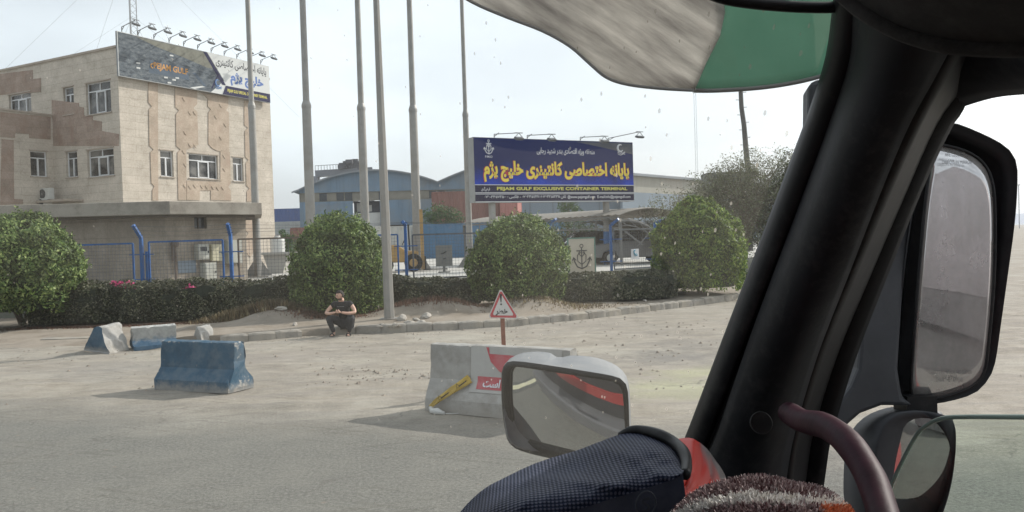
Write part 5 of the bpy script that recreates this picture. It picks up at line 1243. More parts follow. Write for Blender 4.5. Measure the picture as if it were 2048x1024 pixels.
def hedge(label, pxs, D, tops, depth, m, n, seed, size=.06, cat='hedge', zb=None):
    """clipped hedge along picture columns pxs with picture heights tops"""
    np.random.seed(seed); P = []; Nn = []; x0 = at(pxs[0], 500, D[0]).x; x1 = at(pxs[-1], 500, D[-1]).x
    base = Vector(((x0 + x1) / 2, (D[0] + D[-1]) / 2, .2)); xs_ = [at(p, 500, d).x for p, d in zip(pxs, D)]; zs = [at(p, t, d).z for p, t, d in zip(pxs, tops, D)]
    for i in range(n):
        x = x0 + (x1 - x0) * np.random.rand(); yc = np.interp(x, xs_, D); zt_ = np.interp(x, xs_, zs); zg = verge_z(x, yc - depth / 2) if zb is None else zb
        th = np.random.rand() * PI; k = 2.8; c = math.cos(th); s = math.sin(th); ex = math.copysign(abs(c) ** (2 / k), c); ez = abs(s) ** (2 / k)
        gap = .10 * max(0, noise.noise(Vector((x * 1.6, seed, 0)))); nz = 1 + .13 * noise.noise(Vector((x * 1.2, th * 2, seed))) + .10 * noise.noise(Vector((x * 4, th * 4, seed))) - .3 * np.random.rand() ** 2.5
        hh = zt_ - zg; z = zg + gap + .03 + (hh - .03 - gap) * min(1.08, (ez * nz if ez > .05 else np.random.rand() * .3)); P.append((x - base.x, yc + ex * depth / 2 * nz - base.y, z - base.z)); Nn.append((0, ex, ez))
    P = np.array(P); Nn = np.array(Nn) + .01; t = thing('hedge', base, label, cat, 'low clipped hedges behind the kerb'); V, F_ = leaf_mesh(P, Nn, size, .5, .8); mesh_np('foliage', V, F_, m, t)
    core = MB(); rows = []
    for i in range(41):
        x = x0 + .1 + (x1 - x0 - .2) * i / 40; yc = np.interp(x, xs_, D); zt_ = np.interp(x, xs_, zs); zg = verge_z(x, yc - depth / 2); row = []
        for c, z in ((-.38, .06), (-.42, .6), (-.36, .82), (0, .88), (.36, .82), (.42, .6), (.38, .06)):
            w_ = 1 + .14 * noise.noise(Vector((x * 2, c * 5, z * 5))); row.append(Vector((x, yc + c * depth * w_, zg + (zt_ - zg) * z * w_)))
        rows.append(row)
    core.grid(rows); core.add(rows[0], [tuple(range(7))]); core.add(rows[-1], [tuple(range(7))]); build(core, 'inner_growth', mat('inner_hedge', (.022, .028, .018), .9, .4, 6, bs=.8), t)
    mb = MB(); random.seed(seed)
    for i in range(int((x1 - x0) / .5)):
        x = x0 + .25 + i * .5 + random.uniform(-.1, .1); yc = np.interp(x, xs_, D); zg = verge_z(x, yc)
        for k in range(3): mb.tube([Vector((x, yc, zg - .05)), Vector((x + random.uniform(-.25, .25), yc + random.uniform(-.3, .2), zg + .45))], [.022, .012], 5)
    build(mb, 'stems', wood, t); return t, (lambda x: (np.interp(x, xs_, D), np.interp(x, xs_, zs)))
hl, hf = hedge('long dusty hedge with pink flowers running below the gatehouse on the left', (62, 150, 240, 400, 500, 592), (24.9, 24.9, 25.0, 25.1, 25.2, 25.6), (580, 570, 562, 560, 561, 552), 1.3, LM_hedge, 38000, 5, .072)
hedge('dark hedge between the lamp column and the squat round bush', (772, 860, 965), (25.9, 26.3, 26.6), (554, 555, 560), 1.2, LM_hedge, 12000, 6, .08)
hedge('dark hedge under the emblem board, right of the squat round bush', (1095, 1150, 1220, 1345), (26.0, 26.1, 26.3, 26.8), (556, 547, 543, 542), 1.3, LM_hedge, 15000, 7, .085)
# pink flowers on the hedge
fl_m = mat('petal_pink', (.60, .07, .20), .6, .25, 8)
for (px, py, n, l) in ((246, 570, 34, 'cluster of bright pink flowers on top of the long left hedge'), (230, 567, 10, 'small pink flower tuft left of the bright cluster on the hedge'), (380, 576, 9, 'faint pink flowers low on the middle of the long left hedge')):
    np.random.seed(px); c = at(px, py, 24.75); P = np.random.normal(size=(n * 4, 3)) * np.array([.13 if n > 20 else .07, .05, .05]); V, F_ = leaf_mesh(P, np.array([[0, -1, .4]]), .07, .8, .5); o = mesh_np('flowers', V, F_, fl_m); o.location = c; tag(o, l, 'flowers')
# dry grass and litter of leaves
dry = leaf_mat('dry_grass', [(.20, .15, .09), (.28, .23, .14), (.15, .10, .065), (.10, .09, .05)], .2)
dryr = leaf_mat('dry_red', [(.15, .075, .055), (.20, .12, .09), (.10, .06, .045)], .2)
def tufts(name, label, cx, D, w_, dp, n, m, h=.22, seed=0, lean=.5, size=.018):
    np.random.seed(seed); vs = []; fs = []; base = Vector((at(cx, 500, D).x, D, 0))
    for i in range(n):
        x = base.x + np.random.normal() * w_; y = D + np.random.normal() * dp; z = verge_z(x, y); a = np.random.rand() * 2 * PI; hh = h * (.3 + np.random.rand()) * math.exp(-((x - base.x) / (2.2 * w_)) ** 2); l_ = np.random.rand() * lean * hh * 2
        dx, dy = math.cos(a), math.sin(a); o = len(vs); s = size; X, Y = x - base.x, y - base.y
        vs += [(X - dy * s, Y + dx * s, z), (X + dy * s, Y - dx * s, z), (X + dx * l_, Y + dy * l_, z + hh)]; fs.append((o, o + 1, o + 2))
    me = bpy.data.meshes.new(name); me.from_pydata(vs, [], fs); o = link(name, me, m); o.location = base; tag(o, label, 'dry grass', kind='stuff')
tufts('dry_grass', 'tan dry grass in front of the right end of the long left hedge', 520, 24.1, .9, .22, 7000, dry, .34, 1)
tufts('dry_weeds', 'reddish dry weeds on the soil between the lamp column and the danger sign', 860, 24.4, 1.0, .4, 3500, dryr, .16, 2)
tufts('dry_weeds', 'reddish dry weeds around the foot of the bush behind the sitting man', 650, 23.3, .6, .18, 1300, dryr, .10, 3)
tufts('dry_weeds', 'sparse dry weeds on the soil behind the danger sign', 1070, 24.6, 1.3, .4, 2500, dry, .1, 4)
tufts('dead_leaves', 'scattered dark dead leaves under the long left hedge', 250, 23.95, 3.2, .2, 5000, dryr, .06, 6, 1.5)

# loose feathery tree at the right, distant shrubs and trees
def tree(label, px, D, zc, rad, lobes, m, n, seed, size, trunk_r=.12, zb=None, cat='tree', name='tree', twig=60, rough=.5, group=None, fill=.75):
    np.random.seed(seed); random.seed(seed); b = at(px, 500, D); b.z = YZ if zb is None else zb; t = thing(name, b, label, cat, group); P = []; Nn = []
    L_ = []
    for (lx, ly, lz, lr) in lobes: L_.append((Vector((lx, ly, lz)), lr))
    tot = sum(l[1] ** 2 for l in L_)
    for c, lr in L_:
        k = int(n * lr * lr / tot); d = sphere_pts(k, -1)
        for q in d:
            nz = noise.noise(Vector(q) * 2 + c * 3); rr = lr * (1 + rough * nz) * (1 - fill * np.random.rand() ** 1.6); p = c + Vector(q) * rr
            if noise.noise(p * 1.7 / max(.6, lr * .5)) < -.25: continue
            P.append(p); Nn.append(q)
    P = np.array([tuple(p) for p in P]); V, F_ = leaf_mesh(P, np.array(Nn), size, .45, 1.2); mesh_np('crown', V, F_, m, t)
    mb = MB(); tp = Vector((0, 0, zc))
    mb.tube([Vector((0, 0, -.1)), Vector((.05, 0, zc * .4)), tp * .75], [trunk_r, trunk_r * .8, trunk_r * .5], 8)
    for k in range(twig):
        c, lr = random.choice(L_); s = tp * random.uniform(.25, .75); d = Vector(np.random.normal(size=3)).normalized(); e = c + d * lr * random.uniform(.5, 1.12); mid_ = s.lerp(e, .5) + Vector(np.random.normal(size=3)) * .12 * lr
        mb.tube([s, mid_, e], [trunk_r * .22, trunk_r * .14, trunk_r * .05], 4, False)
    build(mb, 'trunk', wood, t, local=True); return t
tree('large grey green feathery tree behind the egg shaped bush, around the crooked pole', 1490, 42, 4.2, 3, [(-.6, 0, 2.2, 1.7), (.6, .3, 3.0, 2.0), (1.9, .3, 1.9, 2.2), (2.2, .4, 3.8, 1.6), (-1.4, 0, 3.4, 1.3), (-2.6, .2, 2.4, 1.2), (.3, 0, 4.3, 1.3), (3.6, .8, 2.6, 2.0), (1.8, 0, .6, 1.6), (-1.9, .3, 3.2, 1.2), (2.6, .4, 4.6, 1.2), (-.8, .2, 4.0, 1.1)], LM_grey, 85000, 21, .095, .14, twig=220, rough=.7, fill=.85)
tree('low green tree peeping over the left of the egg shaped bush', 1335, 40, 2.4, 2, [(0, 0, 2.2, 1.3), (1.1, 0, 2.6, 1.0), (-1.0, 0, 1.7, .8)], LM_grey, 5000, 22, .10, twig=40)
tree('small rounded green tree in front of the red container, left of the billboard', 885, 70, 2.8, 2, [(0, 0, 3.6, 1.1), (-1.0, 0, 3.4, .8), (1.1, 0, 3.3, .9)], LM_far, 4000, 23, .16, twig=15, rough=.3, cat='tree')
tree('light green sapling top showing above the carport roof', 1138, 58, 2.8, 2, [(0, 0, 3.6, .8), (.3, 0, 2.8, .9), (-.1, 0, 4.3, .4)], LM_far, 2500, 24, .15, twig=15)
tree('dark green tree seen under the carport roof behind the emblem board', 1138, 50, 2, 2, [(0, 0, 1.5, 1.2), (1.2, 0, 1.5, 1.0), (-1, 0, 1.3, .8)], LM_dark, 4000, 25, .14, twig=15)
tree('small dusty tree between the water tank and the dark red container', 577, 60, 1.5, 2, [(0, 0, 1.1, .7), (.1, 0, 1.9, .5), (-.4, 0, 2.3, .3)], LM_far, 2500, 26, .13, twig=12)
tree('narrow feathery shrub at the left side of the bush behind the sitting man', 600, 27.2, 1.2, 1, [(0, 0, .3, .5), (.05, 0, .9, .5), (.15, 0, 1.4, .4)], LM_hedge, 3500, 27, .07, .03, zb=.3, twig=20, cat='shrub', name='shrub', rough=.3)
tree('thin reddish shrub between the feathery shrub and the round bush', 628, 26.4, 1.4, 1, [(0, 0, 1.2, .4), (.05, 0, 1.9, .38), (0, 0, 2.3, .3)], dryr, 2600, 28, .07, .03, zb=.3, twig=20, cat='shrub', name='shrub', rough=.3)

# ================================================================== SITTING MAN
mo = gd(683, 672); mo.z = 0; man = thing('person', mo, 'man in black T-shirt and dark trousers sitting on the kerb with clasped hands, looking left', 'person', rz=R(-6)); man.scale = (1.05, 1.05, 1.05)
skm = mat('skin', (.52, .32, .24), .55, .12, 14); shm = mat('shirt_black', (.018, .018, .02), .85, .3, 8); trm = mat('trousers', (.035, .036, .04), .85, .3, 8); hrm = mat('hair_dark', (.02, .016, .014), .8, .4, 30)
# skeleton, x right, y away from camera, z up
B_ = [(0, .36, .30, .13), (0, .31, .44, .13), (0, .22, .60, .14), (0, .15, .74, .13), (0, .115, .825, .062), (-.01, .085, .875, .056),   # 0-5 pelvis..neck
      (-.19, .15, .77, .062), (-.32, .05, .62, .047), (-.355, -.02, .55, .041), (-.21, -.15, .55, .036), (-.075, -.20, .58, .028),              # 6-10 left-picture arm
      (.19, .15, .77, .062), (.32, .05, .62, .047), (.355, -.02, .55, .041), (.21, -.15, .55, .036), (.075, -.20, .58, .028),                  # 11-15 right-picture arm
      (-.10, .33, .29, .10), (-.24, .05, .42, .09), (-.275, -.10, .45, .072), (-.23, -.03, .25, .055), (-.18, .02, .08, .036), (-.185, -.06, .035, .034), (-.20, -.17, .025, .03),  # 16-22 leg
      (.10, .33, .29, .10), (.24, .05, .42, .09), (.275, -.10, .45, .072), (.23, -.03, .25, .055), (.18, .02, .08, .036), (.19, -.06, .035, .034), (.215, -.17, .025, .03)]   # 23-29
E_ = [(0, 1), (1, 2), (2, 3), (3, 4), (4, 5), (3, 6), (6, 7), (7, 8), (8, 9), (9, 10), (3, 11), (11, 12), (12, 13), (13, 14), (14, 15), (0, 16), (16, 17), (17, 18), (18, 19), (19, 20), (20, 21), (21, 22), (0, 23), (23, 24), (24, 25), (25, 26), (26, 27), (27, 28), (28, 29)]
body = skin('body', [(n[0], n[1], n[2], n[3]) for n in B_], E_, None, man)
# head with face, and clasped hands, merged into the body mesh
def head_mesh():
    bm = bmesh.new(); bmesh.ops.create_uvsphere(bm, u_segments=32, v_segments=24, radius=1)
    for v in bm.verts:
        x, y, z = v.co; k = 1.0
        w_ = .078 * (1 - .16 * max(0, -z) ** 1.5); d_ = .098; X = x * w_; Y = y * d_; Z = z * .122
        if z < -.2 and y < 0: Y *= 1 - .12 * (-z); 
        if z < -.35 and y > .1: Y *= .72; X *= .86
        # nose, brow, eye sockets, lips, chin
        def g(cx, cz, sx, sz): return math.exp(-(((X - cx) / sx) ** 2 + ((Z - cz) / sz) ** 2))
        if y < 0:
            Y -= .024 * g(0, -.020, .013, .022) + .010 * g(0, .005, .011, .022) + .007 * g(0, .036, .05, .010) + .007 * g(0, -.062, .022, .008) + .010 * g(0, -.10, .024, .018)
            Y += .012 * g(-.032, .014, .016, .011) + .012 * g(.032, .014, .016, .011) + .005 * g(0, -.050, .02, .004)
        if abs(x) > .93 and -.35 < z < .3 and abs(y) < .3: X *= 1.17
        v.co = (X, Y, Z)
    me = bpy.data.meshes.new('h'); bm.to_mesh(me); bm.free(); return me
HM = Matrix.Translation((-.02, .065, .965)) @ Matrix.Rotation(R(-52), 4, 'Z') @ Matrix.Rotation(R(10), 4, 'X')
def hand_nodes(s):
    """palm and five bent fingers, fingers laced over the other hand"""
    N_ = []; E2_ = []; w0 = Vector((s * .075, -.20, .58)); 
    N_.append((*w0, .022)); c = w0 + Vector((-s * .045, -.012, .012)); N_.append((*c, .026)); E2_.append((0, 1))
    for f in range(4):
        zf = .024 - f * .017; a = c + Vector((-s * .02, -.012, zf)); b = a + Vector((-s * .035, -.022 + .006 * f, .012)); d = b + Vector((-s * .022, .008, -.002 - f * .002)); o = len(N_)
        N_ += [(*a, .0105), (*b, .0095), (*d, .0085)]; E2_ += [(1, o), (o, o + 1), (o + 1, o + 2)]
    o = len(N_); a = c + Vector((s * .005, -.006, .034)); b = a + Vector((-s * .022, -.008, .030)); N_ += [(*a, .012), (*b, .0095)]; E2_ += [(1, o), (o, o + 1)]
    return N_, E2_
bm = bmesh.new(); bm.from_mesh(body.data); 
hm = head_mesh(); hm.transform(HM); bm.from_mesh(hm)
for s in (-1, 1):
    N_, E2_ = hand_nodes(s); ho = skin('hand', N_, E2_, None, None, 1); bm.from_mesh(ho.data); bpy.data.objects.remove(ho)
bmesh.ops.remove_doubles(bm, verts=bm.verts, dist=1e-5); bmesh.ops.delete(bm, geom=[v for v in bm.verts if not v.link_faces], context='VERTS'); bmesh.ops.delete(bm, geom=[f for f in bm.faces if sum(1 for e in f.edges if len(e.link_faces) > 2)], context='FACES'); bmesh.ops.holes_fill(bm, edges=bm.edges, sides=0); bmesh.ops.recalc_face_normals(bm, faces=bm.faces)
for f in bm.faces: f.smooth = True; f.material_index = 0
bm.to_mesh(body.data); bm.free(); body.data.materials.clear(); body.data.materials.append(skm)
# one surface
rm = body.modifiers.new('r', 'REMESH'); rm.mode = 'VOXEL'; rm.voxel_size = .006; rm.use_smooth_shade = True
# hair cap and beard
def shell(sel, k, name, m):
    bm = bmesh.new(); bm.from_mesh(head_mesh()); kill = [f for f in bm.faces if not sel(f.calc_center_median())]; bmesh.ops.delete(bm, geom=kill, context='FACES')
    for v in bm.verts: v.co *= k
    me = bpy.data.meshes.new(name); bm.to_mesh(me); bm.free(); me.transform(HM)
    for p in me.polygons: p.use_smooth = True
    o = link(name, me, m, man); x = o.modifiers.new('t', 'SOLIDIFY'); x.thickness = .012; x.offset = -1; return o
shell(lambda c: c.z > .062 or (c.y > .0 and c.z > -.045 and abs(c.x) < .085), 1.06, 'hair', hrm)
shell(lambda c: c.y < .01 and c.z < -.066 and not (abs(c.x) < .018 and -.066 < c.z < -.055), 1.035, 'beard', mat('beard', (.10, .065, .05), .85, .4, 30))
shell(lambda c: c.y < -.03 and .024 < c.z < .034 and .014 < abs(c.x) < .052, 1.04, 'eyebrow', hrm)
shell(lambda c: c.y < -.03 and .006 < c.z < .018 and .02 < abs(c.x) < .044, 1.012, 'eye', mat('eye_dark', (.03, .02, .02), .3, .3, 30))
S_ = lambda ids, d: [(B_[i][0], B_[i][1], B_[i][2], B_[i][3] + d) for i in ids]
sh = S_([0, 1, 2, 3, 4], .02); sh[0] = (0, .35, .36, .14); sh[4] = (0, .12, .815, .082); sh += S_([6, 7], .024) + S_([11, 12], .024); 
sh[5] = (-.19, .15, .772, .092); sh[7] = (.19, .15, .772, .092); sh[6] = (-.278, .085, .662, .070); sh[8] = (.278, .085, .662, .070)
shirt = skin('shirt', sh, [(0, 1), (1, 2), (2, 3), (3, 4), (3, 5), (5, 6), (3, 7), (7, 8)], shm, man)
tr = S_([0], .03) + S_([16, 17, 18, 19], .012) + [(-.185, .012, .075, .050)] + S_([23, 24, 25, 26], .012) + [(.185, .012, .075, .050)]; tr[0] = (0, .36, .31, .155); tr[1] = (tr[1][0], tr[1][1], tr[1][2], .125); tr[6] = (tr[6][0], tr[6][1], tr[6][2], .125)
skin('trousers', tr, [(0, 1), (1, 2), (2, 3), (3, 4), (4, 5), (0, 6), (6, 7), (7, 8), (8, 9), (9, 10)], trm, man)
mb = MB(); 
for k in range(5): mb.box((-.07 + k * .035, .008 - abs(k - 2) * .004, .70), (.022, .003, .006))
build(mb, 'shirt_print', mat('print_pale', (.4, .4, .4), .8, .2, 10), man, local=True)
for s in (-1, 1):
    mb = MB(); yaw = s * .12; pts_ = [(s * .178, .07), (s * .15, -.02), (s * .15, -.16), (s * .20, -.21), (s * .25, -.16), (s * .235, -.02), (s * .215, .07)]
    mb.prism([(x, y, .0) for x, y in pts_], (0, 0, .022)); sd2 = build(mb, 'sandal', blk, man, local=True, bevel=.006)
    mb = MB(); mb.tube([(s * .15, -.10, .02), (s * .165, -.11, .065), (s * .20, -.12, .078), (s * .235, -.11, .055), (s * .245, -.10, .02)], .014, 6); mb.tube([(s * .155, -.02, .02), (s * .17, -.03, .075), (s * .22, -.03, .075), (s * .235, -.02, .02)], .012, 6); build(mb, 'strap', blk, sd2, local=True)
# ================================================================== TRUCK THE PHOTO IS TAKEN FROM
tk = thing('truck', (-.62, 0, 0), 'truck cab around the viewer, with dark pillar, outside mirrors and green ended visor', 'truck')
def plastic(name, c, rough, sc=60, bs=.25, var=.25, spec=.4):
    m, N, L, P = nm(name); tc = N.new('ShaderNodeTexCoord').outputs['Object']; n = tex_noise(N, L, tc, sc, 3, .6); n2 = tex_noise(N, L, tc, 5, 5, .65)
    L.new(ramp(N, L, n2, [(.35, tuple(x * (1 - var) for x in c)), (.65, tuple(x * (1 + var) for x in c))]), P.inputs['Base Color'])
    src = P.inputs['Base Color'].links[0].from_socket; n3 = tex_noise(N, L, tc, 38, 8, .8); n4 = tex_noise(N, L, tc, 3.2, 6, .7); mm_ = N.new('ShaderNodeMath'); mm_.operation = 'MULTIPLY'; L.new(n3, mm_.inputs[0]); L.new(n4, mm_.inputs[1])
    L.new(mixc(N, L, ramp(N, L, mm_.outputs[0], [(.25, (0, 0, 0)), (.42, (.16, .16, .16))]), src, (.16, .15, .14)), P.inputs['Base Color'])   # settled dust
    P.inputs['Roughness'].default_value = rough; P.inputs['Specular IOR Level'].default_value = spec; bump(N, L, P, n, bs, .0006); return m
trimm = plastic('cab_trim', (.009, .0095, .012), .6, 900, .25, .35, .25); seal = plastic('rubber_seal', (.009, .009, .010), .5, 500, .1, .3, .3); housing = plastic('mirror_housing', (.045, .047, .052), .6, 700)
liner = plastic('headliner_cloth', (.022, .019, .018), .9, 1200, .5)
def lut(cols, depth):
    """loft between picture polylines; depth[i] lists the distance ahead for every column point"""
    return [[at(px, py, d) for (px, py), d in zip(c, ds)] for c, ds in zip(cols, depth)]
def smooth_poly(P, k=4):
    out = []
    for i in range(len(P) - 1):
        p0 = P[max(i - 1, 0)]; p1 = P[i]; p2 = P[i + 1]; p3 = P[min(i + 2, len(P) - 1)]
        for j in range(k):
            t = j / k; out.append(0.5 * ((2 * p1) + (p2 - p0) * t + (2 * p0 - 5 * p1 + 4 * p2 - p3) * t * t + (3 * p1 - p0 - 3 * p2 + p3) * t ** 3))
    out.append(P[-1]); return out
c0 = [(1706, -90), (1690, 0), (1674, 110), (1641, 215), (1590, 350), (1532, 500), (1462, 680), (1404, 830), (1370, 915), (1326, 1040)]
c1 = [(1728, -90), (1714, 0), (1698, 110), (1666, 215), (1614, 350), (1556, 500), (1487, 680), (1430, 830), (1397, 915), (1354, 1040)]
c2 = [(1764, -90), (1748, 0), (1738, 110), (1706, 215), (1656, 350), (1598, 500), (1527, 680), (1468, 830), (1432, 915), (1390, 1040)]
c3 = [(1930, -90), (1902, 20), (1850, 120), (1800, 220), (1738, 365), (1677, 520), (1608, 700), (1566, 850), (1552, 930), (1540, 1040)]
c4 = [(2010, -40), (1965, 70), (1905, 150), (1840, 240), (1780, 380), (1720, 530), (1655, 700), (1612, 850), (1600, 930), (1588, 1040)]
c5 = [(1996, 160), (1945, 178), (1902, 212), (1875, 252), (1824, 365), (1767, 515), (1702, 700), (1664, 850), (1652, 930), (1642, 1040)]
n_ = 10; lin = lambda a, b: [a + (b - a) * i / (n_ - 1) for i in range(n_)]
D0 = lin(.80, 1.34); D1 = lin(.775, 1.30); D2 = lin(.765, 1.27)
D3 = [(.40 + .0 * i) / ((c3[i][0] - 1024) / FPX) for i in range(n_)]; D3 = [min(.83, d) if i < 4 else d * .98 for i, d in enumerate(D3)]
D4 = [.468 / ((c[0] - 1024) / FPX) for c in c4]; D5 = [.50 / ((c[0] - 1024) / FPX) for c in c5]
def loft(cols, Ds, inner=0, bulge=0):
    L_ = [smooth_poly(r_) for r_ in lut(cols, Ds)]; rows = []
    for a, b in zip(L_, L_[1:]):
        for s in range(inner + 1):
            t = s / (inner + 1); rows.append([p.lerp(q, t) - (p.lerp(q, t) - CAMP).normalized() * bulge * math.sin(PI * t) for p, q in zip(a, b)])
    rows.append(L_[-1]); return rows
mb = MB(); mb.grid(loft([c2, c3], [D2, D3], 6, .045)); build(mb, 'pillar_trim', trimm, tk, smooth=True, solid=-.02)
mb = MB(); mb.grid(loft([c3, c4], [D3, D4], 3, .004)); build(mb, 'pillar_cover', seal, tk, smooth=True, solid=-.02)
d4b = [d + .004 for d in D4]; c5b = [(x - 9, y) for x, y in c5]
mb = MB(); mb.grid(loft([c4, c5b], [d4b, D5], 3, .012)); build(mb, 'door_frame', plastic('frame_plastic', (.007, .007, .008), .65, 700, .1, .3, .15), tk, smooth=True, solid=-.02)
mb = MB(); pl = smooth_poly(lut([[(x - 4, y) for x, y in c5]], [D5])[0]); mb.tube(pl, .0030, 8); build(mb, 'frame_highlight', plastic('highlight_grey', (.17, .17, .17), .4, 700, .05), tk, smooth=True)  # thin pale tube: highlight on the opening edge, put into the colour
# windscreen rubber: two rounded ridges
for (ca, cb, Da, Db, nm_, m_, bl) in ((c0, c1, D0, D1, 'windscreen_seal', seal, .012), (c1, c2, D1, D2, 'inner_seal', seal, -.012)):
    mb = MB(); mb.grid(loft([ca, cb], [Da, Db], 5, bl)); build(mb, nm_, m_, tk, smooth=True, solid=-.012)
mb = MB(); mb.tube(smooth_poly(lut([c1], [[d - .006 for d in D1]])[0]), .0035, 8); build(mb, 'seal_highlight', plastic('highlight_blue_grey', (.05, .05, .065), .35, 600, .05), tk, smooth=True)  # blue-grey tube paints the highlight running along the seal
# header over the side window
lo = [(1945, 178), (1996, 160), (2048, 150), (2150, 141), (2330, 138), (2700, 130)]; hi = [(1880, 100), (1950, 84), (2048, 78), (2150, 72), (2330, 66), (2700, 55)]
Pl = smooth_poly([atx(x, y, .50) for x, y in lo]); Ph = smooth_poly([atx(x, y, .455) for x, y in hi]); mb = MB(); mb.grid([[p.lerp(q, t) + Vector((-.012 * math.sin(PI * t), 0, 0)) for p, q in zip(Pl, Ph)] for t in (0, .2, .4, .6, .8, 1)]); build(mb, 'window_header', trimm, tk, smooth=True, solid=-.02)
mb = MB(); mb.tube([p + Vector((-.002, 0, 0)) for p in Pl], .004, 8); build(mb, 'header_highlight', MATS.get('x') or bpy.data.materials['highlight_grey'], tk, smooth=True)  # painted edge highlight continued along the header
# round cap and lower pillar foot
cpos = at(1522, 846, 1.02); mb = MB(); nrm = (CAMP - cpos).normalized(); mb.cyl(cpos - nrm * .01, cpos + nrm * .0, .0135, .0135, 24); mb.tube([cpos + (Vector((1, 0, 0)) * math.cos(k * PI / 12) + Vector((0, .25, 1)).normalized() * math.sin(k * PI / 12)) * .0135 for k in range(25)], .0009, 5); build(mb, 'screw_cover', seal, tk)
# headliner shelf with rolled lip
lip = [(1640, -60), (1700, 0), (1740, 30), (1800, 62), (1870, 84), (1950, 94), (2048, 96), (2200, 96), (2500, 90)]
Lp = smooth_poly([at(x, y, .62 - .12 * i / 8) for i, (x, y) in enumerate(lip)]); mb = MB(); mb.tube(Lp, .0065, 10); build(mb, 'headliner_lip', liner, tk, smooth=True)
mb = MB(); mb.grid([Lp, [p + Vector((-.02, -.06, .02)) for p in Lp], [p + Vector((-.05, -.16, .07)) for p in Lp], [Vector((p.x - .08, -.05, 2.72)) for p in Lp]]); build(mb, 'headliner', liner, tk, smooth=True, solid=.01)
mb = MB(); mb.box((-.63, -.28, 2.80), (2.5, 1.75, .06)); build(mb, 'roof', plastic('cab_shell', (.25, .05, .05), .4), tk)
mb = MB(); mb.box((-.63, -1.17, 2.0), (2.5, .05, 1.54)); build(mb, 'rear_wall', liner, tk)
mb = MB(); mb.box((-.66, 1.0, 1.66), (2.34, .8, .2)); mb.prism([(-1.83, 1.4, 1.76), (-1.83, .75, 1.76), (-1.83, .7, 1.80), (-1.83, 1.1, 1.79)], (2.3, 0, 0)); build(mb, 'dashboard', trimm, tk, bevel=.03)
mb = MB(); mb.box((.535, .35, 1.40), (.06, 1.9, .78)); build(mb, 'door_panel', trimm, tk, bevel=.02)
# windscreen
def screen_mat():
    m, N, L, P = nm('dusty_glare_windscreen'); N.remove(P); tc = N.new('ShaderNodeTexCoord').outputs['Object']
    tr = N.new('ShaderNodeBsdfTransparent'); tr.inputs[0].default_value = (.97, .985, .98, 1); df = N.new('ShaderNodeBsdfDiffuse'); df.inputs[0].default_value = (.64, .60, .52, 1)
    tl_ = N.new('ShaderNodeBsdfTranslucent'); tl_.inputs[0].default_value = (.64, .60, .52, 1); ad = N.new('ShaderNodeMixShader'); ad.inputs[0].default_value = .6; L.new(df.outputs[0], ad.inputs[1]); L.new(tl_.outputs[0], ad.inputs[2])
    v = N.new('ShaderNodeTexVoronoi'); v.inputs['Scale'].default_value = 46; mp = N.new('ShaderNodeMapping'); mp.inputs['Rotation'].default_value = (0, .35, 0); mp.inputs['Scale'].default_value = (1.6, .6, .8); L.new(tc, mp.inputs[0]); L.new(mp.outputs[0], v.inputs['Vector'])
    n = tex_noise(N, L, tc, 3.5, 4, .6); n2 = tex_noise(N, L, tc, 60, 4, .7); sx = N.new('ShaderNodeSeparateXYZ'); L.new(tc, sx.inputs[0])
    thr = N.new('ShaderNodeMapRange'); L.new(sx.outputs[0], thr.inputs[0]); thr.inputs[1].default_value = .35; thr.inputs[2].default_value = 1.15; thr.inputs[3].default_value = .045; thr.inputs[4].default_value = .14
    a = N.new('ShaderNodeMath'); a.operation = 'MULTIPLY'; L.new(n2, a.inputs[0]); L.new(thr.outputs[0], a.inputs[1]); a2 = N.new('ShaderNodeMath'); a2.operation = 'MULTIPLY'; a2.inputs[1].default_value = 2; L.new(a.outputs[0], a2.inputs[0])
    lt = N.new('ShaderNodeMath'); lt.operation = 'LESS_THAN'; L.new(v.outputs['Distance'], lt.inputs[0]); L.new(a2.outputs[0], lt.inputs[1])
    s1 = N.new('ShaderNodeMath'); s1.operation = 'MULTIPLY'; s1.inputs[1].default_value = .36; L.new(lt.outputs[0], s1.inputs[0])
    f = ramp(N, L, n, [(.35, (.014,) * 3), (.7, (.055,) * 3)]); thr2 = N.new('ShaderNodeMapRange'); L.new(sx.outputs[0], thr2.inputs[0]); thr2.inputs[1].default_value = .2; thr2.inputs[2].default_value = 1.1; thr2.inputs[3].default_value = 0; thr2.inputs[4].default_value = .04; f2_ = N.new('ShaderNodeMath'); f2_.operation = 'ADD'; L.new(f, f2_.inputs[0]); L.new(thr2.outputs[0], f2_.inputs[1]); f = f2_.outputs[0]; s2 = N.new('ShaderNodeMath'); s2.operation = 'ADD'; L.new(f, s2.inputs[0]); L.new(s1.outputs[0], s2.inputs[1])  # dust film, thickened to the right to paint in the glare veil
    x = N.new('ShaderNodeMixShader'); L.new(s2.outputs[0], x.inputs[0]); L.new(tr.outputs[0], x.inputs[1]); L.new(ad.outputs[0], x.inputs[2])
    gl = N.new('ShaderNodeBsdfGlossy'); gl.inputs['Roughness'].default_value = .02; y = N.new('ShaderNodeMixShader'); y.inputs[0].default_value = .015; L.new(x.outputs[0], y.inputs[1]); L.new(gl.outputs[0], y.inputs[2]); L.new(y.outputs[0], N['Material Output'].inputs[0]); return m
ra = at(*c0[1], D0[1] + .01); rb_ = at(*c0[8], D0[8] + .01); dd = (rb_ - ra) / (rb_.z - ra.z)
rt_ = ra + dd * (2.76 - ra.z); rbm = ra + dd * (1.74 - ra.z); off = Vector((-.0, .012, 0)); mb = MB()
lt_ = Vector((-1.75, rt_.y, rt_.z)); lb_ = Vector((-1.8, rbm.y, rbm.z))
rows = []
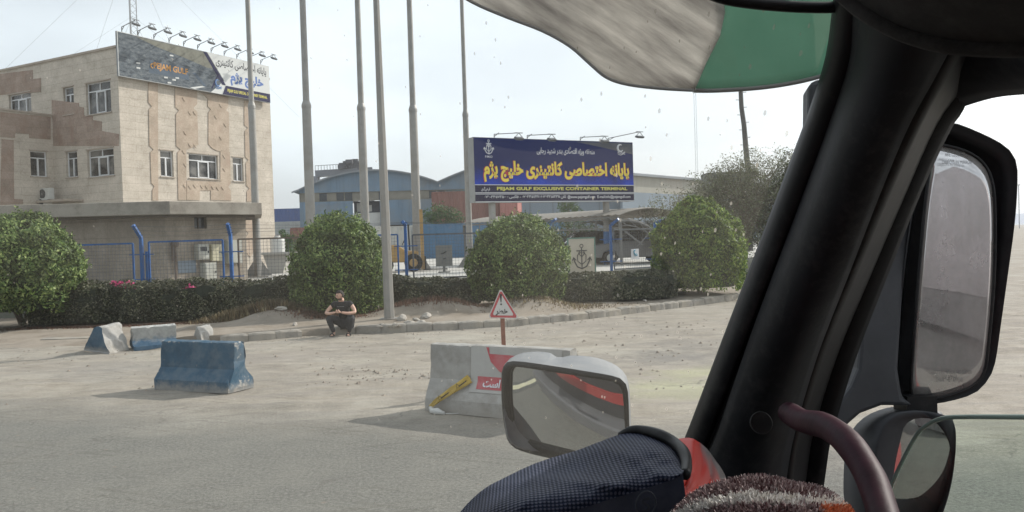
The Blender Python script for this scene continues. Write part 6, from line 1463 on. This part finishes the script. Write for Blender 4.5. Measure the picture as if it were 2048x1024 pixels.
for i in range(9):
    t = i / 8; a = lt_.lerp(lb_, t) + off; b = rt_.lerp(rbm, t) + off; rows.append([a.lerp(b, s / 12) + Vector((0, .10 * math.sin(PI * s / 12) * (1 if s else 0), 0)) for s in range(13)])
mb.grid(rows); WS_ON = True
if WS_ON: build(mb, 'windscreen', screen_mat(), tk, smooth=True)
# side window glass, wound half down
gl_m, N, L, P = nm('side_glass'); N.remove(P); tr = N.new('ShaderNodeBsdfTransparent'); tr.inputs[0].default_value = (.90, .95, .925, 1); gg = N.new('ShaderNodeBsdfGlossy'); gg.inputs['Roughness'].default_value = .03; x = N.new('ShaderNodeMixShader'); x.inputs[0].default_value = .05
L.new(tr.outputs[0], x.inputs[1]); L.new(gg.outputs[0], x.inputs[2]); L.new(x.outputs[0], N['Material Output'].inputs[0])
go = [(1748, 1100), (1776, 991), (1804, 924), (1834, 869), (1855, 850), (1877, 839), (1910, 834), (2048, 834), (2500, 838), (2500, 1500), (1740, 1500)]
mb = MB(); G_ = [atx(x, y, .515) for x, y in go]; mb.prism(G_, (.005, 0, 0)); wg = build(mb, 'side_window', gl_m, tk)
mb = MB(); mb.tube(smooth_poly([atx(x, y, .5175) for x, y in go[:9]], 3), .0028, 6); build(mb, 'glass_edge', mat('glass_edge', (.30, .38, .34), .15, .1, 4), wg, smooth=True)
# grab handle wrapped in burgundy vinyl
hp_ = smooth_poly([at(1578, 826, 1.0), at(1606, 842, .93), at(1650, 852, .86), at(1694, 884, .80), at(1733, 940, .75), at(1758, 1000, .71), at(1780, 1080, .66)], 5)
vin, N, L, P = nm('burgundy_vinyl'); tc = N.new('ShaderNodeTexCoord').outputs['Object']; n = tex_noise(N, L, tc, 40, 5, .6); L.new(ramp(N, L, n, [(.3, (.016, .002, .007)), (.7, (.032, .005, .014))]), P.inputs['Base Color']); P.inputs['Roughness'].default_value = .55; P.inputs['Specular IOR Level'].default_value = .15; bump(N, L, P, n, .4, .002)
mb = MB(); mb.tube(hp_, [.0136 + .0003 * math.sin(i * .9) for i in range(len(hp_))], 16); build(mb, 'grab_handle', vin, tk, smooth=True)
# outside sun visor, grey with a green right end
def vis_mat(name, c, c2, streak, tr_):
    m, N, L, P = nm(name); uv = N.new('ShaderNodeUVMap').outputs[0]; n = tex_noise(N, L, uv, 5, 7, .7, (1.2, 9, 1)) if streak else tex_noise(N, L, uv, 4, 5, .6); n2 = tex_noise(N, L, uv, 1.6, 4, .6)
    col = ramp(N, L, n, [(.32, c2), (.5, c), (.7, tuple(x * 1.45 for x in c))]) if streak else ramp(N, L, n, [(.3, c2), (.7, c)])
    if streak: col = mixc(N, L, ramp(N, L, n2, [(.45, (0, 0, 0)), (.62, (.7, .7, .7))]), col, (.30, .28, .27))
    L.new(col, P.inputs['Base Color']); P.inputs['Roughness'].default_value = .6; t = N.new('ShaderNodeBsdfTranslucent'); L.new(col, t.inputs[0]); x = N.new('ShaderNodeMixShader'); x.inputs[0].default_value = tr_
    L.new(P.outputs[0], x.inputs[1]); L.new(t.outputs[0], x.inputs[2]); L.new(x.outputs[0], N['Material Output'].inputs[0]); return m
low = [(700, -160), (860, -50), (940, 2), (1010, 33), (1085, 62), (1140, 93), (1180, 128), (1213, 155), (1255, 169), (1320, 177), (1388, 181)]
low2 = [(1388, 181), (1430, 181), (1500, 177), (1560, 170), (1620, 158), (1680, 140), (1760, 110)]
top = [(1000, -400), (1060, -330), (1110, -290), (1180, -260), (1230, -240), (1270, -200), (1330, -150), (1380, -100), (1420, -60), (1447, -20), (1462, -10)]
bnd = [(1388, 181), (1410, 130), (1440, 72), (1450, 25), (1445, -20), (1440, -90), (1430, -160), (1400, -260)]
DV = 1.06
def curve_px(P, k): return [(p.x, p.y) for p in smooth_poly([Vector((x, y, 0)) for x, y in P], k)]
Lw = curve_px(low, 4); rows = []
for j in range(15):
    t = j / 14; row = []
    for i, (x, y) in enumerate(Lw):
        bx, by = np.interp(t, np.linspace(0, 1, 8), [b[0] for b in bnd]), np.interp(t, np.linspace(0, 1, 8), [b[1] for b in bnd]); s = i / (len(Lw) - 1)
        # sweep: left edge rises to the upper left, right edge follows the seam to the green part
        lx, ly = x + (bx - 1388) * s, y + (by - 181) * (s * .6 + .4) * 1.0
        row.append(at(lx, ly, DV - .10 * t + .05 * math.sin(PI * s) - .03 * math.sin(s * 9) * t))
    rows.append(row)
vm = vis_mat('visor_grey', (.50, .485, .46), (.29, .275, .265), True, .75); mb = MB(); mb.grid(rows)
def vuv(v): d = v - CAMP; k = 1 / d.y; X = d.x * k; Z = d.z * k; return (X * .82 - Z * .57, X * .57 + Z * .82)
vp = build(mb, 'sun_visor', vm, tk, smooth=True, solid=.004, uvf=vuv, weld=False)
Lw2 = curve_px(low2, 4); rows = []
for j in range(15):
    t = j / 14; bx, by = np.interp(t, np.linspace(0, 1, 8), [b[0] for b in bnd]), np.interp(t, np.linspace(0, 1, 8), [b[1] for b in bnd]); row = []
    for i, (x, y) in enumerate(Lw2):
        s = i / (len(Lw2) - 1); row.append(at(x + (bx - 1388) * (1 - s), y + (by - 181), DV + .012 - .10 * t - .05 * s))
    rows.append(row)
gmv = vis_mat('visor_green', (.27, .41, .345), (.18, .31, .25), False, .75); mb = MB(); mb.grid(rows); build(mb, 'green_visor_end', gmv, vp, smooth=True, solid=.004, uvf=vuv, weld=False)
mb = MB(); mb.tube([at(x, y, DV) for x, y in Lw] , .002, 6); mb.tube([at(x, y, DV + .012 - .05 * i / (len(Lw2) - 1)) for i, (x, y) in enumerate(Lw2)], .003, 6); build(mb, 'visor_rim', mat('visor_rim', (.30, .30, .29), .5, .2, 5), vp, smooth=True)
mb = MB()
for p, q in (((1100, -160), (1180, -100)),):
    mb.tube([at(p[0] + (q[0] - p[0]) * t / 6, p[1] + (q[1] - p[1]) * t / 6, DV - .022 + .0 * t) for t in range(6)], .0016, 5)
build(mb, 'visor_fold', mat('visor_fold', (.22, .21, .20), .6, .2, 5), vp, smooth=True)
mb = MB(); mb.tube(smooth_poly([at(x, y, .86) for x, y in ((1380, -30), (1440, -5), (1500, 6), (1580, 13), (1650, 15), (1700, 12))], 4), .006, 8); build(mb, 'upper_seal', seal, tk, smooth=True)

# ---- mirrors
def mirror_mat(name, c, rough, dust):
    m, N, L, P = nm(name); P.inputs['Metallic'].default_value = 1; P.inputs['Base Color'].default_value = rgb(c); P.inputs['Roughness'].default_value = rough
    tc = N.new('ShaderNodeTexCoord').outputs['Object']; n = tex_noise(N, L, tc, 9, 6, .7); n2 = tex_noise(N, L, tc, 14, 4, .6, (1, 1, .3)); d = N.new('ShaderNodeBsdfDiffuse'); d.inputs[0].default_value = (.42, .40, .38, 1)
    a = N.new('ShaderNodeMath'); a.operation = 'MULTIPLY'; L.new(n, a.inputs[0]); L.new(n2, a.inputs[1]); f = ramp(N, L, a.outputs[0], [(.12, (dust * .5,) * 3), (.4, (dust * 1.5,) * 3)])
    x = N.new('ShaderNodeMixShader'); L.new(f, x.inputs[0]); L.new(P.outputs[0], x.inputs[1]); L.new(d.outputs[0], x.inputs[2]); L.new(x.outputs[0], N['Material Output'].inputs[0]); return m
def plate(outline, C, n, Rc, th, k=3, rings=7):
    """convex plate: outline given in picture points, laid on a sphere of radius Rc whose apex is C and faces n"""
    n = n.normalized(); O_ = C - n * Rc; def_ = []
    px_ = [(p.x, p.y) for p in smooth_poly([Vector((x, y, 0)) for x, y in outline + outline[:1]], k)][:-1]
    def on(px, py):
        r = ray(px, py).normalized(); oc = CAMP - O_; b = oc.dot(r); c = oc.length_squared - Rc * Rc; disc = b * b - c
        return CAMP + r * (-b - math.sqrt(disc)) if disc > 0 else None
    cx = sum(p[0] for p in px_) / len(px_); cy = sum(p[1] for p in px_) / len(px_); rows = []
    for j in range(rings + 1):
        t = j / rings; rows.append([on(cx + (x - cx) * t, cy + (y - cy) * t) for x, y in px_ + px_[:1]])
    return rows
def smooth_n(o): 
    return o
# front mirror on the bonnet side, beyond the windscreen
fmC = at(1130, 825, 2.15); fn = Vector((-.66, -1.12, -.50)).normalized()
gl_o = [(1020, 750), (1026, 736), (1040, 733), (1100, 742), (1170, 753), (1225, 762), (1240, 770), (1246, 790), (1250, 850), (1252, 905), (1240, 925), (1200, 920), (1130, 903), (1060, 885), (1036, 874), (1026, 850), (1020, 800)]
rows = plate(gl_o, fmC, fn, .75, 0); mm = mirror_mat('front_mirror_glass', (.62, .64, .64), .03, .12)
fmir = None
rim_o = [(1003, 745), (1010, 728), (1030, 722), (1100, 731), (1170, 742), (1235, 754), (1253, 770), (1257, 800), (1259, 860), (1261, 925), (1245, 944), (1200, 936), (1120, 921), (1045, 903), (1018, 886), (1009, 855), (1003, 800)]
rr = plate(rim_o, fmC + fn * .004, fn, .75, 0)
k_ = len(rr[-1]) - 1
inner_ring = plate(gl_o, fmC + fn * .006, fn, .75, 0)[-1]
# shell behind: rim swept back and up to the grey cap
axis = (fmC - CAMP).normalized(); back = Vector((.02, .11, .035))
cap_o = [(1006, 740), (1014, 722), (1040, 707), (1075, 703), (1105, 707), (1113, 714), (1120, 716), (1140, 711), (1180, 713), (1215, 722), (1242, 738), (1256, 760), (1260, 800), (1262, 860), (1260, 920), (1200, 925), (1090, 905), (1030, 890), (1014, 860), (1006, 790)]
caprow = [(p.x, p.y) for p in smooth_poly([Vector((x, y, 0)) for x, y in cap_o + cap_o[:1]], 3)]
def respace(P, n):
    P = [Vector(p) for p in P]; acc = [0]
    for a, b in zip(P, P[1:]): acc.append(acc[-1] + (b - a).length)
    out = []
    for i in range(n):
        t = acc[-1] * i / (n - 1); j = max(0, min(len(P) - 2, np.searchsorted(acc, t) - 1)); s = (t - acc[j]) / max(1e-9, acc[j + 1] - acc[j]); out.append(P[j].lerp(P[j + 1], s))
    return out
ro = respace(rr[-1], 61); ri = respace(inner_ring, 61); cr_ = respace([at(x, y, 2.26) for x, y in caprow], 61); cc = sum(cr_, Vector()) / 61
mb = MB(); lipr = [a + fn * .008 for a in ro]; mb.grid([ro, cr_, [cc.lerp(p, .75) + Vector((0, .05, 0)) for p in cr_], [cc.lerp(p, .3) + Vector((0, .075, 0)) for p in cr_], [cc + Vector((0, .08, 0))] * 61])
fmir = build(mb, 'front_mirror', mat('mirror_cap_grey', (.15, .158, .168), .5, .12, 6, dirt=(.3, .29, .27), dirt_amt=.4, dirt_scale=9), tk, smooth=True)
mb = MB(); mb.grid([ro, [a.lerp(b, .3) + fn * .010 for a, b in zip(ro, ri)], [a.lerp(b, .8) + fn * .008 for a, b in zip(ro, ri)], ri, [p - fn * .01 for p in ri]]); build(mb, 'mirror_rim', seal, fmir, smooth=True)
mb = MB(); mb.grid(rows); build(mb, 'mirror_glass', mm, fmir, smooth=True)
mb = MB(); a = cc + Vector((0, .04, -.08)); mb.tube([a, a + Vector((.12, -.02, -.16)), a + Vector((.18, -.16, -.32))], .018, 8); build(mb, 'mirror_arm', housing, fmir, smooth=True)
# big side mirror
smC = at(1905, 545, 1.36); sn = Vector((-.10, -.995, .0)).normalized()
gs = [(1868, 288), (1885, 290), (1930, 302), (1965, 325), (1984, 362), (1990, 430), (1988, 560), (1977, 690), (1968, 745), (1945, 772), (1900, 791), (1850, 800), (1830, 796), (1822, 775), (1826, 700), (1838, 540), (1852, 390)]
def poly_plane(outline, C, n, k=3):
    out = []
    px_ = [(p.x, p.y) for p in smooth_poly([Vector((x, y, 0)) for x, y in outline + outline[:1]], k)][:-1]
    for x, y in px_: r = ray(x, y); out.append(CAMP + r * ((C - CAMP).dot(n) / r.dot(n)))
    return out
rows = plate(gs, smC, sn, 2.6, 0); sm = mirror_mat('side_mirror_glass', (.90, .89, .89), .02, .5)
hs = [(1872, 262), (1885, 247), (1910, 248), (1960, 268), (2005, 292), (2026, 318), (2031, 350), (2026, 440), (2010, 560), (1996, 660), (1985, 730), (1965, 768), (1935, 790), (1870, 806), (1825, 806), (1800, 792), (1790, 740), (1800, 600), (1822, 430), (1850, 320)]
f0_ = poly_plane(hs, smC - sn * .012, sn); n2_ = len(f0_); g0_ = respace([*rows[-1]], n2_ + 1)
hf0 = respace([*f0_, f0_[0]], n2_ + 1); hb_ = [p + Vector((.035, .13, .0)) for p in hf0]; cc = sum(hb_[:-1], Vector()) / n2_
mb = MB(); mb.grid([hf0, [cc.lerp(p, 1.0) - Vector((0, .07, 0)) for p in hb_], [cc.lerp(p, .9) for p in hb_], [cc.lerp(p, .5) + Vector((0, .02, 0)) for p in hb_], [cc + Vector((0, .025, 0))] * (n2_ + 1)])
smir = build(mb, 'side_mirror', housing, tk, smooth=True)
mb = MB(); mb.grid([hf0, [a.lerp(b, .15) - sn * .0 + Vector((0, -.006, 0)) for a, b in zip(hf0, respace([*f0_, f0_[0]], n2_ + 1))], [cc.lerp(p, .93) - Vector((.03, .095, 0)) for p in hb_], [cc.lerp(p, .80) - Vector((.03, .04, 0)) for p in hb_], [cc - Vector((.02, .03, 0))] * (n2_ + 1)]); build(mb, 'housing_inside', plastic('housing_dark', (.030, .031, .034), .6, 600), smir, smooth=True)
mb = MB(); mb.grid(rows); sgl = build(mb, 'mirror_glass', sm, smir, smooth=True, solid=.006)
mb = MB(); mb.tube(rows[-1], .0028, 6); build(mb, 'glass_rim', seal, sgl, smooth=True)
etch = mat('etched_text', (.10, .10, .10), .8, .1, 10)
o_ = at(1856, 748, 1.30); Fm = Frame(at(1852, 748, (smC - sn * 0).y - .012), (1, -.05, 0)); mb = MB()
def tx(s, x0, y0, x1, y1, mb):
    C = smC + sn * .004
    def pp(x, y): r = ray(x, y); return CAMP + r * ((C - CAMP).dot(sn) / r.dot(sn))
    a = pp(x0, y0); b = pp(x1, y0); t_ = pp(x0, y1); F = Frame(a, b - a); text(F, s, 0, (b - a).length, 0, (t_ - a).length, .0, mb, .0)
tx('OBJECTS IN MIRROR ARE CLOSER', 1858, 750, 1944, 741, mb); tx('THAN THEY APPEAR', 1872, 764, 1926, 755, mb)
build(mb, 'etched_lettering', etch, sgl); mb = MB()
tx('OBJECTS IN MIRROR', 1884, 330, 1944, 321, mb); tx('ARE CLOSER', 1890, 313, 1926, 305, mb); build(mb, 'etched_lettering', etch, sgl)
# arm block between door and mirrors
ab = [(1845, 335), (1815, 330), (1745, 470), (1716, 560), (1718, 640), (1720, 690), (1716, 738), (1702, 772), (1678, 804), (1664, 860), (1690, 856), (1722, 828), (1765, 812), (1830, 812), (1806, 795), (1797, 740), (1806, 600), (1826, 430)]
fr_ = [at(x, y, 1.40 - .05 * (y - 330) / 480) for x, y in ab]; mb = MB(); mb.prism(fr_, (.01, .07, 0)); build(mb, 'mirror_mount', housing, smir, bevel=.012)
# round wide angle mirror below
wmC = at(1850, 925, 1.34); wn_ = Vector((-.10, -.97, -.16)).normalized()
gw = [(1807, 856), (1822, 840), (1850, 836), (1888, 843), (1903, 856), (1904, 900), (1895, 960), (1878, 1015), (1860, 1050), (1815, 1065), (1786, 1050), (1784, 1000), (1790, 930)]
rows = plate(gw, wmC, wn_, .30, 0)
hw_ = [(1752, 880), (1770, 842), (1800, 824), (1850, 822), (1895, 832), (1909, 846), (1910, 900), (1902, 965), (1885, 1025), (1865, 1070), (1810, 1090), (1765, 1080), (1748, 1020), (1746, 940)]
hb2 = [(1688, 930), (1694, 880), (1716, 845), (1752, 822), (1800, 812), (1850, 818), (1890, 830), (1900, 900), (1890, 980), (1870, 1050), (1800, 1110), (1730, 1100), (1696, 1040), (1687, 990)]
fa_ = respace([at(x, y, 1.33) for x, y in [(p.x, p.y) for p in smooth_poly([Vector((x, y, 0)) for x, y in hw_ + hw_[:1]], 3)]], 49)
fb_ = respace([at(x, y, 1.43) for x, y in [(p.x, p.y) for p in smooth_poly([Vector((x, y, 0)) for x, y in hb2 + hb2[:1]], 3)]], 49); cc = sum(fb_[:-1], Vector()) / 48
gi = respace(rows[-1], 49); mb = MB(); mb.grid([gi, [a.lerp(b, .9) - Vector((0, .004, 0)) for a, b in zip(gi, fa_)], fa_, [a.lerp(b, .5) + Vector((-.006, 0, 0)) for a, b in zip(fa_, fb_)], fb_, [cc.lerp(p, .7) + Vector((0, .03, 0)) for p in fb_], [cc + Vector((0, .05, 0))] * 49]); wmir = build(mb, 'wide_angle_mirror', housing, tk, smooth=True)
mb = MB(); mb.grid(rows); build(mb, 'mirror_glass', mirror_mat('wide_mirror_glass', (.66, .67, .67), .04, .18), wmir, smooth=True)
mb = MB(); a = at(1830, 808, 1.38); mb.box(a, (.05, .05, .035)); build(mb, 'mirror_hinge', seal, wmir)
# kerb mirror peeping past the top of the pillar
km = [(1616, 176), (1622, 162), (1640, 157), (1665, 156), (1665, 262), (1640, 300), (1618, 328), (1617, 250), (1615, 246)]
mb = MB(); mb.prism([at(x, y, 1.30) for x, y in km], (.02, .08, 0)); build(mb, 'kerb_mirror', housing, tk, bevel=.01)
# outside of the cab front, seen in the mirrors
cabred = mat('cab_red', (.32, .03, .03), .35, .15, 1.5, dirt=(.25, .18, .15), dirt_amt=.3); cabdk = mat('grille_dark', (.03, .03, .033), .6, .3, 3)
mb = MB(); mb.box((-.66, 1.50, 1.30), (2.44, .14, .82)); build(mb, 'front_panel', cabdk, tk, bevel=.03)
mb = MB(); mb.box((-.66, 1.581, 1.28), (2.44, .02, .14)); build(mb, 'red_stripe', cabred, tk)
mb = MB(); mb.box((-.66, 1.60, .62), (2.46, .30, .50)); build(mb, 'bumper', mat('bumper_grey', (.12, .12, .125), .5, .15, 2), tk, bevel=.04)
mb = MB(); mb.box((.585, .2, 1.17), (.03, 2.3, 1.2)); build(mb, 'door_skin', cabred, tk)
# rigs and paint seen only in the mirrors
tr1 = thing('semi_trailer', (-.62, -6, 0), 'red and white box trailer behind the cab, seen in the side mirrors', 'trailer')
mb = MB(); mb.box((-.62, -8.3, 2.7), (2.5, 13.5, 2.7)); build(mb, 'box_body', corr_mat('trailer_pale', (.45, .42, .42)), tr1, uvf=lambda v: (v.x + v.y, v.z))
mb = MB(); mb.box((-.62, -8.3, 1.15), (2.3, 13.4, .3)); build(mb, 'chassis', cabdk, tr1)
for yy in (-10.5, -11.8, -13.1):
    for s in (-1, 1): mb = MB(); mb.cyl((-.62 + s * .85, yy, .5), (-.62 + s * 1.22, yy, .5), .5, .5, 24); build(mb, 'wheel', tyre, tr1)
tr2 = thing('parked_trailer', (4.6, -7, 0), 'tall pale box trailer parked to the right behind, filling the big side mirror', 'trailer')
mb = MB(); rt2 = Matrix.Rotation(R(-12), 3, 'Z'); mb.box((4.9, -9.0, 2.75), (2.5, 9.0, 3.1), rt2); build(mb, 'box_body', corr_mat('trailer_grey', (.66, .62, .63), .25, .08), tr2, uvf=lambda v: (v.x + v.y * .3, v.z))
mb = MB(); mb.box((4.9, -9.0, 1.0), (2.2, 8.8, .36), rt2); build(mb, 'chassis', cabdk, tr2)
mb = MB(); mb.box(Vector((4.9, -9.0, .66)) + rt2 @ Vector((0, 4.54, 0)), (2.5, .06, 1.05), rt2); build(mb, 'front_skirt', mat('skirt_grey', (.32, .31, .31), .7, .45, 2), tr2)
for s in (-1, 1): mb = MB(); mb.box(Vector((4.9, -9.0, .70)) + rt2 @ Vector((s * 1.24, 0, 0)), (.04, 8.9, .95), rt2); build(mb, 'side_skirt', MATS['skirt_grey'], tr2)
for yy in (-3.2, -2.0, 3.0):
    for s in (-1, 1):
        c = Vector((4.9, -9.0, .5)) + rt2 @ Vector((s * 1.0, yy, 0)); mb = MB(); mb.cyl(c - rt2 @ Vector((.18, 0, 0)), c + rt2 @ Vector((.18, 0, 0)), .5, .5, 24); build(mb, 'wheel', tyre, tr2)
def paint(pts, w_, m, z, name):
    mb = MB(); P = smooth_poly([Vector((x, y, 0)) for x, y in pts], 6); rows = [[], []]
    for i, p in enumerate(P): d = (P[min(i + 1, len(P) - 1)] - P[max(i - 1, 0)]).normalized(); s = Vector((-d.y, d.x, 0)) * w_ / 2; rows[0].append(p + s + Vector((0, 0, z))); rows[1].append(p - s + Vector((0, 0, z)))
    mb.grid(rows); o = build(mb, name, m); tag(o, kind='structure')
ln = [(-3.0, 6.0), (-2.9, 4.5), (-2.85, 3.0), (-2.95, 1.0), (-3.2, -3), (-3.6, -9)]
paint(ln, .42, mat('tar_strip', (.10, .10, .095), .8, .2, 4), .006, 'road_marking_border'); paint(ln, .16, mat('paint_worn', (.55, .52, .36), .8, .2, 5), .011, 'road_marking')

# ================================================================== THINGS ON THE DASHBOARD
def net_mat():
    m, N, L, P = nm('sports_mesh'); uv = N.new('ShaderNodeUVMap').outputs[0]; sp = N.new('ShaderNodeSeparateXYZ'); L.new(uv, sp.inputs[0])
    def sn_(i, k):
        a = N.new('ShaderNodeMath'); a.operation = 'MULTIPLY'; a.inputs[1].default_value = k; L.new(sp.outputs[i], a.inputs[0]); b = N.new('ShaderNodeMath'); b.operation = 'SINE'; L.new(a.outputs[0], b.inputs[0]); return b.outputs[0]
    # two crossed diagonals give staggered holes
    def comb(kx, ky):
        a = N.new('ShaderNodeMath'); a.operation = 'MULTIPLY'; a.inputs[1].default_value = kx; L.new(sp.outputs[0], a.inputs[0]); b = N.new('ShaderNodeMath'); b.operation = 'MULTIPLY_ADD'; b.inputs[1].default_value = ky; L.new(sp.outputs[1], b.inputs[0]); L.new(a.outputs[0], b.inputs[2]); c = N.new('ShaderNodeMath'); c.operation = 'SINE'; L.new(b.outputs[0], c.inputs[0]); return c.outputs[0]
    s = N.new('ShaderNodeMath'); s.operation = 'MULTIPLY'; L.new(comb(820, 1000), s.inputs[0]); L.new(comb(-820, 1000), s.inputs[1])
    n = tex_noise(N, L, uv, 9, 4, .6); base = ramp(N, L, n, [(.35, (.005, .007, .017)), (.65, (.010, .020, .052))])
    col = mixc(N, L, ramp(N, L, s.outputs[0], [(.10, (0, 0, 0)), (.35, (1, 1, 1))]), base, (.095, .10, .145)); L.new(col, P.inputs['Base Color']); P.inputs['Roughness'].default_value = .6
    P.inputs['Specular IOR Level'].default_value = .2; bump(N, L, P, s.outputs[0], .5, .002); return m
bag = thing('mesh_bag', at(1180, 1000, .8), 'dark navy mesh sports bag with a black hem lying on the dashboard', 'bag')
te = [(890, 1075), (915, 1032), (940, 1002), (972, 975), (1010, 955), (1060, 931), (1105, 915), (1150, 902), (1190, 887), (1225, 874), (1262, 864), (1300, 868), (1335, 880), (1360, 897), (1372, 920)]
se = [(935, 1110), (975, 1090), (1010, 1068), (1045, 1054), (1080, 1042), (1115, 1032), (1150, 1021), (1185, 1010), (1215, 1000), (1245, 991), (1275, 982), (1300, 974), (1325, 966), (1350, 957), (1366, 948)]
T_ = curve_px(te, 5); S2 = curve_px(se, 5); rows = []; UV = {}
for j in range(33):
    t = j / 32; row = []
    for i, ((x0, y0), (x1, y1)) in enumerate(zip(T_, S2)):
        s = i / (len(T_) - 1); x = x0 + (x1 - x0) * t; y = y0 + (y1 - y0) * (t ** 1.1)
        w_ = noise.noise(Vector((s * 5, t * 1.6, 0))) * .017 + math.sin(s * 7 - t * 6.5) * .009 * math.sin(PI * t) + noise.noise(Vector((s * 14 + t * 6, t * 3, 4))) * .004 - .008 * math.exp(-((s - .55 - t * .35) / .05) ** 2) - .008 * math.exp(-((s - .2 - t * .5) / .05) ** 2)
        row.append(at(x, y, .92 - .17 * math.sin(t * PI / 2) + w_ * math.sin(PI * min(1, t * 1.05)) ** .5 * 1.3))
    rows.append(row)
mb = MB(); mb.grid(rows); b_ = build(mb, 'mesh_panel', net_mat(), bag, smooth=True, uvf=lambda v: ((v.x), v.z * .8 + v.y * .5), weld=False)
rows2 = [rows[-1]] + [[p + Vector((.0, -.012 * k, -.03 * k + .004 * math.sin(i * .3))) for i, p in enumerate(rows[-1])] for k in (1, 2, 3, 4)]
mb = MB(); mb.grid(rows2); lowf = build(mb, 'lower_panel', plastic('navy_cloth', (.016, .02, .036), .75, 900, .3), bag, smooth=True)
mb = MB(); hem = [at(x, y, d) for x, y, d in ((1240, 872, .925), (1262, 861, .92), (1290, 862, .91), (1322, 871, .89), (1350, 887, .87), (1367, 905, .83), (1373, 928, .80), (1370, 950, .765))]; mb.tube(smooth_poly(hem, 4), [.0045 + .002 * math.sin(i * .1) for i in range(29)], 8); build(mb, 'hem', seal, bag, smooth=True)
mb = MB(); pr_ = at(1290, 1003, .735); nn = (CAMP - pr_).normalized(); uu = Vector((1, 0, .1)); F7 = Frame(pr_, uu, up=Vector((0, -.25, 1))); mb.tube([F7.p(math.cos(k * PI / 9) * .009, math.sin(k * PI / 9) * .013, .004) for k in range(19)], .0007, 5)
text(F7, 'S', -.004, .004, -.007, .007, .005, mb, 0); build(mb, 'printed_badge', mat('print_dull', (.05, .055, .07), .7, .1, 9), bag)
# red cloth behind the bag, its grey sheen painted into the colour
te = [(1350, 884), (1380, 880), (1405, 895), (1425, 920), (1442, 945), (1452, 970)]; se = [(1330, 985), (1345, 1000), (1352, 1015), (1362, 1030), (1400, 1045), (1440, 1050)]
T_ = curve_px(te, 5); S2 = curve_px(se, 5); rows = []
for j in range(21):
    t = j / 20; rows.append([at(x0 + (x1 - x0) * t + 14 * math.sin(t * PI), y0 + (y1 - y0) * t, .98 - .16 * t + .02 * noise.noise(Vector((i * .25, t * 3, 0)))) for i, ((x0, y0), (x1, y1)) in enumerate(zip(T_, S2))])
rm_, N, L, P = nm('red_cloth_grey_sheen'); uv = N.new('ShaderNodeUVMap').outputs[0]; n = tex_noise(N, L, uv, 7, 3, .5); L.new(ramp(N, L, n, [(.40, (.16, .14, .14)), (.46, (.50, .03, .02)), (.9, (.62, .05, .03))]), P.inputs['Base Color']); P.inputs['Roughness'].default_value = .5
mb = MB(); mb.grid(rows); o = build(mb, 'red_cloth', rm_, None, smooth=True, origin=at(1400, 950, .9), solid=.003, uvf=lambda v: (v.x * 2, v.z), weld=False); tag(o, 'shiny red cloth with painted grey sheen bundled between the mesh bag and the shaggy cushion', 'cloth')
# shaggy cushion
sc_c = at(1542, 1132, .66); cu = thing('shaggy_cushion', sc_c - Vector((0, 0, .07)), 'shaggy cushion with maroon, grey, white and orange pile at the foot of the pillar', 'cushion')
def pil(c1_, c2_, nm_):
    m, N, L, P = nm(nm_); g = N.new('ShaderNodeNewGeometry'); L.new(ramp(N, L, g.outputs['Random Per Island'], [(0, c1_), (1, c2_)]), P.inputs['Base Color']); P.inputs['Roughness'].default_value = .8; return m
pm = [pil((.09, .03, .035), (.40, .33, .32), 'pile_maroon'), pil((.5, .48, .46), (.8, .78, .74), 'pile_white'), pil((.35, .10, .05), (.55, .22, .10), 'pile_orange')]
np.random.seed(3); nh = 55000; d = sphere_pts(nh, -.2); vs = [[], [], []]; fs = [[], [], []]; rad = Vector((.084, .10, .062))
for q in d:
    q = Vector(q); p = Vector((q.x * rad.x, q.y * rad.y, q.z * rad.z)) * (1 + .05 * noise.noise(q * 3)); wp = sc_c + p; v = CM.inverted() @ (wp - CAMP); px_ = 1024 + FPX * v.x / -v.z; py_ = 512 - FPX * v.y / -v.z
    yb = np.interp(px_, [1340, 1400, 1470, 1560, 1640, 1700, 1760], [1040, 1010, 990, 994, 1004, 1002, 1010]) + 5 * noise.noise(q * 8); k = 0 if py_ < yb else 1 if py_ < yb + (22 if px_ < 1600 else 14) else (2 if px_ > 1640 else 0)
    nn = (Vector((q.x / rad.x, q.y / rad.y, q.z / rad.z)).normalized() + Vector(np.random.normal(size=3)) * .75).normalized(); l_ = .0055 * (.5 + .9 * random.random()); sd_ = nn.cross(Vector(np.random.normal(size=3))).normalized() * .0009; o = len(vs[k])
    vs[k] += [wp - sd_, wp + sd_, wp + nn * l_ + sd_ * .5, wp + nn * l_ - sd_ * .5]; fs[k].append((o, o + 1, o + 2, o + 3))
for k, nm_ in enumerate(('maroon_pile', 'white_pile', 'orange_pile')):
    if vs[k]: mb = MB(); mb.v = vs[k]; mb.f = fs[k]; build(mb, nm_, pm[k], cu, weld=False)
mb = MB(); mb.sphere(sc_c, 1, 28, 18, tuple(rad * .985)); build(mb, 'cushion_base', mat('cushion_base', (.05, .03, .03), .9, .3, 30), cu, smooth=True)

# ================================================================== AIR
mb = MB(); mb.box((0, 0, 64.5), (7400, 7400, 131)); hm_, N, L, P = nm('haze_air'); N.remove(P)
pv = N.new('ShaderNodeVolumePrincipled'); pv.inputs['Color'].default_value = (.86, .90, .95, 1); pv.inputs['Density'].default_value = .00035; pv.inputs['Anisotropy'].default_value = .3
L.new(pv.outputs[0], N['Material Output'].inputs['Volume'])
hz_ = build(mb, 'haze', hm_); tag(hz_, kind='stuff', label='pale dusty haze over the port')
sc.cycles.volume_bounces = 0
